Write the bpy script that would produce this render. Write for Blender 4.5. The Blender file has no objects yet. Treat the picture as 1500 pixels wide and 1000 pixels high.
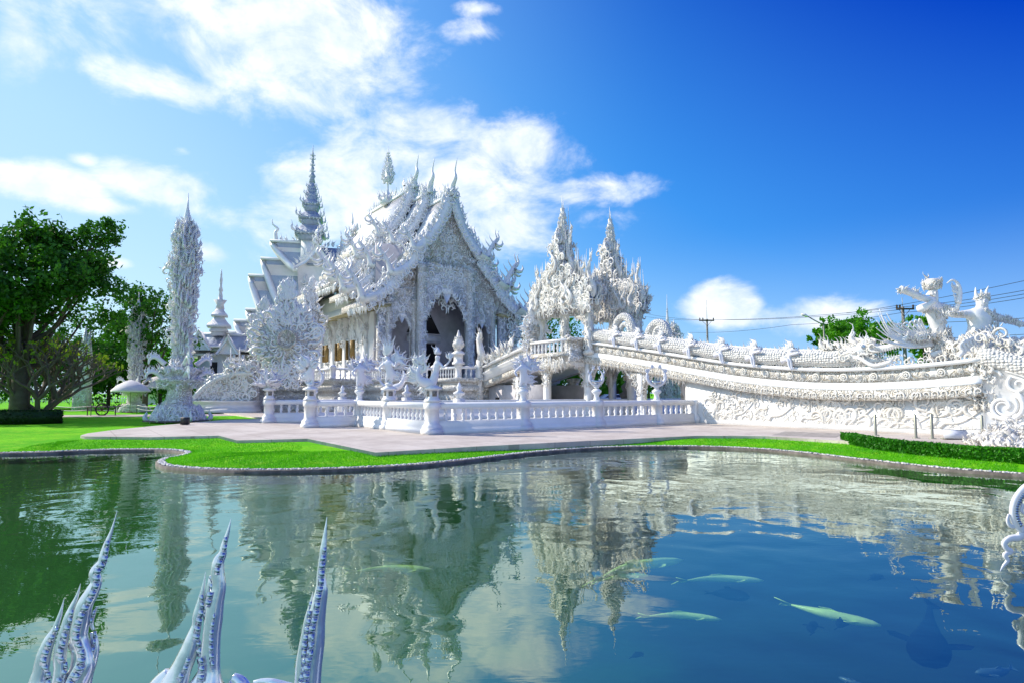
import bpy, bmesh, math, random
import numpy as np
from mathutils import Vector, Matrix
from mathutils.geometry import tessellate_polygon
random.seed(7); rng = np.random.default_rng(7)
S = bpy.context.scene; COL = S.collection
R = math.radians; PI = math.pi

# ------------------------------------------------------------------ camera
PITCH = R(4.76); F = 900.0; EYE = 1.6
cam_d = bpy.data.cameras.new('camera'); cam = bpy.data.objects.new('camera', cam_d); COL.objects.link(cam)
cam.location = (0, 0, EYE); cam.rotation_euler = (R(90) + PITCH, 0, 0)
cam_d.sensor_width = 36; cam_d.lens = 36 * F / 1500; cam_d.clip_end = 5000; cam_d.clip_start = 0.05
S.camera = cam
# ------------------------------------------------------------------ light
SUN_EL = R(37); SUN_AZ = math.atan2(-0.955, 0.30)        # azimuth from +Y, negative = left
sd = np.array([math.sin(SUN_AZ) * math.cos(SUN_EL), math.cos(SUN_AZ) * math.cos(SUN_EL), math.sin(SUN_EL)])
sun_d = bpy.data.lights.new('sun', 'SUN'); sun = bpy.data.objects.new('sun', sun_d); COL.objects.link(sun)
sun_d.energy = 4.9; sun_d.angle = R(0.5); sun_d.color = (1.0, 0.91, 0.78)
sun.rotation_euler = Vector(sd).to_track_quat('Z', 'Y').to_euler()
S.view_settings.view_transform = 'Standard'; S.view_settings.look = 'None'
S.view_settings.exposure = 0.14; S.view_settings.gamma = 1.0

# helpers: rays of the photo turned into points in the world
def ray(x, y):
    a = (x - 750) / F; b = (500 - y) / F
    return np.array([a, math.cos(PITCH) - b * math.sin(PITCH), math.sin(PITCH) + b * math.cos(PITCH)])
CAM = np.array([0, 0, EYE])
def gnd(x, y, z=0.0):
    d = ray(x, y); return CAM + d * ((z - EYE) / d[2])
def at(x, y, Y):
    d = ray(x, y); return CAM + d * (Y / d[1])

# ------------------------------------------------------------------ node helper
class NT:
    def __init__(s, tree): s.t = tree; s.n = tree.nodes; s.l = tree.links
    def new(s, typ, **kw):
        n = s.n.new(typ)
        for k, v in kw.items():
            if k.startswith('i_'):
                key = k[2:]; key = int(key) if key.isdigit() else key.replace('_', ' ')
                if isinstance(v, bpy.types.NodeSocket): s.l.new(v, n.inputs[key])
                else: n.inputs[key].default_value = v
            else: setattr(n, k, v)
        return n
    def math(s, op, a, b=0.0, c=None, clamp=False):
        n = s.n.new('ShaderNodeMath'); n.operation = op; n.use_clamp = clamp
        for i, v in enumerate((a, b) if c is None else (a, b, c)):
            if isinstance(v, bpy.types.NodeSocket): s.l.new(v, n.inputs[i])
            else: n.inputs[i].default_value = v
        return n.outputs[0]
    def mix(s, fac, a, b, typ='MIX'):
        n = s.n.new('ShaderNodeMix'); n.data_type = 'RGBA'; n.blend_type = typ
        for i, v in ((0, fac), (6, a), (7, b)):
            if isinstance(v, bpy.types.NodeSocket): s.l.new(v, n.inputs[i])
            else: n.inputs[i].default_value = v if i == 0 else (tuple(v) + (1,))[:4]
        return n.outputs[2]
    def ramp(s, fac, stops):
        n = s.n.new('ShaderNodeValToRGB'); el = n.color_ramp.elements
        while len(el) < len(stops): el.new(0.5)
        for e, (p, c) in zip(el, stops): e.position = p; e.color = tuple(c) + (1,)
        s.l.new(fac, n.inputs[0]); return n.outputs[0]
    def smooth(s, v, a, b):
        n = s.n.new('ShaderNodeMapRange'); n.interpolation_type = 'SMOOTHSTEP'
        s.l.new(v, n.inputs[0]); n.inputs[1].default_value = a; n.inputs[2].default_value = b
        return n.outputs[0]

# ------------------------------------------------------------------ sky with clouds
W_ = bpy.data.worlds.new('World'); S.world = W_; W_.use_nodes = True
nt = NT(W_.node_tree); nt.n.clear()
sky = nt.new('ShaderNodeTexSky', sky_type='NISHITA', sun_disc=False, sun_elevation=SUN_EL, sun_rotation=SUN_AZ,
             air_density=1.0, dust_density=0.6, ozone_density=3.0, altitude=300)
hs = nt.new('ShaderNodeHueSaturation', i_Color=sky.outputs[0], i_Saturation=1.5, i_Value=1.25, i_Hue=0.508)
tc = nt.new('ShaderNodeTexCoord'); sep = nt.new('ShaderNodeSeparateXYZ', i_0=tc.outputs['Generated'])
X, Y, Z = sep.outputs
hyp = nt.math('SQRT', nt.math('ADD', nt.math('MULTIPLY', X, X), nt.math('MULTIPLY', Y, Y)))
az = nt.math('ARCTAN2', X, Y); el_ = nt.math('ARCTAN2', Z, hyp)
ae = nt.new('ShaderNodeCombineXYZ', i_0=az, i_1=el_).outputs[0]
ns = nt.new('ShaderNodeTexNoise', noise_dimensions='3D', i_Vector=nt.new('ShaderNodeVectorMath', operation='MULTIPLY', i_0=ae, i_1=(1.0, 1.7, 1)).outputs[0],
            i_Scale=7.0, i_Detail=9.0, i_Roughness=0.62, i_Distortion=0.35)
blobs = [(400, 55, 215, 95, 1.15), (235, 118, 120, 30, .9), (480, 125, 110, 55, 1.0), (560, 40, 70, 60, .7), (150, 30, 160, 70, .45),
         (600, 225, 130, 62, 1.25), (730, 228, 105, 62, 1.25), (860, 280, 100, 20, 1.0), (480, 265, 90, 48, 1.15), (650, 320, 190, 60, 1.1), (450, 330, 90, 60, .8),
         (60, 268, 120, 28, 1.1), (235, 275, 95, 30, 1.1), (150, 302, 60, 16, .9), (290, 310, 70, 26, .6),
         (685, 48, 44, 12, .62), (700, 14, 30, 7, .45), (268, 220, 22, 10, .6), (125, 235, 20, 9, .6), (165, 385, 26, 7, .6), (300, 370, 40, 20, .6),
         (1062, 448, 60, 34, 1.5), (1180, 462, 105, 26, .95), (1270, 455, 70, 16, .6), (25, 40, 50, 70, .7)]
dens = None
for (px, py, rx, ry, st) in blobs:
    d = ray(px, py); a0 = math.atan2(d[0], d[1]); e0 = math.atan2(d[2], math.hypot(d[0], d[1]))
    k = math.cos(a0) ** 2
    v = nt.new('ShaderNodeVectorMath', operation='SUBTRACT', i_0=ae, i_1=(a0, e0, 0)).outputs[0]
    v = nt.new('ShaderNodeVectorMath', operation='MULTIPLY', i_0=v, i_1=(F / rx / k, F / ry / max(.7, math.cos(a0)), 0)).outputs[0]
    L = nt.new('ShaderNodeVectorMath', operation='LENGTH', i_0=v).outputs['Value']
    q = nt.math('MULTIPLY', nt.math('SUBTRACT', 1.28, L), st)
    dens = q if dens is None else nt.math('MAXIMUM', dens, q)
# clouds of the rest of the sky (behind and beside the camera)
back = nt.new('ShaderNodeTexNoise', i_Vector=tc.outputs['Generated'], i_Scale=3.0, i_Detail=6.0)
bk = nt.math('MULTIPLY', nt.math('SUBTRACT', back.outputs[0], 0.52), 5.0)
side = nt.smooth(nt.math('ABSOLUTE', az), 0.95, 1.3)
bk = nt.math('MULTIPLY', bk, side)
dens = nt.math('MAXIMUM', nt.math('MAXIMUM', dens, -4.0), nt.math('SUBTRACT', bk, nt.math('MULTIPLY', nt.math('SUBTRACT', 1.0, side), 4.0)))
dn = nt.math('ADD', nt.math('MINIMUM', dens, 0.75), nt.math('MULTIPLY', nt.math('SUBTRACT', ns.outputs[0], 0.5), 2.9))
cl = nt.smooth(dn, 0.02, 1.05)
fine = nt.new('ShaderNodeTexNoise', i_Vector=ae, i_Scale=11.0, i_Detail=8.0, i_Roughness=0.6)
ccol = nt.ramp(fine.outputs[0], [(0.30, (4.9, 5.8, 7.0)), (0.58, (7.6, 7.7, 7.9))])
deep = nt.math('MULTIPLY', nt.smooth(az, -0.15, 0.65), nt.smooth(el_, 0.02, 0.50))
hsd = nt.mix(deep, hs.outputs[0], (0.50, 0.66, 1.12), 'MULTIPLY')
sx_ = nt.math('DIVIDE', X, nt.math('MAXIMUM', hyp, 1e-4))
pp = nt.math('ADD', nt.math('MULTIPLY', nt.math('ADD', sx_, .64), .6 / 1.28), nt.math('MULTIPLY', el_, .4 / .55), clamp=True)
kS = 1 / .145
vivid = nt.ramp(pp, [(0.0, (.62 * kS, .81 * kS, .97 * kS)), (.27, (.40 * kS, .68 * kS, .96 * kS)), (.47, (.15 * kS, .45 * kS, .90 * kS)), (.64, (.055 * kS, .30 * kS, .82 * kS)), (.95, (.002 * kS, .045 * kS, .50 * kS))])
hsd = nt.mix(.82, hsd, vivid)
veil = nt.math('ADD', nt.math('MULTIPLY', nt.smooth(az, 0.30, -0.65), 0.30), nt.math('MULTIPLY', nt.smooth(el_, 0.26, 0.0), 0.38), clamp=True)
base = nt.mix(veil, hsd, (4.2, 6.0, 7.5))
skyc = nt.mix(nt.math('MULTIPLY', cl, 0.90), base, ccol)
bg = nt.new('ShaderNodeBackground', i_0=skyc, i_1=0.145)
wo = nt.new('ShaderNodeOutputWorld'); nt.l.new(bg.outputs[0], wo.inputs[0])

# ------------------------------------------------------------------ materials
MATS = {}
def mat(name, col, rough=0.6, metal=0.0, bump=None, spec=0.5, var=None, emis=None):
    """bump: (kind, scale, strength, distance); var: (scale, colour2, amount)"""
    m = bpy.data.materials.new(name); m.use_nodes = True; t = NT(m.node_tree)
    p = t.n['Principled BSDF']; p.inputs['Roughness'].default_value = rough; p.inputs['Metallic'].default_value = metal
    p.inputs['Specular IOR Level'].default_value = spec
    tcn = t.new('ShaderNodeTexCoord').outputs['Object']
    c = None
    if var:
        n = t.new('ShaderNodeTexNoise', i_Vector=tcn, i_Scale=var[0], i_Detail=5.0, i_Roughness=0.65)
        c = t.mix(t.smooth(n.outputs[0], 0.35, 0.68), col, [a * (1 - var[2]) + b * var[2] for a, b in zip(col, var[1])])
    if bump:
        kind, sc, st, dist = bump
        if kind == 'noise':
            h = t.new('ShaderNodeTexNoise', i_Vector=tcn, i_Scale=sc, i_Detail=6.0).outputs[0]
        elif kind == 'swirl':                       # contour-line arabesque: carved scrollwork
            n1 = t.new('ShaderNodeTexNoise', i_Vector=tcn, i_Scale=sc, i_Detail=1.5, i_Distortion=1.2).outputs[0]
            w = t.math('ABSOLUTE', t.math('SINE', t.math('MULTIPLY', n1, 30.0)))
            v = t.new('ShaderNodeTexVoronoi', i_Vector=tcn, i_Scale=sc * 3.2, feature='F1').outputs[0]
            h = t.math('ADD', t.math('MULTIPLY', t.smooth(w, 0.15, 0.8), 0.65), t.math('MULTIPLY', v, -0.6))
        elif kind == 'scale':
            mp = t.new('ShaderNodeVectorMath', operation='MULTIPLY', i_0=tcn, i_1=(1, 1, 1.2)).outputs[0]
            h = t.math('MULTIPLY', t.new('ShaderNodeTexVoronoi', i_Vector=mp, i_Scale=sc, i_Randomness=0.45).outputs[0], -1.0)
        elif kind == 'rows':
            wv = t.new('ShaderNodeTexBrick', i_Vector=t.new('ShaderNodeMapping', i_Vector=tcn, i_Rotation=(R(90), 0, 0)).outputs[0], i_Scale=sc)
            wv.inputs['Mortar Size'].default_value = 0.04; wv.inputs['Mortar Smooth'].default_value = 1
            h = t.math('MULTIPLY', wv.outputs['Fac'], -1.0)
        b = t.new('ShaderNodeBump', i_Strength=st, i_Distance=dist, i_Height=h)
        t.l.new(b.outputs[0], p.inputs['Normal'])
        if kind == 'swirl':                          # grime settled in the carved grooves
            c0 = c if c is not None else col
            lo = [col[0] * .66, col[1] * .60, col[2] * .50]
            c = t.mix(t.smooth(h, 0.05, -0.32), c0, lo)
    if c is not None: t.l.new(c, p.inputs['Base Color'])
    else: p.inputs['Base Color'].default_value = tuple(col) + (1,)
    MATS[name] = m; return m
M_white = mat('white_plaster', (.84, .84, .84), .45, bump=('noise', 9, .25, .02), var=(1.3, (.70, .70, .68), .5))
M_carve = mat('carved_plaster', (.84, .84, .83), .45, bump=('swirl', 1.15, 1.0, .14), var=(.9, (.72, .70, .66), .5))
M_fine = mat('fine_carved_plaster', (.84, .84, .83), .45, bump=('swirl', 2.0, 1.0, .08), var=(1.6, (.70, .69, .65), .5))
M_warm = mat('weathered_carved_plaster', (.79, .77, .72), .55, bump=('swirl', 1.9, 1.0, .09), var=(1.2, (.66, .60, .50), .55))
M_orn = mat('ornament_plaster', (.82, .82, .82), .38, bump=('noise', 14, .3, .02), var=(2.5, (.70, .69, .66), .5))
M_ornw = mat('aged_ornament_plaster', (.80, .785, .75), .45, bump=('noise', 12, .4, .03), var=(2.2, (.62, .57, .48), .6))
M_tile = mat('white_roof_tile', (.74, .74, .76), .40, bump=('rows', 1.6, .6, .05), var=(.7, (.66, .67, .70), .5))
M_tileg = mat('grey_roof_tile', (.40, .44, .52), .5, bump=('scale', 1.6, 1.0, .12), var=(1.0, (.33, .36, .43), .5))
M_scale = mat('scaled_plaster', (.70, .69, .66), .45, bump=('scale', 8.0, 1.0, .12))
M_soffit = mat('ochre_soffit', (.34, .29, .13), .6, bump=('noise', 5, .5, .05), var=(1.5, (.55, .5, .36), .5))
M_gold = mat('gilded_shutter', (.30, .20, .07), .4, 0.3, bump=('swirl', 3, .5, .03))
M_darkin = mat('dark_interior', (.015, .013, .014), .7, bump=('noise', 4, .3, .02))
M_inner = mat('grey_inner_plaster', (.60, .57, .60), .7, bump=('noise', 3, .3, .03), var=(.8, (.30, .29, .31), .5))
M_mirror = mat('mirror_mosaic', (.50, .54, .60), .06, 1.0)
M_gloss = mat('glossy_white_paint', (.72, .72, .77), .22, 0.0, bump=('noise', 18, .15, .003))
M_pearl = mat('pearl_lacquer', (.92, .91, .90), .13, .66, bump=('noise', 14, .5, .006), var=(9, (.70, .69, .68), .5))
M_concrete = mat('kerb_concrete', (.10, .085, .07), .85, bump=('noise', 12, .6, .02), var=(4, (.24, .21, .18), .7))
M_metal = mat('brushed_grey_metal', (.33, .34, .27), .45, 0.6, bump=('noise', 30, .2, .005))
M_flag = mat('flagstone', (.42, .38, .34), .85, bump=('noise', 5, .8, .03), var=(2.5, (.22, .19, .16), .8))
M_black = mat('black_metal', (.02, .02, .022), .5, bump=('noise', 20, .2, .005))
M_wood = mat('dark_timber', (.07, .045, .03), .8, bump=('noise', 10, .5, .02))
M_bark = mat('grey_bark', (.085, .065, .05), .9, bump=('noise', 9, .9, .05), var=(2, (.14, .12, .10), .6))
M_barkf = mat('pale_frangipani_bark', (.16, .135, .10), .85, bump=('noise', 14, .6, .02), var=(3, (.08, .07, .05), .6))
M_rock = mat('pale_rock', (.70, .68, .64), .6, bump=('noise', 6, .8, .05), var=(2, (.45, .42, .36), .6))
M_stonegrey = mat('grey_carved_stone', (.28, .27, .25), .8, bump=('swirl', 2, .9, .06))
M_cloth = mat('white_canvas', (.78, .77, .76), .8, bump=('noise', 20, .2, .005))
M_carpaint = mat('white_car_paint', (.75, .76, .78), .2)
M_glass = mat('dark_glass', (.02, .025, .03), .08)
M_red = mat('red_brown_paint', (.30, .10, .06), .6, bump=('noise', 8, .3, .01))
M_rubber = mat('black_rubber', (.02, .02, .02), .8, bump=('noise', 20, .3, .01))
M_fishp = mat('pale_carp_skin', (.80, .95, .28), .35, bump=('scale', 40, .3, .004), var=(5, (.5, .6, .3), .6))
M_fishd = mat('dark_catfish_skin', (.003, .005, .012), .95, spec=0.1, bump=('noise', 20, .3, .004))
M_fishg = mat('grey_fish_skin', (.07, .12, .18), .35, bump=('scale', 40, .3, .004))

def leafmat(name, c1, c2, trans=.35):
    m = bpy.data.materials.new(name); m.use_nodes = True; t = NT(m.node_tree); t.n.clear()
    g = t.new('ShaderNodeNewGeometry')
    tcn = t.new('ShaderNodeTexCoord').outputs['Object']
    n = t.new('ShaderNodeTexNoise', i_Vector=tcn, i_Scale=.6, i_Detail=2.0).outputs[0]
    f = t.math('ADD', t.math('MULTIPLY', g.outputs['Random Per Island'], .6), t.math('MULTIPLY', t.smooth(n, .35, .65), .45), clamp=True)
    c = t.mix(f, c1, c2)
    d = t.new('ShaderNodeBsdfDiffuse', i_Color=c); tr = t.new('ShaderNodeBsdfTranslucent', i_Color=c)
    gl = t.new('ShaderNodeBsdfGlossy', i_Roughness=.45, i_Color=(.5, .5, .5, 1))
    mx = t.new('ShaderNodeMixShader', i_0=trans, i_1=d.outputs[0], i_2=tr.outputs[0])
    m2 = t.new('ShaderNodeMixShader', i_0=.04, i_1=mx.outputs[0], i_2=gl.outputs[0])
    o = t.new('ShaderNodeOutputMaterial'); t.l.new(m2.outputs[0], o.inputs[0]); return m
M_leaf = leafmat('dark_green_leaves', (.012, .075, .005), (.075, .27, .012))
M_leafb = leafmat('bright_green_leaves', (.03, .19, .006), (.13, .42, .012), .45)
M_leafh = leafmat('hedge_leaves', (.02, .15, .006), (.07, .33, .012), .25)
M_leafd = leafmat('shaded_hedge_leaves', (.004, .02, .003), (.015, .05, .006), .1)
M_leafy = leafmat('yellow_green_leaves', (.10, .32, .01), (.42, .52, .03), .4)

def lawnmat():
    m = bpy.data.materials.new('lawn_grass'); m.use_nodes = True; t = NT(m.node_tree); p = t.n['Principled BSDF']
    tcn = t.new('ShaderNodeTexCoord').outputs['Object']
    n1 = t.new('ShaderNodeTexNoise', i_Vector=tcn, i_Scale=.35, i_Detail=4.0).outputs[0]
    n2 = t.new('ShaderNodeTexNoise', i_Vector=tcn, i_Scale=14.0, i_Detail=8.0, i_Roughness=.75).outputs[0]
    n3 = t.new('ShaderNodeTexNoise', i_Vector=tcn, i_Scale=2.2, i_Detail=5.0).outputs[0]
    a = t.mix(t.smooth(n1, .35, .65), (.11, .50, .004), (.22, .66, .006))
    b = t.mix(t.smooth(n2, .42, .66), a, (.06, .36, .003))
    c = t.mix(t.math('MULTIPLY', t.smooth(n3, .50, .70), .55), b, (.34, .58, .03))
    n4 = t.new('ShaderNodeTexNoise', i_Vector=tcn, i_Scale=.9, i_Detail=7.0, i_Roughness=.7).outputs[0]; c = t.mix(t.math('MULTIPLY', t.smooth(n4, .55, .75), .6), c, (.05, .27, .005))
    t.l.new(c, p.inputs['Base Color']); p.inputs['Roughness'].default_value = .9; p.inputs['Specular IOR Level'].default_value = .1
    bp = t.new('ShaderNodeBump', i_Strength=.9, i_Distance=.05, i_Height=n2); t.l.new(bp.outputs[0], p.inputs['Normal']); return m
M_lawn = lawnmat()
def pavemat(name, c1, c2, c3, sc):
    m = bpy.data.materials.new(name); m.use_nodes = True; t = NT(m.node_tree); p = t.n['Principled BSDF']
    tcn = t.new('ShaderNodeTexCoord').outputs['Object']
    mp = t.new('ShaderNodeMapping', i_Vector=tcn, i_Rotation=(0, 0, R(-35.56))).outputs[0]
    n1 = t.new('ShaderNodeTexNoise', i_Vector=mp, i_Scale=.5, i_Detail=8.0, i_Roughness=.65).outputs[0]
    n2 = t.new('ShaderNodeTexNoise', i_Vector=t.new('ShaderNodeVectorMath', operation='MULTIPLY', i_0=mp, i_1=(.35, 1.3, 1)).outputs[0], i_Scale=4.0, i_Detail=8.0, i_Roughness=.7).outputs[0]
    br = t.new('ShaderNodeTexBrick', i_Vector=mp, i_Scale=sc, offset=0.0); br.inputs['Mortar Size'].default_value = .012
    br.inputs['Brick Width'].default_value = 1.0; br.inputs['Row Height'].default_value = 1.0
    a = t.mix(t.smooth(n1, .38, .62), c1, c2); a = t.mix(t.math('MULTIPLY', t.smooth(n2, .5, .72), .6), a, c3)
    a = t.mix(t.math('MULTIPLY', br.outputs['Fac'], .6), a, c3)
    t.l.new(a, p.inputs['Base Color']); p.inputs['Roughness'].default_value = .75
    bp = t.new('ShaderNodeBump', i_Strength=.5, i_Distance=.02, i_Height=n2); t.l.new(bp.outputs[0], p.inputs['Normal']); return m
M_pave = pavemat('pinkish_plaza_paving', (.64, .57, .50), (.50, .43, .37), (.27, .22, .18), .7)
M_path = pavemat('garden_path_paving', (.55, .47, .44), (.48, .40, .37), (.38, .32, .28), .8)

def watermat():
    m = bpy.data.materials.new('pond_water_surface'); m.use_nodes = True; t = NT(m.node_tree); t.n.clear()
    tcn = t.new('ShaderNodeTexCoord').outputs['Object']
    sp = t.new('ShaderNodeSeparateXYZ', i_0=tcn)
    n1 = t.new('ShaderNodeTexNoise', i_Vector=tcn, i_Scale=1.5, i_Detail=0.0, i_Distortion=.6).outputs[0]
    mp = t.new('ShaderNodeVectorMath', operation='MULTIPLY', i_0=tcn, i_1=(1.0, 1.7, 1)).outputs[0]
    n2 = t.new('ShaderNodeTexNoise', i_Vector=mp, i_Scale=5.0, i_Detail=1.0, i_Distortion=.8).outputs[0]
    patch = t.smooth(t.new('ShaderNodeTexNoise', i_Vector=tcn, i_Scale=.28, i_Detail=2.0).outputs[0], .40, .64)
    far = t.smooth(sp.outputs[1], 6.0, 14.0)
    amp = t.math('ADD', .07, t.math('MULTIPLY', t.math('MULTIPLY', patch, far), .42))
    h = t.math('ADD', t.math('MULTIPLY', n1, 1.0), t.math('MULTIPLY', t.math('MULTIPLY', n2, amp), .8))
    # ring waves where fish have risen
    for (cx, cy, k, rmax) in ((gnd(200, 690, -.28)[0], gnd(200, 690, -.28)[1], 16, 2.6), (gnd(330, 705, -.28)[0], gnd(330, 705, -.28)[1], 14, 3.0),
                              (gnd(195, 735, -.28)[0], gnd(195, 735, -.28)[1], 18, 1.4)):
        v = t.new('ShaderNodeVectorMath', operation='SUBTRACT', i_0=tcn, i_1=(cx, cy, 0)).outputs[0]
        r = t.new('ShaderNodeVectorMath', operation='LENGTH', i_0=v).outputs['Value']
        wv = t.math('MULTIPLY', t.math('SINE', t.math('MULTIPLY', r, float(k))), t.smooth(r, rmax, .2))
        h = t.math('ADD', h, t.math('MULTIPLY', wv, .10))
    bp = t.new('ShaderNodeBump', i_Strength=1.0, i_Distance=.0095, i_Height=h)
    bf = t.new('ShaderNodeNewGeometry').outputs['Backfacing']       # light leaving the water is not blocked at the surface
    ior = t.math('ADD', 2.25, t.math('MULTIPLY', bf, 1 / 2.25 - 2.25))
    fr = t.new('ShaderNodeFresnel', i_IOR=ior, i_Normal=bp.outputs[0])
    gl = t.new('ShaderNodeBsdfGlossy', i_Roughness=.002, i_Normal=bp.outputs[0], i_Color=(.88, .99, .88, 1))
    tr = t.new('ShaderNodeBsdfTransparent', i_Color=(.72, .90, .78, 1))
    fc_ = t.math('ADD', t.math('MULTIPLY', fr.outputs[0], 1.05), .09, clamp=True)
    mx = t.new('ShaderNodeMixShader', i_0=fc_, i_1=tr.outputs[0], i_2=gl.outputs[0])
    o = t.new('ShaderNodeOutputMaterial'); t.l.new(mx.outputs[0], o.inputs[0]); return m
M_water = watermat()
M_bed = mat('green_pond_bed', (.001, .011, .018), .9, bump=('noise', 2, .4, .05), var=(.33, (.003, .03, .010), .85))
_t = NT(M_bed.node_tree); _p = _t.n['Principled BSDF']; _c = _p.inputs['Base Color'].links[0].from_socket; _o = _t.new('ShaderNodeTexCoord').outputs['Object']
_nz = _t.new('ShaderNodeTexNoise', i_Vector=_o, i_Scale=.45, i_Detail=4.0).outputs[0]; _sp = _t.new('ShaderNodeSeparateXYZ', i_0=_o)
_w = _t.math('ADD', _sp.outputs[0], _t.math('MULTIPLY', _nz, 5.0))                      # temple reflection's green painted into the left half of the bed
_c2 = _t.mix(_t.math('MULTIPLY', _t.smooth(_w, 5.2, 1.2), .9), _c, (.012, .14, .006))
_v = _t.new('ShaderNodeVectorMath', operation='SUBTRACT', i_0=_o, i_1=(1.9, 6.2, 0)).outputs[0]; _r = _t.new('ShaderNodeVectorMath', operation='LENGTH', i_0=_v).outputs['Value']
_c3 = _t.mix(_t.smooth(_t.math('ADD', _r, _nz), 2.4, .6), _c2, (.008, .11, .006)); _t.l.new(_c3, _p.inputs['Base Color'])

# ------------------------------------------------------------------ mesh builder
class MB:
    def __init__(s): s.v = []; s.f = []; s.n = 0
    def add(s, V, Fs):
        V = np.asarray(V, float).reshape(-1, 3)
        for F_ in Fs:
            F_ = np.asarray(F_, int)
            if F_.size: s.f.append(F_.reshape(-1, F_.shape[-1]) + s.n)
        s.v.append(V); s.n += len(V); return s
    def merge(s, o):
        if o.n: s.add(np.concatenate(o.v), [f for f in o.f])
        return s
    def box(s, x0, x1, y0, y1, z0, z1):
        V = [(x, y, z) for z in (z0, z1) for y in (y0, y1) for x in (x0, x1)]
        return s.add(V, [[(0, 2, 3, 1), (4, 5, 7, 6), (0, 1, 5, 4), (2, 6, 7, 3), (0, 4, 6, 2), (1, 3, 7, 5)]])
    def loft(s, rings, caps=True, closed=True):
        """rings: list of (k,3) arrays with the same k"""
        rings = [np.asarray(r, float) for r in rings]; k = len(rings[0]); n = len(rings)
        V = np.concatenate(rings); i = np.arange(k if closed else k - 1); j = (i + 1) % k
        Fq = np.concatenate([np.stack([a * k + i, a * k + j, (a + 1) * k + j, (a + 1) * k + i], 1) for a in range(n - 1)])
        fs = [Fq]
        if caps and closed: fs += [np.arange(k)[::-1][None], (np.arange(k) + (n - 1) * k)[None]]
        return s.add(V, fs)
    def tube(s, P, rad, k=6, caps=True):
        P = np.asarray(P, float); rad = np.broadcast_to(np.asarray(rad, float), (len(P),)); T = np.gradient(P, axis=0)
        rings = []; up = None
        for p, t_, r in zip(P, T, rad):
            t_ = t_ / (np.linalg.norm(t_) + 1e-9)
            if up is None: up = np.array([0, 0, 1.0]) if abs(t_[2]) < .9 else np.array([0, 1.0, 0])
            a = np.cross(t_, up); a /= np.linalg.norm(a) + 1e-9; b = np.cross(a, t_); up = b
            th = np.arange(k) / k * 2 * PI
            rings.append(p + r * (np.cos(th)[:, None] * a + np.sin(th)[:, None] * b))
        return s.loft(rings, caps)
    def lathe(s, prof, c=(0, 0, 0), k=12, rot=0.0, sq=False):
        """prof: (radius, z); k = sides; sq: k=4 with radius = half width"""
        th = np.arange(k) / k * 2 * PI + rot; m = math.sqrt(2) if sq else 1
        rings = [np.stack([c[0] + r * m * np.cos(th), c[1] + r * m * np.sin(th), np.full(k, c[2] + z)], 1) for r, z in prof]
        return s.loft(rings)
    def block(s, x0, x1, y0, y1, prof):
        """moulded block: prof = (z, outset)"""
        return s.loft([[(x0 - o, y0 - o, z), (x1 + o, y0 - o, z), (x1 + o, y1 + o, z), (x0 - o, y1 + o, z)] for z, o in prof])
    def prism(s, poly, y0, y1):
        """polygon in the xz plane extruded along y"""
        poly = [tuple(p) for p in poly]; k = len(poly)
        tri = tessellate_polygon([[Vector((p[0], p[1], 0)) for p in poly]])
        V = [(p[0], y0, p[1]) for p in poly] + [(p[0], y1, p[1]) for p in poly]
        i = np.arange(k); j = (i + 1) % k; T = np.array(tri)
        return s.add(V, [T, T[:, ::-1] + k, np.stack([i, j, j + k, i + k], 1)])
    def build(s, name, m, parent=None, smooth=False, loc=None, rotz=0.0):
        V = np.concatenate(s.v) if s.v else np.zeros((0, 3))
        me = bpy.data.meshes.new(name); me.vertices.add(len(V)); me.vertices.foreach_set('co', V.astype(np.float32).ravel())
        tot = np.concatenate([np.full(len(f), f.shape[1]) for f in s.f]); idx = np.concatenate([f.ravel() for f in s.f])
        me.loops.add(len(idx)); me.loops.foreach_set('vertex_index', idx.astype(np.int32))
        me.polygons.add(len(tot)); me.polygons.foreach_set('loop_start', np.concatenate([[0], np.cumsum(tot)[:-1]]).astype(np.int32))
        me.polygons.foreach_set('loop_total', tot.astype(np.int32))
        me.update(calc_edges=True); me.validate()
        if smooth: me.polygons.foreach_set('use_smooth', np.ones(len(me.polygons), bool))
        if m: me.materials.append(m)
        o = bpy.data.objects.new(name, me); COL.objects.link(o)
        if parent: o.parent = parent
        if loc is not None: o.location = loc
        if rotz: o.rotation_euler = (0, 0, rotz)
        return o

def tag(o, label=None, cat=None, group=None, kind=None):
    if label: o['label'] = label
    if cat: o['category'] = cat
    if group: o['group'] = group
    if kind: o['kind'] = kind
    return o
def thing(name, label, cat, loc=(0, 0, 0), rotz=0.0, group=None):
    o = bpy.data.objects.new(name, None); COL.objects.link(o); o.empty_display_size = .2
    o.location = tuple(float(a) for a in loc); o.rotation_euler = (0, 0, rotz); return tag(o, label, cat, group)
def dup(root, loc, rotz, label, sc=None):
    r = root.copy(); COL.objects.link(r); r.location = tuple(float(a) for a in loc); r.rotation_euler = (0, 0, rotz); r['label'] = label
    if sc: r.scale = (sc, sc, sc)
    for ch in list(root.children):
        c = ch.copy(); COL.objects.link(c); c.parent = r
        for g in list(ch.children):
            d = g.copy(); COL.objects.link(d); d.parent = c
    return r
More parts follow.
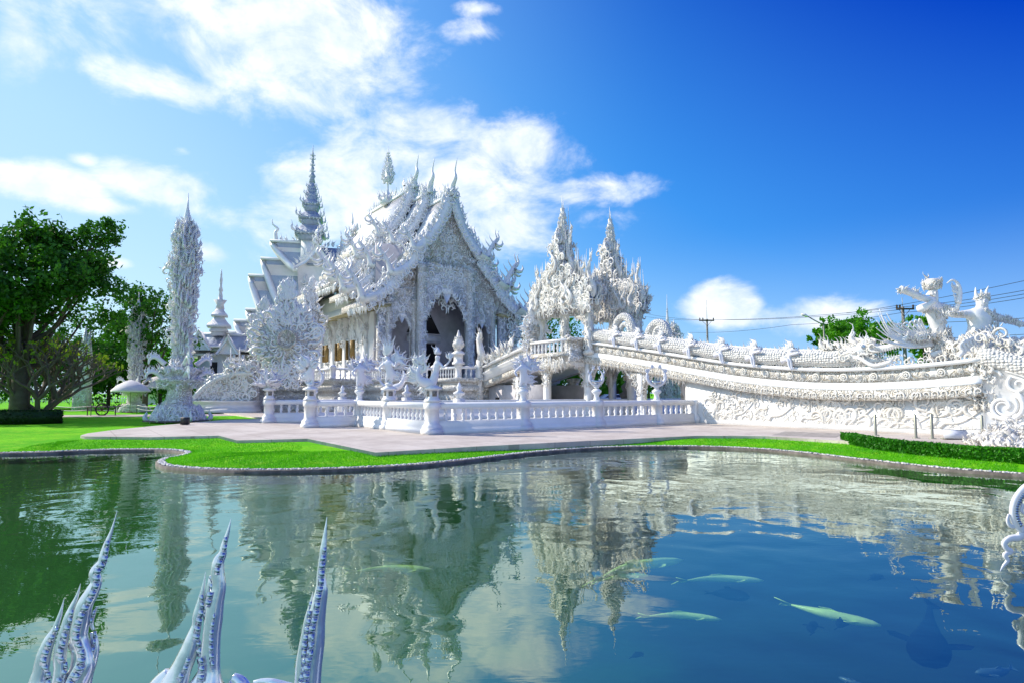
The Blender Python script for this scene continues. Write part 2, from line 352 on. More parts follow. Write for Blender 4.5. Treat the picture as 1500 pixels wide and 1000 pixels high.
# ------------------------------------------------------------------ ornament units (built once as arrays, stamped many times)
def horn_arrays(P, w, t):
    """P (n,2) path in xz, w half width in plane, t half thickness in y"""
    P = np.asarray(P, float); n = len(P); T = np.gradient(P, axis=0); T /= np.linalg.norm(T, axis=1)[:, None] + 1e-9
    N = np.stack([-T[:, 1], T[:, 0]], 1); w = np.asarray(w, float); t = np.asarray(t, float)
    V = np.zeros((n, 4, 3))
    V[:, 0, 0] = P[:, 0] + N[:, 0] * w; V[:, 0, 2] = P[:, 1] + N[:, 1] * w
    V[:, 2, 0] = P[:, 0] - N[:, 0] * w; V[:, 2, 2] = P[:, 1] - N[:, 1] * w
    V[:, 1, 0] = P[:, 0]; V[:, 1, 2] = P[:, 1]; V[:, 1, 1] = -t
    V[:, 3, 0] = P[:, 0]; V[:, 3, 2] = P[:, 1]; V[:, 3, 1] = t
    i = np.arange(4); j = (i + 1) % 4
    Fq = np.concatenate([np.stack([a * 4 + i, a * 4 + j, a * 4 + 4 + j, a * 4 + 4 + i], 1) for a in range(n - 1)])
    return V.reshape(-1, 3), Fq
def joinu(parts):
    V = []; Fq = []; n = 0
    for v, f in parts: V.append(v); Fq.append(f + n); n += len(v)
    return np.concatenate(V), np.concatenate(Fq)
def S_path(h, sway, n=7, lean=0.0, x0=0.0, z0=0.0):
    t = np.linspace(0, 1, n); return np.stack([x0 + sway * np.sin(t * PI * 1.7) + lean * t * t, z0 + h * t], 1), t
def flame_unit(sway=.16, w=.13, barbs=3, lean=.1, seed=0):
    r_ = random.Random(seed); parts = []
    P, t = S_path(1.0, sway, 8, lean); parts.append(horn_arrays(P, w * (1 - t) ** .8 * (.6 + 1.2 * np.sin(PI * np.minimum(t * 1.6, 1))) + .004, .09 * (1 - t) + .004))
    for b in range(barbs):
        tt = .08 + .2 * b; sd_ = 1 if b % 2 else -1; k = int(tt * 7)
        Pb, tb = S_path(.45 - .07 * b, .10 * sd_, 5, sd_ * (.22 + .08 * r_.random()), P[k][0] + sd_ * w * .5, P[k][1])
        parts.append(horn_arrays(Pb, .065 * (1 - tb) + .004, .05 * (1 - tb) + .004))
    return joinu(parts)
def scroll_unit(turns=1.25, w=.12, hand=1, tail=.5, leaf=3):
    t = np.linspace(0, 1, 16); th = t * turns * 2 * PI; r = .42 * (1 - t) ** .9 + .06
    P = np.stack([hand * (r * np.cos(th) - .45), r * np.sin(th)], 1)
    tp = np.linspace(1, 0, 5)[:-1]; Pt = np.stack([hand * (.05 * np.sin(tp * PI) - .12 * tp), -tail * tp], 1)
    P2 = np.concatenate([Pt, P]); ww = np.concatenate([w * (1 - tp) ** .7 + .006, w * (1 - t * .75)])
    parts = [horn_arrays(P2, ww, ww * .55)]
    for b in range(leaf):
        a = .5 + b * .75; p0 = np.array([hand * (.5 * math.cos(a) - .5), .5 * math.sin(a)])
        d = np.array([hand * math.cos(a + .5), math.sin(a + .5)]); q = np.linspace(0, 1, 4)[:, None]
        Pb = p0 + d * q * .28; parts.append(horn_arrays(Pb, .06 * (1 - q[:, 0]) + .005, .05 * (1 - q[:, 0]) + .005))
    return joinu(parts)
FL = [flame_unit(.16, .13, 3, .1, 1), flame_unit(-.14, .11, 2, -.12, 2), flame_unit(.2, .10, 3, .25, 3), flame_unit(-.2, .12, 3, -.22, 4)]
SPK = [flame_unit(.05, .08, 1, .03, 5), flame_unit(-.06, .07, 2, 0, 6)]
SC = [scroll_unit(1.1, .13, 1), scroll_unit(1.2, .12, -1), scroll_unit(.9, .15, 1, .7, 2), scroll_unit(.8, .14, -1, .8, 3)]
# the upturned naga head that ends a Thai roof edge: arched neck, crest, jaws
def naga_unit():
    parts = []; t = np.linspace(0, 1, 12)
    P = np.stack([.95 * t + .12 * np.sin(t * 2 * PI), .15 + .9 * t ** 2.2 - .25 * np.sin(t * PI)], 1)
    parts.append(horn_arrays(P, .20 * (1 - t) ** .6 + .02, .16 * (1 - t) ** .5 + .02))
    P = np.array([(.9, .72), (1.05, .66), (1.2, .7), (1.28, .82), (1.24, .95)]); parts.append(horn_arrays(P, [.09, .08, .06, .05, .01], [.06, .05, .04, .03, .01]))
    P = np.array([(.85, .6), (1.0, .5), (1.12, .5), (1.2, .55)]); parts.append(horn_arrays(P, [.06, .06, .04, .01], [.05, .04, .03, .01]))
    for k, (x, z, h, l) in enumerate([(.15, .1, .5, -.1), (.35, .15, .55, -.12), (.55, .3, .6, -.15), (.72, .5, .62, -.1), (.86, .75, .7, .12), (.95, .9, .5, .2)]):
        Pb, tb = S_path(h, .09, 6, l, x, z); parts.append(horn_arrays(Pb, .075 * (1 - tb) + .005, .05 * (1 - tb) + .005))
    for (x, z, h, l) in [(.3, .0, -.3, .1), (.55, .05, -.3, .12), (.75, .2, -.25, .15)]:
        Pb, tb = S_path(h, .05, 5, l, x, z); parts.append(horn_arrays(Pb, .06 * (1 - tb) + .005, .05 * (1 - tb) + .005))
    return joinu(parts)
NAGA = naga_unit()
def stamp(mb, unit, o, ex=(1, 0, 0), ez=(0, 0, 1), sc=1.0, thick=1.0):
    ex = np.asarray(ex, float); ez = np.asarray(ez, float); ez = ez / np.linalg.norm(ez)
    ex = ex - ez * (ex @ ez); ex = ex / (np.linalg.norm(ex) + 1e-9); ey = np.cross(ez, ex)
    s3 = np.broadcast_to(np.asarray(sc, float), (3,)); v, f = unit
    V = np.asarray(o, float) + v[:, :1] * s3[0] * ex + v[:, 1:2] * s3[1] * thick * ey + v[:, 2:] * s3[2] * ez
    mb.add(V, [f])
def row(mb, P, step, size, ez=(0, 0, 1), ex=None, units=FL, lean=0.0, jit=.25, alt=1.0, thick=1.2):
    """flames along the polyline P"""
    P = np.asarray(P, float); seg = np.linalg.norm(np.diff(P, axis=0), axis=1); cum = np.concatenate([[0], np.cumsum(seg)])
    n = max(2, int(cum[-1] / step)); 
    for i in range(n + 1):
        d = cum[-1] * i / n; p = np.array([np.interp(d, cum, P[:, k]) for k in range(3)])
        k = min(np.searchsorted(cum, d, 'right') - 1, len(seg) - 1); T = (P[k + 1] - P[k]) / (seg[k] + 1e-9)
        e = np.asarray(ez, float) + lean * T + rng.normal(0, .08, 3)
        sz = size * (1 + jit * rng.uniform(-1, 1)) * (alt if i % 2 else 1)
        stamp(mb, units[rng.integers(len(units))], p, T if ex is None else ex, e, sz, thick)
def cover(mb, x0, x1, z0, z1, y, size, n, facing=-1, units=None, test=None, axis='y', up=None, thick=1.0):
    """scrolls and flames in relief over a vertical rectangle; axis y: plane y=const (x,z), axis x: plane x=const (y,z)"""
    units = units or (SC + FL)
    for _ in range(n):
        a = rng.uniform(x0, x1); z = rng.uniform(z0, z1)
        if test and not test(a, z): continue
        ang = rng.normal(0, .8) if up is None else rng.normal(0, up)
        s_ = size * rng.uniform(.6, 1.3); u = units[rng.integers(len(units))]
        if axis == 'y': stamp(mb, u, (a, y, z), (math.cos(ang), 0, -math.sin(ang)), (math.sin(ang), 0, math.cos(ang)), s_, thick)
        else: stamp(mb, u, (y, a, z), (0, math.cos(ang), -math.sin(ang)), (0, math.sin(ang), math.cos(ang)), s_, thick)
def skin(name, nodes, edges, m, parent, sub=1):
    """continuous body: nodes = [(x,y,z,r) or (x,y,z,rx,ry)]; first is the root"""
    me = bpy.data.meshes.new(name); me.from_pydata([n[:3] for n in nodes], edges, []); me.skin_vertices.new() if hasattr(me.skin_vertices, 'new') else None
    o = bpy.data.objects.new(name, me); COL.objects.link(o); o.parent = parent
    md = o.modifiers.new('skin', 'SKIN')
    if not me.skin_vertices:
        bm = bmesh.new(); bm.from_mesh(me); bm.verts.layers.skin.verify(); bm.to_mesh(me); bm.free()
    for i, n in enumerate(nodes):
        sv = me.skin_vertices[0].data[i]; sv.radius = (n[3], n[4] if len(n) > 4 else n[3]); sv.use_root = (i == 0)
    md.use_smooth_shade = True
    sm = o.modifiers.new('sub', 'SUBSURF'); sm.levels = sub; sm.render_levels = sub
    # freeze the modifiers into one continuous mesh
    dg = bpy.context.evaluated_depsgraph_get(); ev = o.evaluated_get(dg); nm = bpy.data.meshes.new_from_object(ev)
    o.modifiers.clear(); o.data = nm; nm.materials.clear(); nm.materials.append(m); return o
#@@PART2
U = np.array([.8135, .5815, 0]); NV = np.array([-.5815, .8135, 0]); ORG = np.array([12.03, 34.06, 0]); ROT = math.atan2(.5815, .8135)
def W(r, s, z=0.0): return ORG + r * U + s * NV + np.array([0, 0, z])
def loc_(p): q = np.asarray(p) - ORG; return q @ U, q @ NV, p[2]
# ------------------------------------------------------------------ ground, pond, plaza
LAWN = -.10; WAT = -.28
shore_px = [(0, 665), (60, 664), (120, 661.5), (180, 660), (235, 660), (262, 662), (272, 665), (262, 669), (240, 673), (232, 678), (240, 683), (262, 686), (330, 689.5),
            (430, 689.5), (540, 686), (620, 681), (700, 673), (780, 664), (860, 658), (940, 655.5), (1020, 655.5), (1100, 658.5), (1170, 664), (1240, 672), (1320, 681), (1400, 689), (1500, 696)]
shore = np.array([gnd(x, y - 3, -.20)[:2] for x, y in shore_px])
shore = np.concatenate([[[-120, shore[0][1] + 6]], [[-40, shore[0][1] + .8]], shore, [[22, 13.0]], [[60, 8]], [[120, 6]]])
def catmull(P, n=5):
    P = np.asarray(P); out = []
    for i in range(len(P) - 1):
        p0, p1, p2, p3 = P[max(i - 1, 0)], P[i], P[i + 1], P[min(i + 2, len(P) - 1)]
        for t in np.linspace(0, 1, n, endpoint=False):
            out.append(.5 * ((2 * p1) + (-p0 + p2) * t + (2 * p0 - 5 * p1 + 4 * p2 - p3) * t * t + (-p0 + 3 * p1 - 3 * p2 + p3) * t ** 3))
    out.append(P[-1]); return np.array(out)
sh = np.concatenate([shore[:2], catmull(shore[2:-3], 6), shore[-3:]])
def polymesh(name, pts, z, m, thick=0.0, kind='structure'):
    tri = tessellate_polygon([[Vector((p[0], p[1], 0)) for p in pts]]); mb = MB(); T = np.array(tri)
    V = [(p[0], p[1], z) for p in pts]
    a = pts[T[0][1]] - pts[T[0][0]]; b = pts[T[0][2]] - pts[T[0][0]]
    if a[0] * b[1] - a[1] * b[0] < 0: T = T[:, ::-1]
    mb.add(V, [T])
    if thick:
        k = len(pts); i = np.arange(k); j = (i + 1) % k
        mb.add([(p[0], p[1], z) for p in pts] + [(p[0], p[1], z - thick) for p in pts], [np.stack([i, j, j + k, i + k], 1)])
    return tag(mb.build(name, m), kind=kind)
tan = np.gradient(sh, axis=0); tan /= np.linalg.norm(tan, axis=1)[:, None]; nor = np.stack([-tan[:, 1], tan[:, 0]], 1)   # away from the water
from mathutils.geometry import delaunay_2d_cdt
inner = sh + nor * .16
far = np.array([[900, 6], [900, 1600], [-900, 1600], [-900, 40]])
def shdist(P):
    A = inner[:-1]; B = inner[1:]; d = B - A; out = np.full(len(P), 1e9)
    for a, b_ in zip(A, d):
        t = np.clip(((P - a) @ b_) / (b_ @ b_), 0, 1); out = np.minimum(out, np.linalg.norm(P - a - t[:, None] * b_, axis=1))
    return out
ring = np.concatenate([inner, far]); gx, gy = np.meshgrid(np.arange(-45, 46, .6), np.arange(10, 32, .6)); gp = np.stack([gx.ravel(), gy.ravel()], 1)
gp = gp[shdist(gp) > .25]
vs_, es_, fs_, *_r = delaunay_2d_cdt([Vector(p) for p in np.concatenate([ring, gp])], [], [list(range(len(ring)))], 2, 1e-5)
vv = np.array([v[:] for v in vs_]); dd = shdist(vv); tt = np.clip(dd / 1.5, 0, 1); zz_ = -.20 + (.20 + LAWN) * tt * tt * (3 - 2 * tt)
tag(MB().add(np.column_stack([vv, zz_]), [np.array([f for f in fs_ if len(f) == 3])]).build('lawn', M_lawn, smooth=True), kind='structure')
def inside(P, poly):
    x, y = P[:, 0], P[:, 1]; r = np.zeros(len(P), bool); j = len(poly) - 1
    for i in range(len(poly)):
        xi, yi = poly[i]; xj, yj = poly[j]; c = ((yi > y) != (yj > y)) & (x < (xj - xi) * (y - yi) / (yj - yi + 1e-12) + xi); r ^= c; j = i
    return r
# blades of grass standing up from the near lawn
gb = []; cumS = np.concatenate([[0], np.cumsum(np.linalg.norm(np.diff(inner[2:-3], axis=0), axis=1))])
nb_ = 75000; dS = rng.uniform(0, cumS[-1], nb_); bx_ = np.stack([np.interp(dS, cumS, inner[2:-3][:, k]) + np.interp(dS, cumS, nor[2:-3][:, k]) * 0 for k in (0, 1)], 1)
nS = np.stack([np.interp(dS, cumS, nor[2:-3][:, k]) for k in (0, 1)], 1); off_ = rng.uniform(0, 1, nb_) ** 1.3 * 3.2; bx_ = bx_ + nS * off_[:, None]
# keep only what lies on the lawn side of the shore
dd2 = np.empty(nb_)
for a0 in range(0, nb_, 5000): dd2[a0:a0 + 5000] = shdist(bx_[a0:a0 + 5000])
ok = dd2 > off_ * .7 - .01; bx_ = bx_[ok]; dd2 = dd2[ok]; nb_ = len(bx_); tt2 = np.clip(dd2 / 1.5, 0, 1); zb_ = -.20 + (.20 + LAWN) * tt2 * tt2 * (3 - 2 * tt2)
an_ = rng.uniform(0, PI, nb_); hh_ = rng.uniform(.02, .055, nb_); wv_ = .009; lean_ = rng.normal(0, .018, (nb_, 2)); cx_, sx_ = np.cos(an_) * wv_, np.sin(an_) * wv_
Vg = np.stack([np.stack([bx_[:, 0] - cx_, bx_[:, 1] - sx_, zb_ - .005], 1), np.stack([bx_[:, 0] + cx_, bx_[:, 1] + sx_, zb_ - .005], 1), np.stack([bx_[:, 0] + lean_[:, 0], bx_[:, 1] + lean_[:, 1], zb_ + hh_], 1)], 1).reshape(-1, 3)
GRASS = (Vg, np.arange(nb_ * 3).reshape(-1, 3), bx_)
# kerb: concrete lip with a strip for pebbles
kb = MB(); prof = [(-.07, WAT - .5), (-.07, -.22), (-.02, -.205), (0, -.225), (.14, -.22), (.17, -.19)]
kb.loft([np.array([[p[0] + n_[0] * a, p[1] + n_[1] * a, z] for a, z in prof]) for p, n_ in zip(sh, nor)], closed=False)
tag(kb.build('pond_kerb', M_concrete), kind='structure')
pb = MB(); ico = None
bm = bmesh.new(); bmesh.ops.create_icosphere(bm, subdivisions=1, radius=1); ico = (np.array([v.co[:] for v in bm.verts]), np.array([[v.index for v in f.verts] for f in bm.faces])); bm.free()
cum = np.concatenate([[0], np.cumsum(np.linalg.norm(np.diff(sh[2:-3], axis=0), axis=1))])
for i in range(3000):
    d = rng.uniform(0, cum[-1]); p = np.array([np.interp(d, cum, sh[2:-3][:, k]) for k in (0, 1)]); n_ = np.array([np.interp(d, cum, nor[2:-3][:, k]) for k in (0, 1)])
    q = p + n_ * rng.uniform(.0, .15); r_ = rng.uniform(.016, .034)
    pb.add(np.array([q[0], q[1], -.215 + r_ * .5]) + ico[0] * r_ * np.array([1.2, 1, .7]) * rng.uniform(.8, 1.2), [ico[1]])
tag(pb.build('pebbles', M_rock), 'pale and grey pebbles laid along the pond kerb', 'pebbles', kind='stuff')
w = MB(); w.add([(-130, -30, WAT), (130, -30, WAT), (130, 34, WAT), (-130, 34, WAT)], [[(0, 1, 2, 3)]]); tag(w.build('pond_water', M_water), kind='structure')
gx, gy = np.meshgrid(np.linspace(-60, 60, 121), np.linspace(-30, 30, 91)); bp_ = np.stack([gx.ravel(), gy.ravel()], 1); bd = shdist(bp_); bd[inside(bp_, ring)] = 0
bz = -.52 - 1.4 * (lambda q: q * q * (3 - 2 * q))(np.clip(bd / 8, 0, 1)); ii = np.arange(90)[:, None] * 121 + np.arange(120)[None]; ii = ii.ravel()
tag(MB().add(np.column_stack([bp_, bz]), [np.stack([ii, ii + 1, ii + 122, ii + 121], 1)]).build('pond_bed', M_bed, smooth=True), kind='structure')
M_blade = leafmat('grass_blades', (.05, .36, .004), (.20, .62, .01), .4)
# plaza slab
pl = [gnd(x, y)[:2] for x, y in [(118, 637), (125, 638.5), (220, 639.5), (320, 637.2), (347, 644.2), (450, 641.7), (550, 662), (700, 653), (860, 645), (1020, 637.5), (1120, 638), (1235, 645), (1330, 656), (1500, 668)]]
pl += [np.array([32, 14.]), W(14, -22)[:2], W(16, 10)[:2], W(16, 75)[:2], W(-12, 75)[:2], W(-19.5, 42)[:2]]
pl += [gnd(x, y)[:2] for x, y in [(392, 612.5), (330, 614), (290, 617.5), (225, 623), (165, 629), (128, 634)]]
pl = np.array(pl)
polymesh('plaza', pl, 0.0, M_pave, .2)
keep = ~inside(GRASS[2], pl); tag(MB().add(GRASS[0].reshape(-1, 3, 3)[keep].reshape(-1, 3), [np.arange(keep.sum() * 3).reshape(-1, 3)]).build('grass', M_blade), 'short green grass blades covering the bank between plaza and pond', 'grass', kind='stuff')
# garden path beyond the strip of grass
pt = np.array([gnd(x, y, -.1)[:2] for x, y in [(-300, 611), (100, 610.3), (250, 609.4), (420, 607.6), (420, 604.6), (250, 606.3), (100, 607.2), (-300, 608)]])
polymesh('garden_path', pt, -.09, M_path, .05)
# worn flagstones at the foot of the bridge
tag(MB().add([tuple(gnd(x, y, .004)) for x, y in [(1130, 636.5), (1225, 640), (1236, 634), (1150, 631)]], [[(0, 1, 2, 3)]]).build('flagstones', M_flag), kind='structure')

# ------------------------------------------------------------------ trees
def leaf_quads(centers, size, spread, per):
    n = len(centers) * per; C_ = np.repeat(centers, per, 0) + rng.normal(0, 1, (n, 3)) * spread
    a = rng.normal(0, 1, (n, 3)); a /= np.linalg.norm(a, axis=1)[:, None]; b = rng.normal(0, 1, (n, 3)); b = np.cross(a, b); b /= np.linalg.norm(b, axis=1)[:, None]
    s_ = size * rng.uniform(.6, 1.4, (n, 1)); a *= s_; b *= s_ * .55
    V = np.stack([C_ - a, C_ - b * .9, C_ + a, C_ + b], 1).reshape(-1, 3); Fq = np.arange(n * 4).reshape(-1, 4); return V, Fq
def tree(base, h, crad, label, group=None, m=M_leaf, bark=M_bark, trunk_r=.35, clear=.3, lumps=40, per=110, leaf=.16, name='tree', spreadf=.42, flat=.75, seed=0, limbs=True):
    r_ = np.random.default_rng(seed); t = thing(name, label, 'tree', base, 0, group)
    tb = MB(); top = h * .62; P = [(0, 0, -.3)]
    for k in range(1, 6): P.append((r_.normal(0, .06) * k * trunk_r, r_.normal(0, .06) * k * trunk_r, top * k / 5))
    tb.tube(P, np.linspace(trunk_r, trunk_r * .45, 6), 8); cs = []
    for i in range(lumps):
        for _ in range(20):
            d = r_.normal(0, 1, 3); d /= np.linalg.norm(d); rr = r_.uniform(.45, 1.0) ** .6
            c = np.array([d[0] * crad * rr, d[1] * crad * rr, h * clear + (h - h * clear) / 2 + d[2] * (h - h * clear) / 2 * rr * .92])
            if c[2] < h * .55 and r_.random() < .25: continue
            break
        cs.append(c)
        if limbs and i < 26:
            f0 = P[2 + i % 3]; mid = (np.array(f0) * .5 + c * .5) + np.array([0, 0, -.08 * h]); tb.tube(catmull([f0, mid, c], 4), np.linspace(trunk_r * .34, .03, 9), 5)
    tb.build('trunk', bark, t, smooth=True)
    cs = np.array(cs); V = []; Fs = []; n = 0
    lr = crad * spreadf * .55
    sub = np.repeat(cs, 7, 0) + r_.normal(0, 1, (len(cs) * 7, 3)) * np.array([lr, lr, lr * flat])
    v, f = leaf_quads(sub, leaf, crad * .075, per // 7 + 1)
    cr = MB().add(v, [f]).build('crown', m, t); return t
# big spreading tree at the left with visible limbs
bigb = gnd(40, 606, LAWN); bigb = np.array([-33.5, 42.0, LAWN])
tree(bigb, 13.5, 4.8, 'large dark green spreading tree with thick limbs at the left edge', m=M_leaf, trunk_r=.62, clear=.40, lumps=36, per=430, leaf=.17, seed=3, name='rain_tree', spreadf=.34, flat=.45)
# its long side branch is a second trunk clump
p = at(15, 420, 39.0); tree(np.array([p[0] - 3.2, 39.0, LAWN]), 12.6, 4.6, 'dark green tree leaning in from outside the left edge of the photo', m=M_leaf, trunk_r=.5, clear=.36, lumps=28, per=400, leaf=.17, seed=11, name='rain_tree', spreadf=.36, flat=.45)
b = thing('leafy_branch', 'long thin leafy branch reaching out above the crown of the large left tree', 'branch', at(120, 430, 42))
t0 = at(120, 430, 42); mb = MB(); Pb = [at(x, y, 42) - t0 for x, y in [(95, 440), (112, 405), (128, 370), (140, 350), (160, 340), (172, 333)]]; mb.tube(catmull(Pb, 4), np.linspace(.16, .03, 21), 5)
Pc = [at(x, y, 42) - t0 for x, y in [(128, 370), (145, 358), (160, 352), (173, 351)]]; mb.tube(catmull(Pc, 4), np.linspace(.07, .02, 13), 4); mb.build('bough', M_bark, b)
cs = np.array([at(x, y, 42 + rng.uniform(-.6, .6)) - t0 for x, y in [(110, 345), (120, 338), (132, 335), (142, 330), (152, 326), (160, 330), (158, 336), (168, 350), (160, 354), (150, 352), (172, 353), (140, 345), (125, 352), (115, 358), (102, 350), (142, 356), (150, 342)]])
v, f = leaf_quads(np.repeat(cs, 5, 0) + rng.normal(0, .28, (len(cs) * 5, 3)) * np.array([1.3, 1, .5]), .15, .16, 16); MB().add(v, [f]).build('foliage', M_leaf, b)
tree(at(212, 600, 58) * np.array([1, 1, 0]) + [0, 0, LAWN], 11.6, 3.4, 'thin crowned green tree behind the second flame column', m=M_leaf, trunk_r=.28, clear=.45, lumps=26, per=260, leaf=.17, seed=5)
bgs = [(20, 560, 66, 9.5, 4.4, M_leaf, 'low dark green tree seen through the bare branches at far left'), (112, 560, 64, 9.0, 3.6, M_leaf, 'dark round tree behind the three-bladed pillar'),
       (160, 570, 70, 8.2, 3.6, M_leaf, 'mid green tree left of the second flame column'), (235, 570, 72, 8.6, 3.4, M_leafb, 'bright green tree between the two flame columns'),
       (283, 570, 88, 7.2, 3.2, M_leafb, 'bright green tree between the tall flame column and the chapel'), (205, 560, 75, 7.6, 3.4, M_leafb, 'bright green tree behind the parasols'),
       (-60, 560, 62, 11, 5.0, M_leaf, 'tall dark tree outside the left edge'), (75, 560, 75, 10.5, 4.5, M_leaf, 'broad dark tree behind the frangipani')]
for i, (px, py, Yd, h, cr, m_, lb) in enumerate(bgs):
    q = at(px, py, Yd); tree((q[0], q[1], LAWN), h, cr, lb, 'trees beyond the picket fence', m=m_, trunk_r=.22, clear=.14, lumps=26, per=210, leaf=.19, seed=20 + i, limbs=False)
for i, (px, Yd, h, cr, m_, lb) in enumerate([(815, 66, 11.0, 3.6, M_leafb, 'bright green tree seen through the left opening of the spired gate'), (850, 62, 4.6, 2.4, M_leafb, 'small bright green tree seen under the bridge landing'),
        (900, 70, 8.6, 3.6, M_leafb, 'green tree seen through the right opening of the spired gate'), (905, 58, 3.8, 2.0, M_leafb, 'low leafy tree above the parked white car'), (950, 75, 5.5, 2.5, M_leaf, 'dark green tree behind the right pillars of the bridge')]):
    q = at(px, 560, Yd); tree((q[0], q[1], 0), h, cr, lb, 'trees behind the bridge', m=m_, trunk_r=.2, clear=.2, lumps=22, per=150, leaf=.17, seed=40 + i, limbs=False)
for i, (px, Yd, ytop, cr, m_, lb) in enumerate([(1205, 62, 471, 1.4, M_leafb, 'small green tree top under the street lamp'), (1272, 64, 450, 2.6, M_leafb, 'tallest green tree top left of the winged statue'), (1243, 55, 470, 2.1, M_leafb, 'bright green bush top in front of the taller tree left of the winged statue'),
        (1350, 66, 457, 1.5, M_leafb, 'small green tree top behind the utility pole by the archer statue')]):
    q = at(px, ytop, Yd); tree((q[0], q[1], 0), q[2], cr, lb, 'trees behind the right of the bridge', m=m_, trunk_r=.2, clear=.42, lumps=24, per=200, leaf=.17, seed=60 + i, limbs=False)

# bare frangipani in front of the big tree
fb = gnd(58, 611, LAWN); t = thing('frangipani_tree', 'nearly leafless frangipani with forking grey branches behind the dark clipped hedge', 'tree', fb)
tb = MB(); tips = []
def fork(p, d, L, r, dep, rr):
    q = p + d * L; m_ = (p + q) / 2 + rr.normal(0, .05 * L, 3); tb.tube([p, m_, q], [r, r * .85, r * .75], 6, caps=False)
    if dep == 0: tips.append(q); tb.tube([q, q + d * .05], [r * .8, r * .3], 6); return
    k = 3 if (dep > 2 and rr.random() < .6) else 2
    a0 = rr.uniform(0, 2 * PI)
    for i in range(k):
        ax = np.array([math.cos(a0 + i * 2 * PI / k), math.sin(a0 + i * 2 * PI / k), 0]); e = d * .75 + ax * rr.uniform(.5, .8) + np.array([0, 0, .22]); e[2] = max(e[2], -.05); e /= np.linalg.norm(e)
        fork(q, e, L * rr.uniform(.70, .88), r * .68, dep - 1, rr)
rr = np.random.default_rng(4)
for a in (0.1, .7, 1.5, 2.4, 3.1, 4.0, 5.2):
    d = np.array([math.cos(a) * .8, math.sin(a) * .8, .95]); fork(np.array([0, 0, -.1]), d / np.linalg.norm(d), 1.75, .20, 5, rr)
tb.tube([(0, 0, -.3), (0, 0, .5)], [.5, .32], 9); tb.build('trunk', M_barkf, t, smooth=True)
tips = np.array(tips); sel = tips[rng.random(len(tips)) < .42]; v, f = leaf_quads(np.repeat(sel, 3, 0), .13, .10, 2); MB().add(v, [f]).build('leaves', M_leafy, t)

# clipped hedges
def hedge(name, pts, wdt, h, m, label, dens=2600, zb=LAWN):
    pts = np.asarray(pts, float); base = np.array([pts[0][0], pts[0][1], zb]); t = thing(name, label, 'hedge', base)
    P = catmull(pts, 5); T = np.gradient(P, axis=0); T /= np.linalg.norm(T, axis=1)[:, None]; N = np.stack([-T[:, 1], T[:, 0]], 1); c = MB()
    prof = [(-.5, 0), (-.5, .85), (-.42, .97), (.42, .97), (.5, .85), (.5, 0)]
    c.loft([np.array([[p[0] - base[0] + n_[0] * a * wdt * .93, p[1] - base[1] + n_[1] * a * wdt * .93, zz * h * .95] for a, zz in prof]) for p, n_ in zip(P, N)])
    c.build('inner_growth', m, t)
    seg = np.linalg.norm(np.diff(P, axis=0), axis=1); L = seg.sum(); cm = np.concatenate([[0], np.cumsum(seg)]); n = int(L * dens / 3); cs = []
    for i in range(n):
        d = rng.uniform(-.0, L); p = np.array([np.interp(d, cm, P[:, k]) for k in (0, 1)]); n_ = np.array([np.interp(d, cm, N[:, k]) for k in (0, 1)])
        q = rng.random(); a, zz = (rng.uniform(-.5, .5), 1.0) if q < .35 else ((-.5 if q < .68 else .5), rng.uniform(0, 1))
        j = 1 + .02 * rng.normal(); cs.append([p[0] + n_[0] * a * wdt * j - base[0], p[1] + n_[1] * a * wdt * j - base[1], zz * h * j])
    for e in (0, -1):
        for i in range(int(dens * .25)):
            q = P[e] + N[e] * rng.uniform(-.5, .5) * wdt + T[e] * (.03 if e else -.03); cs.append([q[0] - base[0], q[1] - base[1], rng.uniform(0, 1) * h])
    v, f = leaf_quads(np.array(cs), .045, .012, 2); MB().add(v, [f]).build('clipped_foliage', m, t); return t
hg = [gnd(x, y, LAWN)[:2] for x, y in [(1243, 648), (1262, 653), (1300, 660), (1360, 667), (1430, 673.5), (1500, 678), (1600, 684)]]
hg = [p + np.array([.1, .2]) for p in hg]
hedge('clipped_hedge', hg, .42, .31, M_leafh, 'bright green clipped hedge curving along the lawn below the dragon wall', 3400)
hd = [gnd(x, y, LAWN)[:2] for x, y in [(-60, 620), (10, 620.5), (50, 620), (86, 619)]]
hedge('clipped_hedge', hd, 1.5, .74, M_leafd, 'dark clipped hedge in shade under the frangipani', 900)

# ------------------------------------------------------------------ left garden: fence, rope barrier, parasols, cart
q0 = gnd(-120, 590, LAWN); q1 = gnd(215, 589.5, LAWN); fn = thing('picket_fence', 'long white picket fence in front of the trees at left', 'fence', q0)
d = q1 - q0; L = np.linalg.norm(d); d /= L; fn.rotation_euler = (0, 0, math.atan2(d[1], d[0])); pk = MB(); n = int(L / .42)
for i in range(n): x = i * .42; pk.box(x, x + .13, -.02, .02, .05, .95 + .08 * (i % 2)); pk.box(x + .03, x + .10, -.016, .016, .95, 1.12)
pk.build('pickets', M_white, fn); MB().box(0, L, .021, .06, .3, .38).box(0, L, .021, .06, .75, .83).build('rail', M_white, fn)
for i in range(0, n, 10): MB().box(i * .42, i * .42 + .12, .061, .16, 0, 1.0).build('post', M_white, fn) if i < 900 else None
rp_ = thing('rope_barrier', 'low white rope strung between thin posts beside the garden path', 'barrier', gnd(70, 609, LAWN))
rb = gnd(70, 609, LAWN); prev = None
for px, py in [(70, 606.5), (133, 608), (200, 605.5), (234, 607.5), (262, 606)]:
    q = gnd(px, py, LAWN) - rb; MB().tube([q, q + [0, 0, .8]], .035, 6).build('post', M_stonegrey, rp_)
    if prev is not None:
        for zz in (.72, .45):
            P = [prev + (q - prev) * k / 6 + np.array([0, 0, zz - .12 * math.sin(PI * k / 6)]) for k in range(7)]; MB().tube(P, .02, 5).build('rope', M_cloth, rp_)
    prev = q
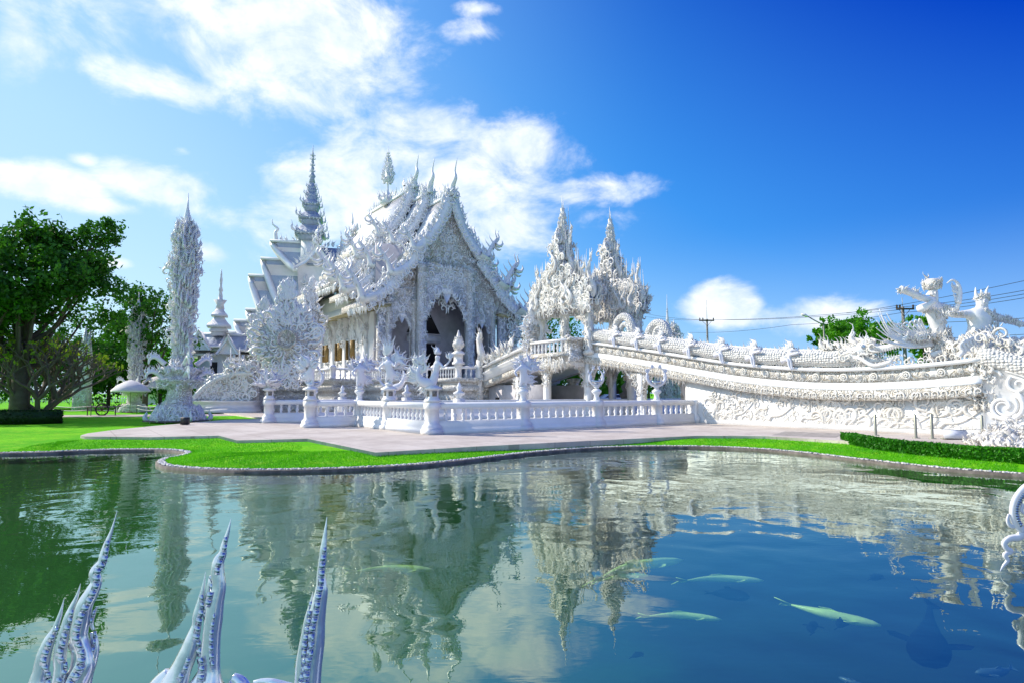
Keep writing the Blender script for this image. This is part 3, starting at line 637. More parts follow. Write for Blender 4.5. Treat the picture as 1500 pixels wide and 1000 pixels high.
def parasol(px, py_top, py_rim, half_px, py_base, label):
    b_ = gnd(px, py_base, LAWN); Yd = b_[1]; t = thing('parasol', label, 'parasol', b_, 0.3, 'white parasols in the garden')
    zt = at(px, py_top, Yd)[2] - b_[2]; zr = at(px, py_rim, Yd)[2] - b_[2]; rw = half_px * Yd / F
    c = MB(); k = 8; th = np.arange(k) / k * 2 * PI; rings = []
    for f_, z in ((.02, 1), (.35, .84), (.7, .48), (1, 0)): rings.append(np.stack([rw * f_ * np.cos(th), rw * f_ * np.sin(th), np.full(k, zr + (zt - zr) * z)], 1))
    rings.append(rings[-1] * np.array([1, 1, 1]) - np.array([0, 0, .16])); rings.append(np.stack([rw * .97 * np.cos(th), rw * .97 * np.sin(th), np.full(k, zr - .16)], 1)); rings.append(np.stack([rw * .96 * np.cos(th), rw * .96 * np.sin(th), np.full(k, zr - .03)], 1)); rings.append(np.stack([rw * .02 * np.cos(th), rw * .02 * np.sin(th), np.full(k, zt - .05)], 1))
    c.loft(rings); c.build('canopy', M_cloth, t)
    MB().tube([(0, 0, 0), (0, 0, zt - .03)], .035, 6).build('pole', M_metal, t); MB().lathe([(.3, 0), (.3, .06), (.1, .12)], k=10).build('base', M_concrete, t)
    rbm = MB()
    for a in th: rbm.tube([(0, 0, zr - .1), (rw * .95 * math.cos(a), rw * .95 * math.sin(a), zr - .06)], .012, 4)
    rbm.build('ribs', M_metal, t); return t
parasol(190, 556, 571, 26, 604, 'white octagonal parasol nearest the second flame column, lowest of the three')
parasol(229, 550, 566, 25, 601, 'white parasol just left of the tall flame column')
parasol(289, 551, 566, 19, 601, 'white parasol half hidden behind the right side of the tall flame column')
# cart with one big wheel
cb = gnd(149, 608, LAWN); ct = thing('cart', 'grey flat garden cart standing on a big spoked wheel beside the path', 'cart', cb, 0.15)
wh = MB(); th = np.linspace(0, 2 * PI, 25); wh.tube([(.44 * math.cos(a), 0, .46 + .44 * math.sin(a)) for a in th], .055, 6); wo_ = wh.build('wheel', M_rubber, ct)
hb = MB(); hb.tube([(0, -.08, .46), (0, .08, .46)], .08, 8)
for a in th[:-1:3]: hb.tube([(0, 0, .46), (.41 * math.cos(a), 0, .46 + .41 * math.sin(a))], .014, 4)
hb.build('spokes', M_wood, wo_); MB().box(-1.2, .95, .12, .9, .62, .70).build('deck', M_stonegrey, ct)
for x in (-1.1, .85): MB().tube([(x, .2, 0), (x, .2, .62)], .04, 6).build('leg', M_wood, ct)
MB().tube([(.9, .5, .7), (1.7, .5, 1.0)], .03, 6).build('handle', M_metal, ct)
# low rounded white kiosk wall behind the parasols
kq = gnd(225, 592, LAWN); kt = thing('garden_kiosk', 'low white rounded wall with two small dark openings behind the parasols', 'kiosk', kq, .1)
sc_ = kq[1] / F; kw = MB(); kx = [(-22, 0), (-22, 12), (-15, 19), (-4, 24), (22, 25), (34, 25), (34, 0)]; kw.prism([(x * sc_, z * sc_) for x, z in kx], 0, 2.2); kw.build('wall', M_cloth, kt)
MB().box(11 * sc_, 17 * sc_, -.03, .3, 17 * sc_, 20 * sc_).build('window', M_darkin, kt); MB().box(15 * sc_, 18 * sc_, -.03, .3, 7 * sc_, 9.5 * sc_).build('window', M_darkin, kt)
# small twisted sculpture on the grass
sq = gnd(224, 591, LAWN) + np.array([0, -1.2, 0]); st_ = thing('garden_sculpture', 'twisted black and white stem-like sculpture left of the tall flame column', 'sculpture', sq)
k = sq[1] / F; st = MB(); st.tube(catmull([(0, 0, 0), (1.5 * k, 0, 5 * k), (-.5 * k, 0, 10 * k), (-1.5 * k, 0, 14 * k), (1 * k, 0, 18 * k), (-1 * k, 0, 24 * k)], 4), [1.6 * k] * 8 + [1.0 * k] * 12 + [.4 * k], 6); st.build('stem', M_black, st_)
st = MB(); st.tube(catmull([(-2.5 * k, 0, 0), (-1.5 * k, 0, 6 * k), (1.5 * k, -.1, 13 * k), (6 * k, -.1, 15 * k)], 4), np.linspace(1.5 * k, .3 * k, 13), 6)
for a in range(6): stamp(st, FL[a % 4], ((-3 + a) * k, 0, 17 * k), (1, 0, 0), (a - 3, 0, 4), 5 * k)
st.build('white_branches', M_orn, st_)
# spotlight box on the paving
sb = gnd(271, 621.5, 0.0); sb_t = thing('floodlight_box', 'small black box light on the paving in front of the tall flame column', 'light', sb, .1)
MB().block(-.17, .17, -.12, .12, [(.02, 0), (.02, .01), (.36, .01), (.38, -.01)]).build('housing', M_black, sb_t); MB().box(-.13, .13, .111, .135, .1, .32).build('lens', M_glass, sb_t); MB().box(-.12, .12, -.09, .09, 0, .02).build('foot', M_metal, sb_t)
#@@PART3
# ================================================================== the naga bridge
RL = lambda r, s, z=0.0: tuple(W(r, s, z))
br = thing('naga_bridge', 'long white carved bridge rising from the dragon wall at right to the temple steps', 'bridge', RL(0, 0), ROT)
ZT = np.array([(-12.3, 2.92), (-11, 2.80), (-9, 2.70), (-6.8, 2.70), (-4.7, 2.82), (-2, 3.12), (.5, 3.53), (3.3, 4.02), (6.2, 4.5), (9.1, 4.95), (9.6, 5.0)])
ZR = catmull(ZT, 5)
zr = lambda s: float(np.interp(s, ZR[:, 0], ZR[:, 1]))
def sweep(prof, ss, zf=zr, side=-1):
    return [np.array([[side * x, s, zf(s) + z] for x, z in (prof if side < 0 else prof[::-1])]) for s in ss]
ss = np.linspace(-12.3, 9.4, 66)
for sd_ in (-1, 1):
    MB().loft(sweep([(1.9, -.16), (2.24, -.16), (2.30, -.08), (2.24, 0), (1.9, .02)], ss, side=sd_)).build('handrail', M_white, br)
    MB().loft(sweep([(1.8, -.66), (2.12, -.66), (2.12, -.16), (1.8, -.16)], ss, side=sd_)).build('frieze', M_warm, br)
    MB().loft(sweep([(1.8, -.98), (2.34, -.98), (2.30, -.88), (2.16, -.72), (2.14, -.66), (1.8, -.66)], ss, side=sd_)).build('cove_moulding', M_white, br)
    MB().loft(sweep([(1.8, -1.42), (2.24, -1.42), (2.36, -1.36), (2.30, -1.2), (2.37, -.98), (1.8, -.98)], ss, side=sd_)).build('carved_band', M_warm, br)
fl = MB()      # rosettes and lozenges of the frieze
for sd_ in (-1, 1):
    for i, s in enumerate(np.arange(-11.6, 9.2, .62)):
        th = np.arange(8) / 8 * 2 * PI; rr_ = .17 if i % 2 else .10
        for k, (f1, f2, dx) in enumerate([(1, .72, .05), (.45, .2, .08)]):
            rings = [[(sd_ * (2.12 + a), s + rr_ * f * math.cos(q), zr(s) - .41 + rr_ * f * math.sin(q)) for q in th] for f, a in ((f1, -.02), (f1, dx), (f2, dx), (f2 * .9, 0.0))]
            fl.loft(rings, caps=False)
    for s in np.arange(-12.1, 9.3, .30):
        stamp(fl, SC[rng.integers(4)], (sd_ * 2.33, s, zr(s) - 1.24), (0, rng.choice([-1, 1]), 0), (0, 0, 1), .26, 1.2)
        stamp(fl, SPK[rng.integers(2)], (sd_ * 2.36, s, zr(s) - 1.33), (0, 1, 0), (0, .1, -1), .14, 1.2)
    for s in np.arange(-12.1, 9.3, .16):
        stamp(fl, SC[rng.integers(4)], (sd_ * rng.uniform(2.0, 2.16), s, zr(s) + rng.uniform(.05, .2)), (0, rng.choice([-1, 1]), 0), (0, rng.normal(0, .5), 1), .24 * rng.uniform(.7, 1.3), 1.5)
fl.build('frieze_ornament', M_ornw, br)
# deck and solid lower walls
MB().loft([np.array([[-1.8, s, zr(s) - 1.3], [1.8, s, zr(s) - 1.3], [1.8, s, zr(s) - .95], [-1.8, s, zr(s) - .95]]) for s in ss]).build('deck', M_white, br)
s2 = np.linspace(-12.3, 1.4, 40)
MB().loft([np.array([[-2.2, s, -.1], [-2.04, s, .25], [-2.0, s, zr(s) - 1.41], [2.0, s, zr(s) - 1.41], [2.04, s, .25], [2.2, s, -.1]]) for s in s2]).build('lower_wall', M_white, br)
rl = MB()      # carved waves and scrolls of the lower wall, dense towards the middle and the foot
def wall_scroll(n, s0, s1, z0, z1, size, units, x=-2.03, sg=.9):
    for _ in range(n):
        s = rng.uniform(s0, s1); top = zr(max(min(s, 9), -12)) - 1.5; z = rng.uniform(z0, min(z1, top)); a = rng.normal(0, sg)
        stamp(rl, units[rng.integers(len(units))], (x, s, z), (0, math.cos(a), -math.sin(a)), (0, math.sin(a), math.cos(a)), size * rng.uniform(.6, 1.2), 1.6)
wall_scroll(40, -12, -6, .25, 1.2, .62, SC); wall_scroll(60, -7.5, .2, .2, 1.5, .5, SC + FL); wall_scroll(150, -12, .5, .02, .4, .34, FL + SC, sg=.5)
wall_scroll(60, -3.5, -.2, .1, 1.7, .38, FL + SC); wall_scroll(46, -12, -5, 1.0, 1.35, .3, FL + SC)
for s0_, z0_, L_, a_ in [(-10.8, .25, 1.6, .5), (-9.0, .2, 1.7, .35), (-7.2, .25, 1.5, .6), (-5.2, .3, 1.4, .4), (-3.6, .3, 1.5, .55), (-1.7, .3, 1.4, .7)]:
    t_ = np.linspace(0, 1, 14); P = [(-2.04, s0_ - L_ * math.cos(a_) * t + .3 * math.sin(t * PI), z0_ + L_ * math.sin(a_) * t * t + .12 * math.sin(t * 2 * PI)) for t in t_]; rl.tube(P, .075 * (1 - t_ * .8) + .01, 6)
rl.build('wall_relief', M_ornw, br)
MB().box(-2.02, -1.98, -4.72, -4.42, .62, .82).build('drain_opening', M_darkin, br)
# landing with its balustrade, and the stair down to the temple
LS0, LS1, LX = 9.6, 13.6, 3.45
for sd_ in (-1, 1):
    x0, x1 = sorted((sd_ * 1.7, sd_ * LX))
    MB().block(x0, x1, LS0, LS1, [(3.62, .0), (3.66, .06), (4.0, .06), (4.02, .12), (4.25, .04), (4.3, .0)]).build('landing_slab', M_warm, br)
    xo = sd_ * (LX - .12)
    bl = MB()
    for s in np.linspace(LS0 + .35, LS1 - .35, 9): bl.lathe([(.07, 4.3), (.07, 4.34), (.05, 4.4), (.10, 4.58), (.055, 4.78), (.07, 4.92), (.06, 4.98)], (xo, s, 0), 8)
    bl.build('landing_balusters', M_white, br, smooth=False)
    MB().loft([[(xo - .14, s, 4.98), (xo + .14, s, 4.98), (xo + .16, s, 5.1), (xo, s, 5.17), (xo - .16, s, 5.1)] for s in (LS0 - .05, LS1 + .05)]).build('landing_rail', M_white, br)
    for s in (LS0 + .1, LS1 - .1): MB().block(xo - .13, xo + .13, s - .13, s + .13, [(4.3, .02), (4.36, .02), (4.4, 0), (5.17, 0), (5.2, .04), (5.28, .04), (5.4, -.1)]).build('landing_post', M_fine, br)
    # angled returns between landing and bridge parapet
    a, b_ = sorted((sd_ * 2.1, sd_ * LX))
    MB().block(a, b_, LS0 - .28, LS0 - .004, [(3.6, 0), (3.62, .05), (4.0, .05), (4.05, .0), (4.98, 0), (5.0, .05), (5.14, .05), (5.2, 0)]).build('landing_return', M_fine, br)
dr = MB()      # dripping ornament hanging under the landing
for i in range(130):
    s = rng.uniform(LS0, LS1); stamp(dr, (FL + SC)[rng.integers(8)], (-LX - .02 + rng.uniform(-.1, .15), s, 3.66), (0, rng.choice([-1, 1]), 0), (0, rng.normal(0, .25), -1), rng.uniform(.35, .8) * (1.25 - .5 * abs(s - 11.4) / 2), 1.6)
for i in range(40):
    x = rng.uniform(-LX, -2.2); stamp(dr, (FL + SC)[rng.integers(8)], (x, LS0 - .22, 3.66), (1, 0, 0), (rng.normal(0, .25), 0, -1), rng.uniform(.3, .6), 1.6)
for s in (1.9, 4.6, 6.8): pass
for s in np.arange(1.4, 9.4, .14): stamp(dr, (FL + SPK)[rng.integers(6)], (-2.1, s, zr(s) - 1.40), (0, 1, 0), (0, rng.normal(0, .2), -1), rng.uniform(.2, .45), 1.5)
dr.build('hanging_ornament', M_ornw, br)
MB().box(-1.7, 1.7, LS0 - .3, LS1 + .1, 3.7, 4.1).build('landing_floor', M_white, br)
# columns with flared carved brackets
def bcol(x, s, top, w=.2, sp=.9):
    MB().block(x - w, x + w, s - w, s + w, [(0, .14), (.3, .14), (.34, .04), (.5, 0), (top - 1.1, 0), (top, 0)]).build('column', M_white, br)
    bm_ = MB()
    for d in (-1, 1):
        P = [(s + d * w * .8, top - 1.5)] + [(s + d * (w + sp * t ** 2.2), top - 1.5 + 1.45 * t ** .8) for t in np.linspace(.1, 1, 7)] + [(s + d * w * .8, top)]
        k = len(P); V = [(x - w * .92, p[0], p[1]) for p in P] + [(x + w * .92, p[0], p[1]) for p in P]; i = np.arange(k); j = (i + 1) % k; T = np.array(tessellate_polygon([[Vector((p[0], p[1], 0)) for p in P]]))
        bm_.add(V, [T, T[:, ::-1] + k, np.stack([i, j, j + k, i + k], 1)])
        for q in range(26):
            t = rng.random(); stamp(bm_, (SC + FL)[rng.integers(8)], (x - w * rng.uniform(.7, 1.1), s + d * (w + sp * t ** 2.2 * rng.random()), top - 1.5 + 1.45 * t ** .8), (0, d, 0), (0, rng.normal(0, .6), -1), rng.uniform(.2, .42), 1.4)
    bm_.build('bracket', M_fine, br)
for x in (-2.0, 2.0):
    bcol(x, 4.6, zr(4.6) - 1.42); bcol(x, 9.2, 3.55, .24)
for x in (-3.1, 3.1): bcol(x, 12.2, 3.6, .2)
for x in (-2.7, 2.7): bcol(x, 16.0, 2.75, .18, .5)
# stair parapet descending to the temple
ZS = lambda s: float(np.interp(s, [13.5, 16, 18, 20.6], [5.18, 4.75, 4.32, 3.72]))
s3 = np.linspace(13.62, 20.6, 16)
for sd_ in (-1, 1):
    MB().loft(sweep([(2.5, -.18), (3.02, -.18), (3.1, -.09), (3.02, 0), (2.5, .02)], s3, ZS, sd_)).build('stair_handrail', M_white, br)
    MB().loft(sweep([(2.5, -.55), (2.9, -.55), (2.9, -.18), (2.5, -.18)], s3, ZS, sd_)).build('stair_frieze', M_warm, br)
    MB().loft(sweep([(2.5, -1.25), (2.95, -1.25), (2.85, -.8), (3.05, -.62), (3.05, -.55), (2.5, -.55)], s3, ZS, sd_)).build('stair_moulding', M_white, br)
    MB().loft(sweep([(2.5, -1.75), (2.82, -1.75), (2.95, -1.6), (2.9, -1.25), (2.5, -1.25)], s3, ZS, sd_)).build('stair_carved_band', M_warm, br)
MB().loft([np.array([[-2.5, s, ZS(s) - 1.7], [2.5, s, ZS(s) - 1.7], [2.5, s, ZS(s) - 1.2], [-2.5, s, ZS(s) - 1.2]]) for s in s3]).build('stair_flight', M_white, br)
nb = MB()
for s in np.arange(13.8, 20.3, .13): stamp(nb, FL[rng.integers(4)], (-2.8, s, ZS(s)), (0, 1, 0), (0, .45 + rng.normal(0, .1), 1), .35 + .5 * max(0, (s - 16.5)) / 4 * rng.uniform(.6, 1.5), 1.5)
for s in np.arange(16.5, 20.9, .14): stamp(nb, FL[rng.integers(4)], (-2.9 + rng.uniform(-.25, .25), s, ZS(s) + rng.uniform(-.1, .5)), (0, 1, 0), (rng.normal(0, .3), rng.uniform(-.2, .8), 1), rng.uniform(.5, 1.25), 1.5)
nb.tube([(-2.9, 20.3, 4.0), (-2.95, 20.9, 4.9), (-3.0, 21.1, 5.9), (-3.0, 21.0, 6.5)], [.32, .3, .22, .1], 8)
for k_ in range(14): stamp(nb, SPK[k_ % 2], (-3.0, 20.9 + rng.uniform(-.2, .2), 4.6 + .14 * k_), (0, 1, 0), (rng.normal(0, .3), rng.choice([-1, 1]) * rng.uniform(.2, .8), 1), .7, 1.5)
nb.build('stair_naga_crest', M_ornw, br)
cc = MB(); cc.tube([(-3.0, 20.9, 0), (-3.05, 20.9, 2), (-3.0, 20.9, 4.2)], [.34, .26, .34], 8)
for i in range(70): a = rng.uniform(0, 2 * PI); stamp(cc, (FL + SC)[rng.integers(8)], (-3.0 + .27 * math.cos(a), 20.9 + .27 * math.sin(a), rng.uniform(0, 3.9)), (math.sin(a), -math.cos(a), 0), (0, 0, 1), rng.uniform(.25, .5), 1.5)
cc.build('carved_newel', M_ornw, br)
MB().box(-2.5, -2.3, 13.0, 20.4, 0, 2.2).box(2.3, 2.5, 13.0, 20.4, 0, 2.2).build('under_stair_wall', M_inner, br)
MB().box(-2.53, -2.49, 18.9, 19.4, .95, 1.25).build('wall_vent', M_darkin, br)

# end block of the bridge with its dragon face relief, beyond the archer statue
eb = MB(); P = [(-12.3, 2.9), (-12.7, 2.75), (-13.6, 2.35), (-14.8, 1.7), (-16.2, 1.0), (-17.5, .5), (-18.5, .2), (-18.5, -.1), (-12.3, -.1)]
V = [(-2.1, a, b) for a, b in P] + [(2.1, a, b) for a, b in P]; k = len(P); i = np.arange(k); j = (i + 1) % k; T = np.array(tessellate_polygon([[Vector((p[0], p[1], 0)) for p in P]]))
eb.add(V, [T, T[:, ::-1] + k, np.stack([i, j, j + k, i + k], 1)]); eb.build('approach_wall', M_white, br)
rl = MB()
def spiral(s, z, r0, turns, a0, hand, w=.06, x=-2.14, tail=None):
    t = np.linspace(0, 1, 26); th = a0 + hand * t * turns * 2 * PI; r = r0 * (1 - .85 * t); P = [(x, s + r[k] * math.cos(th[k]), z + r[k] * math.sin(th[k])) for k in range(26)]
    if tail: P = [(x, tail[0], tail[1]), (x, (tail[0] + P[0][1]) / 2, (tail[1] + P[0][2]) / 2 + .06)] + P; t = np.concatenate([[0, 0], t])
    rl.tube(P, w * (1 - .6 * t) + .012, 6)
for a in [(-12.9, 1.1, .62, 1.3, 2.2, 1, .09), (-12.9, 1.1, .42, 1.2, 2.2, 1, .05), (-13.35, 1.9, .34, 1.2, 1, -1, .06), (-13.9, 1.55, .42, 1.4, 3, 1, .06), (-14.5, 1.15, .36, 1.2, 0, -1, .06), (-13.4, .6, .3, 1.2, 0, 1, .05),
          (-14.0, .8, .28, 1.3, 2, -1, .05), (-15.2, .75, .3, 1.2, 1, 1, .05), (-12.6, 2.15, .3, 1.2, 3, -1, .05), (-14.9, .35, .25, 1.2, 1, 1, .05), (-12.65, .45, .3, 1.1, 1, 1, .05)]: spiral(*a)
for (s0_, z0_, s1_, z1_, b_) in [(-12.4, .35, -16.2, .25, .25), (-12.5, .18, -16.4, .12, .2), (-13.0, 2.4, -15.6, 1.15, .1), (-13.1, 2.2, -15.2, 1.2, .12), (-12.4, .9, -13.6, .35, -.3)]:
    t_ = np.linspace(0, 1, 14); rl.tube([(-2.13, s0_ + (s1_ - s0_) * t, z0_ + (z1_ - z0_) * t + b_ * math.sin(t * 3 * PI) * .4) for t in t_], .05, 6)
for s in np.arange(-13.4, -16.0, -.21): rl.tube([(-2.12, s, .55), (-2.17, s - .03, .42), (-2.12, s - .02, .3)], [.06, .075, .02], 6)
rl.build('dragon_face_relief', M_orn, br)
nb = MB(); t_ = np.linspace(0, 1, 16); nb.tube([(-1.9, -12.2 - 6 * t, 3.0 - 2.7 * t + .12 * math.sin(t * 6)) for t in t_], .42, 10); nb.build('sloping_naga_body', M_scale, br, smooth=True)
nb = MB()
for i in range(120): t = rng.random(); stamp(nb, (FL + SC)[rng.integers(8)], (-1.9 + rng.uniform(-.3, .3), -12.4 - 6 * t, 3.55 - 2.7 * t + rng.uniform(-.1, .2)), (0, -1, 0), (0, rng.uniform(-.2, .9), 1), rng.uniform(.25, .55), 1.4)
for i in range(120): stamp(nb, FL[rng.integers(4)], (-2.15 + rng.uniform(-.1, .25), -12.3 + rng.uniform(-.35, .35), rng.uniform(.9, 3.2)), (0, rng.choice([-1, 1]), 0), (0, rng.normal(0, .5), 1), rng.uniform(.2, .45), 1.5)
nb.build('crest_flames', M_ornw, br)

# dragon stretched along the parapet, with its head at the low end
dg_ = thing('dragon_sculpture', 'long white scaled dragon lying on the bridge parapet, toothed jaws open towards the winged archer', 'sculpture', RL(-1.95, 0), ROT)
sd2 = np.linspace(-7.6, 9.2, 50); b_ = MB(); b_.tube([(0, s, zr(s) + .42 + .03 * math.sin(s * 4)) for s in sd2], .40 + .0 * sd2, 12); b_.build('body', M_scale, dg_, smooth=True)
b_ = MB()
for s in np.arange(-7.6, 9.2, .24): stamp(b_, SPK[rng.integers(2)], (0, s, zr(s) + .78), (0, -1, 0), (0, .35, 1), rng.uniform(.22, .4), 1.6)
for s in np.arange(-8.4, -6.2, .13): stamp(b_, FL[rng.integers(4)], (rng.uniform(-.2, .1), s, zr(s) + .85), (0, -1, 0), (0, .7 + rng.normal(0, .2), 1), rng.uniform(.4, .8), 1.6)
b_.tube([(0, s, zr(s) + .80) for s in np.linspace(-8.4, 9.2, 60)], .06, 6); b_.build('spines', M_ornw, dg_)
h_ = MB(); hz = zr(-8) + .55; Hp = lambda s, z, x=0: (x, s, hz + z)
h_.tube([Hp(-7.4, -.05), Hp(-7.8, .08), Hp(-8.15, .24), Hp(-8.4, .30), Hp(-8.7, .20), Hp(-9.1, .26), Hp(-9.5, .42), Hp(-9.75, .60), Hp(-9.85, .72)], [.40, .42, .34, .28, .15, .13, .14, .10, .03], 10)
h_.tube([Hp(-7.8, -.15), Hp(-8.3, -.25), Hp(-8.8, -.30), Hp(-9.2, -.22), Hp(-9.5, -.08)], [.28, .20, .10, .09, .03], 8)
h_.build('head', M_orn, dg_, smooth=True); hf = MB()
for i in range(90): s = rng.uniform(-8.6, -7.2); a = rng.uniform(-PI, PI); stamp(hf, (FL + SC)[rng.integers(8)], (.40 * math.cos(a), s, hz + .1 + .38 * math.sin(a)), (0, -1, 0), (0, .8, rng.normal(.3, .5)), rng.uniform(.2, .42), 1.6)
for s in np.arange(-8.7, -9.8, -.1): stamp(hf, FL[rng.integers(4)], (0, s, hz + .34 - (s + 8.7) * .36), (0, -1, 0), (0, .3, 1), .22, 1.6)
hf.build('mane', M_ornw, dg_); tt_ = MB()
for s in np.arange(-8.5, -9.75, -.1): stamp(tt_, SPK[0], (-.15, s, hz + .12 - (s + 8.5) * .17), (0, 1, 0), (0, 0, -1), .22, 1.6); stamp(tt_, SPK[0], (-.12, s, hz - .16), (0, 1, 0), (0, 0, 1), .18, 1.6)
tt_.build('teeth', M_orn, dg_)
e_ = MB(); e_.tube([Hp(-8.2, .3, -.34), Hp(-8.2, .3, -.24)], [.09, .12], 8); e_.build('eye', M_mirror, dg_)
stm = MB(); stamp(stm, FL[2], Hp(-7.9, .4), (0, 1, 0), (0, .3, 1), 1.1, 1.5); stamp(stm, FL[0], Hp(-8.4, .4), (0, 1, 0), (0, .5, 1), .7, 1.5); stm.tube(catmull([Hp(-9.3, -.35, -.3), Hp(-8.6, -.5, -.35), Hp(-8.1, -.2, -.35), Hp(-7.8, -.1, -.3)], 4), .09, 6); stm.build('crest', M_orn, dg_)
lp = MB()      # coiled loops of the tail by the gate
for s0_, w_, h0 in [(6.3, .85, 1.25), (3.55, .8, 1.05)]:
    th = np.linspace(-.25, PI + .25, 16); lp.tube([(.25, s0_ + w_ * math.cos(a), zr(s0_) + .55 + h0 * math.sin(a)) for a in th], .26, 10); th = np.linspace(0, PI, 12); lp.tube([(.1, s0_ - .25 + .42 * math.cos(a), zr(s0_) + .6 + .7 * math.sin(a)) for a in th], .16, 8)
lp.build('coils', M_scale, dg_, smooth=True)

# crouching guardians on the parapet
def guardian(loc, label):
    t = thing('guardian_statue', label, 'statue', loc, ROT - R(90), 'crouching guardian statues on the bridge parapet'); t.scale = (.88,) * 3
    skin('body', [(0, .1, .12, .20), (.05, .05, .38, .22), (.16, 0, .58, .13), (.30, 0, .70, .17), (.48, -.02, .66, .09), (.62, -.02, .60, .06), (.14, -.22, .48, .11), (.50, -.32, .42, .085), (.82, -.30, .50, .07), (.36, -.34, -.02, .06), (.40, -.36, -.30, .06), (.48, -.36, -.40, .05), (-.1, -.3, .1, .13), (.22, -.36, .16, .1), (.28, -.38, -.25, .07), (.42, -.4, -.42, .05)],
         [(0, 1), (1, 2), (2, 3), (3, 4), (4, 5), (1, 6), (6, 7), (7, 8), (1, 12), (12, 13), (13, 14), (14, 15), (6, 9), (9, 10), (10, 11)], M_gloss, t)
    c = MB()
    for k in range(9): stamp(c, FL[k % 4], (.22 - .06 * k, 0, .78 - .05 * k), (1, 0, 0), (-.5 - .08 * k, 0, 1), .62 - .03 * k, 1.6)
    for k in range(5): stamp(c, SPK[k % 2], (.34 - .05 * k, 0, .82), (1, 0, 0), (-.2, 0, 1), .4, 1.6)
    c.build('crest', M_orn, t); e = MB()
    for y in (-.13, .1): MB().tube([(.42, y, .74), (.47, y * 1.05, .75)], [.035, .03], 6).build('eye', M_black, t)
    j = MB(); j.tube([(.36, -.02, .56), (.50, -.02, .50), (.60, -.02, .50)], [.07, .05, .03], 6); j.build('jaw', M_gloss, t); return t
gl_ = ['crouching white guardian at the high end of the parapet, beside the coiled dragon tail', 'crouching white guardian between the two coils of the dragon tail', 'crouching white guardian, third from the gate, right of the second coil',
       'crouching white guardian, fourth from the gate, in front of the distant left utility pole', 'crouching white guardian, fifth from the gate', 'crouching white guardian, sixth from the gate', 'crouching white guardian nearest the dragon head, last of the seven']
g0 = None
for px, lb in zip([905, 938, 972, 1017, 1062, 1110, 1163], gl_):
    lo, hi = -11, 12
    for _ in range(40):
        mid = (lo + hi) / 2; q = W(-2.1, mid, 0); x = 750 + F * q[0] / (q[1] * math.cos(PITCH))
        if x > px: lo = mid
        else: hi = mid
    L_ = W(-2.12, mid + .25, zr(mid) + .22)
    g0 = guardian(L_, lb) if g0 is None else (dup(g0, L_, ROT - R(90) + rng.normal(0, .08), lb, .88) and g0)

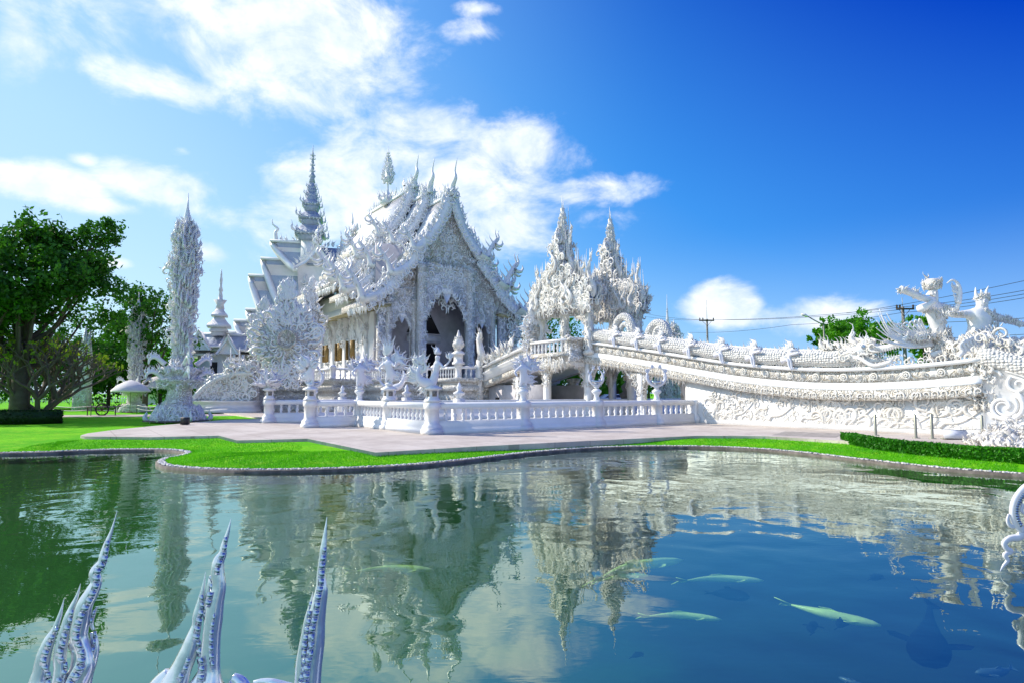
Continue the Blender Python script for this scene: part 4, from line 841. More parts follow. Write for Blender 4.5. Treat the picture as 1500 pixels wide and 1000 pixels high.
# ================================================================== spired gate above the landing
gt = thing('spired_gate', 'white openwork gate with two tall crown spires standing over the bridge landing', 'gate', RL(0, 11.4, 4.1), ROT)
for side, lab in ((-1, 'A'), (1, 'B')):
    xs = side * 2.3
    core = MB(); hh = lambda d: float(np.interp(abs(d), [0, .25, .5, .8, 1.1, 1.6, 2.4, 2.9, 3.2], [13.4, 12.4, 11.3, 10.6, 10.2, 9.7, 9.3, 9.0, 8.0])) - 4.1
    steps = np.arange(-3.0, 3.01, .3)
    for d in steps:
        h_ = hh(d) - .5; bot = 7.25 - 4.1 - .5 + .55 * math.cos(d * 2.1) ** 2
        th_ = .42 + .25 * (1 - abs(d) / 3.2); core.block(xs - th_, xs + th_, d - .165, d + .165, [(bot, -.02), (bot + .4, 0), (h_ - .6, 0), (h_, -.12)])
    core.build('crown_mass', M_carve, gt)
    for d in (-2.6, -.15, 2.5):
        c = MB(); c.block(xs - .2, xs + .2, d - .2, d + .2, [(0, .1), (.2, .1), (.3, 0), (3.2, 0), (3.6, .12)]); 
        for i in range(46): a = rng.uniform(0, 2 * PI); stamp(c, (FL + SC)[rng.integers(8)], (xs + .24 * math.cos(a), d + .24 * math.sin(a), rng.uniform(0, 3.4)), (math.sin(a), -math.cos(a), 0), (0, 0, 1), rng.uniform(.28, .5), 1.3)
        c.build('carved_column', M_ornw, gt)
    # tiered spire: rings of upturned flames
    sp = MB(); prof = [(.42, 5.4), (.40, 7.0), (.30, 7.9), (.34, 8.1), (.2, 8.7), (.24, 8.85), (.14, 9.3), (.17, 9.4), (.08, 9.8), (.05, 10.2)]
    sp.lathe([(r, z) for r, z in prof], (xs, 0, 0), 8)
    for z in np.arange(6.2, 9.9, .3):
        rr_ = np.interp(z, [6, 9.9], [.50, .12]); n = 7
        for k in range(n): a = k / n * 2 * PI + z * 3; stamp(sp, FL[k % 4], (xs + rr_ * math.cos(a), rr_ * math.sin(a), z), (math.cos(a), math.sin(a), 0), (math.cos(a) * .35, math.sin(a) * .35, 1), np.interp(z, [6, 9.9], [.75, .3]), 1.3)
    sp.tube([(xs, 0, 9.7), (xs, 0, 10.3)], [.13, .16], 6); sp.tube([(xs - .1, -.06, 10.1), (xs - .12, -.07, 11.2)], [.05, .012], 4); sp.tube([(xs + .1, .06, 10.1), (xs + .12, .07, 10.95)], [.05, .012], 4)
    sp.tube([(xs, 0, 9.5), (xs, 0, 9.62), (xs, 0, 9.9), (xs, 0, 10.02)], [.1, .22, .2, .08], 8); sp.build('spire', M_ornw, gt)
    # serpentine pinnacles stepping down on both sides
    for d, hz_, n_ in [(-.85, 1.9, .24), (.9, 1.9, .24), (-1.55, .9, .18), (1.6, .9, .18), (-2.2, 1.0, .16), (2.2, 1.0, .16), (-2.85, 1.7, .22), (2.9, 1.6, .22)]:
        p_ = MB(); base_z = hh(d) - 1.3; t_ = np.linspace(0, 1, 14); sg_ = np.sign(d)
        P = [(xs - .1, d + sg_ * (.34 * math.sin(t * 2.1 * PI) * (1 - .5 * t)), base_z + (hz_ + 1.0) * t) for t in t_]; p_.tube(P, n_ * (1 - t_) ** .7 + .02, 8)
        for k in range(16): q = P[k % 14]; stamp(p_, FL[k % 4], (q[0], q[1], q[2]), (0, rng.choice([-1, 1]), 0), (0, rng.choice([-1, 1]) * .55, 1), rng.uniform(.3, .6), 1.4)
        for dd in (-.07, .07): p_.tube([(xs - .1, P[-1][1] + dd, P[-1][2] - .3), (xs - .1, P[-1][1] + dd * 1.3, P[-1][2] + .6)], [.04, .01], 4)
        p_.build('naga_pinnacle', M_ornw, gt)
    or_ = MB()
    for f_ in (-1, 1):
        for i in range(420):
            d = rng.uniform(-3.15, 3.15); top = hh(d) - .2; z = 3.0 + (top - 3.0) * rng.random() ** 1.0; th_ = .42 + .25 * (1 - abs(d) / 3.2); a = rng.normal(0, .55)
            stamp(or_, (SC + FL)[rng.integers(8)], (xs + f_ * (th_ + .03), d, z), (0, math.cos(a) * rng.choice([-1, 1]), -math.sin(a)), (0, math.sin(a), math.cos(a)), rng.uniform(.3, .75), 1.3)
    for d in np.arange(-3.2, 3.21, .2):
        for k in range(3): stamp(or_, (FL + SPK)[rng.integers(6)], (xs + rng.uniform(-.4, .4), d + rng.uniform(-.1, .1), hh(d) - .75), (0, rng.choice([-1, 1]), 0), (rng.normal(0, .1), .2 * np.sign(d) + rng.normal(0, .15), 1), rng.uniform(.5, 1.05), 1.4)
    for d in np.arange(-3.1, 3.11, .11):
        stamp(or_, FL[rng.integers(4)], (xs + rng.uniform(-.5, .5), d, 7.3 - 4.1 - .35 + .5 * math.cos(d * 2.1) ** 2), (0, 1, 0), (rng.normal(0, .2), rng.normal(0, .2), -1), rng.uniform(.3, .75), 1.4)
    for d in np.arange(-3.1, 3.11, .42):
        for k in range(2):
            p0 = np.array([xs + rng.uniform(-.3, .3), d + rng.uniform(-.15, .15), hh(d) - .5]); or_.tube([p0, p0 + [0, rng.normal(0, .05), .9], p0 + [0, rng.normal(0, .05), 1.6 + rng.uniform(0, .7)]], [.06, .035, .006], 5)
    for i in range(13):      # bold serpentine bodies winding up the face
        d = rng.uniform(-2.7, 2.7); z0_ = rng.uniform(3.3, max(3.6, hh(d) - 2.2)); t_ = np.linspace(0, 1, 12); sg_ = rng.choice([-1, 1]); L_ = rng.uniform(1.2, 2.1); th_ = .5 + .25 * (1 - abs(d) / 3.2)
        or_.tube([(xs - th_ - .08, d + sg_ * .26 * math.sin(t * 2 * PI), z0_ + L_ * t) for t in t_], .12 * (1 - t_) ** .9 + .012, 7)
    or_.build('crown_ornament', M_ornw, gt)
lt = MB(); lt.block(-2.0, 2.0, -.3, .3, [(4.3, 0), (5.0, 0), (5.3, -.1)])
for i in range(90): stamp(lt, FL[rng.integers(4)], (rng.uniform(-1.9, 1.9), rng.choice([-.3, .3]), rng.uniform(4.2, 5.2)), (1, 0, 0), (rng.normal(0, .3), 0, rng.choice([-1, 1])), rng.uniform(.4, .8), 1.4)
for i in range(150):
    x = rng.uniform(-2, 2); stamp(lt, (FL + SPK)[rng.integers(6)], (x, rng.uniform(-.25, .25), 4.6 + .9 * abs(x) / 2 * rng.random()), (1, 0, 0), (rng.normal(0, .15), 0, 1), rng.uniform(.6, 1.3), 1.4)
for x in (-1.3, -.65, 0, .65, 1.3): lt.tube([(x, 0, 5.0), (x + .05, 0, 6.0), (x, 0, 7.0 - .3 * abs(x))], [.1, .06, .008], 5)
lt.build('lintel', M_fine, gt)

# ================================================================== guardian giants at the foot of the bridge
def J(px, py, Y0, dy, root): return at(px, py, Y0 + dy) - root
Y0 = 25.2; rt = at(1378, 524, Y0); ar = thing('archer_statue', 'white winged guardian statue drawing back a dagger, standing above the corner of the dragon wall', 'statue', rt)
def JJ(px, py, r_, dy=0.0): p_ = J(px, py, Y0, dy, rt); return (p_[0], p_[1], p_[2], r_)
N = [JJ(1378, 515, .42), JJ(1377, 498, .36), JJ(1374, 483, .27), JJ(1371, 466, .34), JJ(1370, 452, .40), JJ(1368, 442, .14, -.03), JJ(1367, 431, .20, -.08), JJ(1366, 423, .20, -.06),
     JJ(1358, 449, .20, -.05), JJ(1345, 453, .17, -.3), JJ(1354, 452, .15, -.55), JJ(1366, 443, .11, -.65), JJ(1372, 440, .10, -.66),
     JJ(1381, 450, .19, 0), JJ(1390, 452, .14, -.25), JJ(1399, 455, .13, -.4), JJ(1403, 449, .10, -.45), JJ(1404, 443, .08, -.45)]
skin('body', N, [(0, 1), (1, 2), (2, 3), (3, 4), (4, 5), (5, 6), (6, 7), (4, 8), (8, 9), (9, 10), (10, 11), (11, 12), (4, 13), (13, 14), (14, 15), (15, 16), (16, 17)], M_orn, ar)
arm = MB(); P = [np.array(JJ(x, y, 0, -.45)[:3]) for x, y in [(1368, 440), (1352, 437), (1338, 431), (1326, 426), (1319, 424)]]; arm.tube(catmull(P, 4), np.linspace(.13, .16, 17), 8)
for i in range(60):
    q = P[rng.integers(1, 5)] * rng.random() + P[rng.integers(1, 5)] * 0; k = rng.integers(1, 4); t = rng.random(); q = P[k] * (1 - t) + P[k + 1] * t; stamp(arm, FL[rng.integers(4)], q + rng.normal(0, .07, 3), (1, 0, 0), (.5 + rng.normal(0, .5), rng.normal(0, .5), rng.normal(.3, .8)), rng.uniform(.14, .3), 1.5)
arm.tube([P[-1], np.array(JJ(1312, 423.5, 0, -.45)[:3])], [.08, .012], 6); arm.build('dagger_arm', M_orn, ar)
def crown(root, c, rad, h, name='crown', m=M_ornw, n=70, lean=(-.25, 0, 1)):
    c = np.array(c[:3]); mb = MB(); mb.lathe([(rad * .85, 0), (rad * .95, h * .3), (rad * 1.0, h * .6), (rad * .8, h * .68)], c, 10)
    for i in range(n): a = rng.uniform(0, 2 * PI); z = rng.uniform(0, .6) * h; stamp(mb, (FL + SC)[rng.integers(8)], c + [rad * 1.05 * math.cos(a), rad * 1.05 * math.sin(a), z], (math.sin(a), -math.cos(a), 0), (math.cos(a) * .3 + lean[0] * .5, math.sin(a) * .3, 1), rng.uniform(.2, .38) * h, 1.4)
    stamp(mb, FL[3], c + np.array([-rad * .8, 0, h * .4]), (-1, 0, 0), lean, h * .85, 1.5); mb.build(name, m, root)
crown(ar, JJ(1366, 424, 0, -.05), .30, .62)
fc = MB(); fp = np.array(JJ(1369, 430, 0, -.29)[:3])
fc.tube([fp + [0, -.0, .05], fp + [.01, -.05, -.01], fp + [.01, -.03, -.05]], [.02, .035, .02], 6); fc.tube([fp + [-.05, .02, -.10], fp + [.01, -.02, -.10], fp + [.07, .02, -.10]], [.01, .02, .01], 6)
for dx in (-.07, .08): fc.tube([fp + [dx - .03, .03, .07], fp + [dx + .03, .03, .07]], [.022, .022], 6)
fc.build('face', M_orn, ar)
def dress(root, nodes, n, size, name='carved_garment', m=M_ornw, zl=None):
    mb = MB()
    for i in range(n):
        k = rng.integers(0, len(nodes) - 1); t = rng.random(); a_ = np.array(nodes[k]); b_ = np.array(nodes[k + 1]); q = a_ * (1 - t) + b_ * t; a = rng.uniform(-PI, 0) if rng.random() < .75 else rng.uniform(0, PI)
        stamp(mb, (FL + SC)[rng.integers(8)], q[:3] + [q[3] * math.cos(a), q[3] * math.sin(a), 0], (math.sin(a), -math.cos(a), 0), (rng.normal(0, .3), 0, rng.choice([1, 1, -1])), size * rng.uniform(.6, 1.4), 1.5)
    return mb.build(name, m, root)
dress(ar, [JJ(1376, 488, .28), JJ(1378, 500, .38), JJ(1379, 518, .46), JJ(1386, 540, .40, -.1), JJ(1390, 565, .28, -.3), JJ(1392, 600, .16, -.45)], 210, .34)
dress(ar, [JJ(1362, 456, .34), JJ(1372, 460, .34), JJ(1375, 474, .28)], 40, .22, 'chest_ornament')
dress(ar, [JJ(1384, 452, .18, -.1), JJ(1399, 456, .13, -.4)], 34, .2, 'arm_ornament')
# carved tail curling down the corner
tl = MB(); tl.tube(catmull([np.array(JJ(x, y, 0, d)[:3]) for x, y, d in [(1365, 520, -.4), (1378, 516, -.6), (1390, 520, -.6), (1394, 535, -.6), (1388, 548, -.6), (1380, 555, -.6), (1386, 575, -.6), (1392, 598, -.6)]], 4), np.linspace(.13, .05, 29), 7); tl.build('tail', M_orn, ar, smooth=True)
fan = MB(); f0 = np.array(JJ(1403, 441, 0, -.45)[:3])
for k in range(7): stamp(fan, FL[k % 4], f0 + [-.02 * k + .05, 0, .09 * k], (-1, 0, 0), (-.9 + .06 * k, 0, .55 + .1 * k), .32 + .05 * (k > 2), 1.2)
P = [f0 + v for v in np.array([(0, 0, -.1), (.08, 0, .2), (.1, 0, .5), (.02, 0, .75), (-.18, 0, .86), (-.4, 0, .72)])]; fan.tube(catmull(P, 4), np.linspace(.13, .02, 21), 6); fan.build('flame_fan', M_orn, ar)
wg = MB()
for k in range(16):
    t = k / 15; bx, by = 1366 - 8 * t, 505 - 18 * t
    tipx = [1283, 1284, 1283, 1284, 1286, 1288, 1290, 1294, 1296, 1299, 1304, 1310, 1320, 1330, 1338, 1346][k]; tipy = [497, 489, 480, 469, 458, 453, 462, 472, 464, 459, 470, 476, 480, 484, 486, 488][k]
    P = [np.array(JJ(x, y, 0, -.25 + .03 * k)[:3]) for x, y in [(bx, by), ((bx * .6 + tipx * .4), by + 3 - 9 * t), ((bx * .25 + tipx * .75) - 2, by - 3 - 12 * t - (0 if k < 2 else 5)), (tipx, tipy)]]
    wg.tube(catmull(P, 5), np.linspace(.085, .012, 16), 5)
dd_ = [JJ(1335, 498, .25, -.2), JJ(1350, 494, .3, -.2), JJ(1362, 495, .3, -.2)]
wg.build('wing', M_orn, ar, smooth=True); dress(ar, dd_, 90, .24, 'wing_coverts')

Y0 = 24.0; rt = at(1432, 522, Y0); dm = thing('demon_statue', 'white horned demon guardian statue with outstretched arms at the right edge', 'statue', rt)
N = [JJ(1428, 515, .55), JJ(1428, 500, .46), JJ(1434, 484, .36), JJ(1436, 470, .44), JJ(1435, 460, .40), JJ(1438, 452, .17, -.05), JJ(1439, 442, .24, -.1), JJ(1438, 434, .24, -.06),
     JJ(1422, 460, .2, -.05), JJ(1408, 461, .15, -.1), JJ(1396, 461, .14, -.15), JJ(1386, 459, .12, -.2), JJ(1452, 463, .19, 0), JJ(1466, 466, .15, -.1), JJ(1482, 471, .14, -.2), JJ(1494, 475, .11, -.3), JJ(1504, 476, .12, -.35)]
skin('body', N, [(0, 1), (1, 2), (2, 3), (3, 4), (4, 5), (5, 6), (6, 7), (4, 8), (8, 9), (9, 10), (10, 11), (4, 12), (12, 13), (13, 14), (14, 15), (15, 16)], M_orn, dm)
hn = MB()
for x0, y0, x1, y1 in [(1431, 436, 1429, 421), (1446, 434, 1448, 419)]:
    P = [np.array(JJ(x, y, 0, -.1)[:3]) for x, y in [(x0 + 1, y0), (x0 - 1.5, (y0 + y1) / 2 + 2), (x1, y1)]]; hn.tube(catmull(P, 4), np.linspace(.10, .01, 9), 6)
hn.tube([np.array(JJ(1438, 432, 0, -.15)[:3]), np.array(JJ(1437, 424, 0, -.2)[:3])], [.08, .01], 6); hn.build('horns', M_orn, dm)
dress(dm, [JJ(1438, 433, .22, -.06), JJ(1439, 438, .24, -.06)], 46, .16, 'hair'); fc = MB(); fp = np.array(JJ(1440, 443, 0, -.36)[:3])
fc.tube([fp + [0, 0, .07], fp + [.01, -.07, 0], fp + [.01, -.03, -.04]], [.03, .05, .03], 6); fc.tube([fp + [-.09, .03, -.12], fp + [0, -.03, -.10], fp + [.1, .03, -.12]], [.015, .03, .015], 6)
for dx in (-.1, .1): fc.tube([fp + [dx - .04, .02, .09], fp + [dx + .04, .02, .11]], [.03, .03], 6); fc.tube([fp + [dx * .8, -.02, -.11], fp + [dx * .8, -.05, -.03]], [.02, .004], 5)
fc.build('face', M_orn, dm)
dress(dm, [JJ(1424, 461, .18), JJ(1400, 461, .15, -.15), JJ(1386, 459, .13, -.2)], 60, .16, 'arm_ornament'); dress(dm, [JJ(1456, 464, .17), JJ(1480, 471, .15, -.2), JJ(1500, 476, .12, -.3)], 110, .17, 'arm_ornament')
dress(dm, [JJ(1440, 455, .35), JJ(1446, 468, .34), JJ(1444, 486, .34)], 70, .18, 'chest_ornament')
dress(dm, [JJ(1432, 490, .40), JJ(1428, 505, .55), JJ(1420, 520, .62), JJ(1412, 505, .5), JJ(1405, 515, .5), JJ(1450, 515, .45)], 330, .34)
sw = MB()
for k in range(9): P = [np.array(JJ(1404 + 5 * k + x, 522 - 2 * k + y, 0, -.55)[:3]) for x, y in [(0, 0), (6, -8), (2, -16), (9, -24), (5, -30)]]; sw.tube(catmull(P, 4), np.linspace(.11, .015, 17), 6)
sw.build('swirling_skirt', M_orn, dm, smooth=True)
nt_ = thing('naga_tail_sculpture', 'white curled naga tail with flame tips at the right edge behind the demon', 'sculpture', at(1480, 505, 24.5)); rt = at(1480, 505, 24.5); Y0 = 24.5
mb = MB()
for x0 in (1452, 1466, 1480, 1494): P = [np.array(JJ(x0 + x, 508 + y, 0, 0)[:3]) for x, y in [(0, 6), (8, 2), (10, -8), (4, -12), (0, -6), (4, -3)]]; mb.tube(catmull(P, 4), np.linspace(.16, .04, 21), 7)
for i in range(60): stamp(mb, (FL + SC)[rng.integers(8)], np.array(JJ(rng.uniform(1450, 1505), rng.uniform(502, 520), 0, rng.uniform(-.2, .2))[:3]), (1, 0, 0), (rng.normal(.2, .4), 0, 1), rng.uniform(.2, .4), 1.5)
mb.build('coil', M_ornw, nt_)
MB().tube([np.array(JJ(x, y, 0, .1)[:3]) for x, y in [(1445, 514), (1480, 516), (1515, 525)]], [.3, .35, .4], 8).build('body', M_scale, nt_)

# heap of pale carved hands and stones at the right edge
hp0 = gnd(1482, 652); hp = thing('stone_heap', 'heap of pale twisted stone hands below the dragon relief at the right edge', 'sculpture', hp0); mb = MB()
for i in range(420):
    a = rng.uniform(0, 2 * PI); q = rng.random() ** .5; x = q * 1.15 * math.cos(a); y = q * 1.2 * math.sin(a); z = (1 - q) * .95 * rng.random()
    stamp(mb, (SC + FL + SPK)[rng.integers(10)], (x + .2, y + .3, z), rng.normal(0, 1, 3), (rng.normal(0, .8), rng.normal(0, .8), 1), rng.uniform(.12, .3), 1.8)
mb.build('twisted_hands', M_ornw, hp); rc = MB()
for i in range(40):
    a = rng.uniform(0, 2 * PI); q = rng.random() ** .5; rc.add(np.array([q * 1.1 * math.cos(a) + .2, q * 1.1 * math.sin(a) + .3, .35 * (1 - q)]) + ico[0] * rng.uniform(.12, .3) * rng.uniform(.7, 1.2, 3), [ico[1]])
rc.build('stones', M_rock, hp)

# barrier of thin posts and wires, and the tilted white notice board
bf = thing('wire_barrier', 'row of thin grey green metal posts strung with wires before the dragon wall', 'barrier', gnd(1283, 637)); o_ = gnd(1283, 637); tops = []
for px, py, ty in [(1283, 637, 606), (1342, 641, 606.5), (1366, 642, 605), (1390, 634.5, 603), (1440, 643.5, 607.5)]:
    q = gnd(px, py); hgt = at(px, ty, q[1])[2]; l = q - o_; MB().lathe([(.13, 0), (.13, .02), (.045, .03), (.045, hgt - .02), (.02, hgt)], l, 8).build('post', M_metal, bf); tops.append((l, hgt))
for a_, b_ in ((0, 1), (1, 2), (2, 3), (2, 4)):
    for f_ in (.86, .42): MB().tube([tops[a_][0] + [0, 0, tops[a_][1] * f_], (tops[a_][0] + tops[b_][0]) / 2 + [0, 0, .5 * (tops[a_][1] + tops[b_][1]) * f_ - .04], tops[b_][0] + [0, 0, tops[b_][1] * f_]], .008, 4).build('wire', M_metal, bf)
nbd = thing('notice_board', 'small tilted blank white board standing low on the paving by the metal posts', 'sign', gnd(1403, 643.5), -.12)
mb = MB(); mb.prism([(0, .0)] * 0 + [(-.40, .02), (.40, .02), (.40, .05), (-.40, .05)], -.02, .3); mb.build('foot', M_metal, nbd)
mb = MB(); mb.loft([[(-.42, -.02, .05), (.42, -.02, .05), (.42, .0, .05), (-.42, .0, .05)], [(-.36, .26, .33), (.42, .26, .33), (.42, .29, .32), (-.36, .29, .32)]]); mb.build('panel', M_carpaint, nbd)
mb = MB(); mb.add([(.42, .0, .05), (.42, .3, .05), (.42, .28, .31), (.44, .0, .05), (.44, .3, .05), (.44, .28, .31)], [[(0, 1, 2), (3, 5, 4)], [(0, 3, 4, 1), (1, 4, 5, 2), (2, 5, 3, 0)]]); mb.build('side_panel', M_metal, nbd)
#@@PART4
# ================================================================== plaza balustrade with its posts and sculptures
PLN = [(0, .14), (.14, .14), (.2, .09), (.3, .09), (.44, .0), (.51, 0)]; RLP = [(.97, -.02), (1.0, .03), (1.10, .05), (1.18, .04), (1.23, -.03)]
def baluster_mb(): return MB().lathe([(.075, 0), (.075, .04), (.05, .07), (.095, .18), (.06, .28), (.05, .31), (.09, .34), (.055, .37), (.07, .43), (.075, .46)], k=8)
BAL = baluster_mb().build('baluster', M_white, None); BALME = BAL.data; bpy.data.objects.remove(BAL)
def wall_run(root, a, b, horiz, n, ends=(0, 0)):
    """straight run in bridge axes from a to b (local r,s of the root)"""
    (x0, y0), (x1, y1) = a, b; xa, xb = sorted((x0, x1)); ya, yb = sorted((y0, y1)); hw = .17
    if horiz: ya -= hw; yb += hw
    else: xa -= hw; xb += hw
    MB().block(xa, xb, ya, yb, PLN).build('plinth', M_white, root); MB().block(xa, xb, ya, yb, [(z, o) for z, o in RLP]).build('rail', M_white, root)
    for k in range(n):
        t = (k + .5) / n; o = bpy.data.objects.new('baluster', BALME); COL.objects.link(o); o.parent = root; o.location = (x0 + (x1 - x0) * t, y0 + (y1 - y0) * t, .51)
def post(root, x, y, style=0):
    h = .18; MB().block(x - h, x + h, y - h, y + h, [(0, .15), (.17, .15), (.19, .11), (.30, .11), (.40, .03), (.53, .02), (.96, .02), (1.0, .07), (1.2, .07), (1.26, .0)]).build('post', M_white, root)
    if style == 1:      # lantern block with small openings
        MB().block(x - .2, x + .2, y - .2, y + .2, [(1.26, .06), (1.36, .02), (1.42, -.02), (1.72, -.02), (1.74, .08), (1.80, .08), (1.9, -.08), (1.98, -.1)]).build('lantern_block', M_white, root)
        w_ = MB()
        for dx, dy in ((0, -1), (-1, 0), (1, 0), (0, 1)):
            cx, cy = x + dx * .182, y + dy * .182; ex, ey = (.1, .012) if dy else (.012, .1); w_.box(cx - ex, cx + ex, cy - ey, cy + ey, 1.47, 1.67)
        w_.build('lantern_opening', M_stonegrey, root)
    else: MB().lathe([(.19, 1.26), (.15, 1.3), (.12, 1.5), (.22, 1.62), (.25, 1.68), (.2, 1.74), (.12, 1.8)], (x, y, 0), 12).build('pedestal', M_white, root)
bw = thing('balustrade', 'long white balustrade on the paving with one corner pointing to the pond', 'balustrade', RL(-18.1, .73), ROT)
wall_run(bw, (0, 0), (15.9, 0), True, 39); wall_run(bw, (0, .36), (0, 7.3), False, 19); wall_run(bw, (0, 7.5), (-2.3, 7.5), True, 5)
posts = [(0, 0, 1), (4.42, 0, 0), (8.76, 0, 0), (12.96, 0, 0), (15.85, 0, None), (0, 4.05, 1), (0, 7.5, 0), (-2.4, 7.5, 1)]
for x, y, st in posts:
    if st is None: MB().block(x - .1, x + .1, -.2, .2, [(0, .17), (.3, .12), (.45, .02), (.97, .0), (1.2, .06), (1.24, 0)]).build('post', M_white, bw)
    else: post(bw, x, y, st)
b2 = thing('balustrade', 'short white balustrade left of the gap, ending in a lantern post beside the green strip', 'balustrade', RL(-20.9, 14.0), ROT)
wall_run(b2, (0, 0), (5.2, 0), True, 12); post(b2, 0, 0, 1); post(b2, 2.4, .0, 0)
b3 = thing('low_wall', 'plain pale low wall behind the bridge pillars', 'wall', RL(-16, 9.5), ROT); MB().block(0, 31, -.12, .12, [(0, .05), (.3, .05), (.35, 0), (1.05, 0), (1.08, .05), (1.2, .05)]).build('coping_wall', M_white, b3)
MB().block(-.2, .2, -.2, .2, [(0, .1), (1.2, 0), (1.3, .08), (1.4, 0), (1.6, .1), (1.7, .1), (1.95, -.1)]).build('post', M_white, b3)

def fig(name, label, cat, loc, rot, group='statues on the balustrade posts', sc=1.0):
    t = thing(name, label, cat, loc, rot, group); t.scale = (sc * .9,) * 3; return t
def flame_wing(mb, c, n, size, ang0, ang1, y=0.0, rad=.0, units=FL):
    for k in range(n):
        a = ang0 + (ang1 - ang0) * k / max(1, n - 1) + rng.normal(0, .06); d = np.array([math.cos(a), rng.normal(0, .12), math.sin(a)])
        stamp(mb, units[k % len(units)], np.array(c) + d * rad + [0, y, 0], (-d[2], 0, d[0]), d, size * rng.uniform(.75, 1.2), 1.6)
# corner kinnari: bird-tailed woman, arm raised to the right. local x = right in the photo
kz = 1.98; kn = fig('kinnari_statue', 'white bird-tailed female statue with crown and raised arm on the corner post nearest the pond', 'statue', RL(-18.1, .73, kz), 0.0)
skin('body', [(.10, 0, .22, .20), (.14, 0, .42, .13), (.18, 0, .62, .15), (.20, 0, .80, .19), (.21, 0, .98, .075), (.22, -.02, 1.12, .13), (.22, -.02, 1.22, .12), (.34, -.12, .84, .075), (.50, -.22, .66, .055), (.70, -.24, .86, .045), (.78, -.24, .98, .035), (.08, .14, .84, .075), (.02, .2, .6, .06), (.2, -.05, .42, .045),
              (.0, 0, .02, .28), (-.25, 0, -.02, .27), (-.5, 0, .08, .22), (-.66, 0, .32, .17), (-.62, 0, .6, .15), (-.5, 0, .8, .11)],
     [(0, 1), (1, 2), (2, 3), (3, 4), (4, 5), (5, 6), (3, 7), (7, 8), (8, 9), (9, 10), (3, 11), (11, 12), (12, 13), (0, 14), (14, 15), (15, 16), (16, 17), (17, 18), (18, 19)], M_gloss, kn)
mb = MB(); flame_wing(mb, (-.5, 0, .35), 30, .62, 1.2, 3.6, rad=.12); flame_wing(mb, (-.2, 0, .0), 12, .4, 3.3, 5.6, rad=.25); flame_wing(mb, (-.55, 0, .75), 12, .55, .9, 2.4, rad=.1); mb.build('tail_feathers', M_orn, kn)
mb = MB(); mb.lathe([(.13, 0), (.14, .08), (.09, .18), (.03, .3)], (.22, 0, 1.26), 8); stamp(mb, FL[3], (.12, 0, 1.3), (-1, 0, 0), (-.5, 0, 1), .42, 1.4)
for k in range(10): a = k / 10 * 2 * PI; stamp(mb, SPK[k % 2], (.22 + .12 * math.cos(a), .12 * math.sin(a), 1.28), (1, 0, 0), (.4 * math.cos(a), .4 * math.sin(a), 1), .16, 1.4)
mb.build('crown', M_gloss, kn)
mb = MB(); mb.tube([(.78, -.24, .95), (.80, -.24, 1.15)], [.05, .07], 6); flame_wing(mb, (.8, -.24, 1.1), 8, .32, .6, 2.6); mb.build('held_flame', M_orn, kn)
fc = MB(); fc.tube([(.26, -.13, 1.16), (.27, -.165, 1.12)], [.015, .025], 6); fc.tube([(.23, -.13, 1.07), (.29, -.12, 1.07)], [.012, .012], 5); fc.build('face', M_gloss, kn)
mb = MB(); mb.lathe([(.12, 0), (.2, .05), (.1, .14), (.16, .2)], (0, 0, -.2), 8); flame_wing(mb, (0, 0, -.05), 8, .25, .2, 2.9); mb.build('stand', M_white, kn)
# bird-man with fan of feathers (right run, first post)
def birdman(loc, rot, label, h=1.0, group='statues on the balustrade posts', tall=0.0):
    t = fig('birdman_statue', label, 'statue', loc, rot, group, h)
    skin('body', [(0, 0, .35, .19), (.02, 0, .6, .17), (.0, 0, .85, .2), (-.04, 0, 1.02, .08), (-.12, -.03, 1.14, .12), (-.26, -.04, 1.10, .05), (-.2, -.15, .82, .08), (-.42, -.2, .62, .06), (-.3, -.26, .42, .05), (.2, -.1, .82, .08), (.4, -.18, .66, .06), (.46, -.2, .9, .04), (-.1, -.05, .15, .09), (-.12, -.05, -.05, .05), (.12, 0, .15, .09), (.16, 0, -.05, .05), (.3, .05, .3, .12), (.5, .1, .2, .05)],
         [(0, 1), (1, 2), (2, 3), (3, 4), (4, 5), (2, 6), (6, 7), (7, 8), (2, 9), (9, 10), (10, 11), (0, 12), (12, 13), (0, 14), (14, 15), (0, 16), (16, 17)], M_gloss, t)
    mb = MB(); flame_wing(mb, (.15, .12, .75), 14, .85, .1, 1.5, rad=.05); flame_wing(mb, (-.1, .12, .8), 9, .6, 1.7, 2.9, rad=.05); flame_wing(mb, (.2, .05, .3), 10, .5, -.7, .5); mb.build('wings', M_gloss, t)
    mb = MB()
    for k in range(7): stamp(mb, SPK[k % 2], (-.1, 0, 1.22), (1, 0, 0), (.5 - .16 * k, 0, 1), .36 + tall * .6, 1.4)
    mb.build('crest', M_orn, t); mb = MB(); mb.lathe([(.14, 0), (.22, .06), (.12, .14)], (0, 0, -.18), 8); flame_wing(mb, (0, 0, -.1), 8, .3, .2, 2.9); mb.build('stand', M_white, t); return t
birdman(RL(-13.68, .73, 1.92), .1, 'white feathered bird-man statue on the first post right of the corner', 1.02)
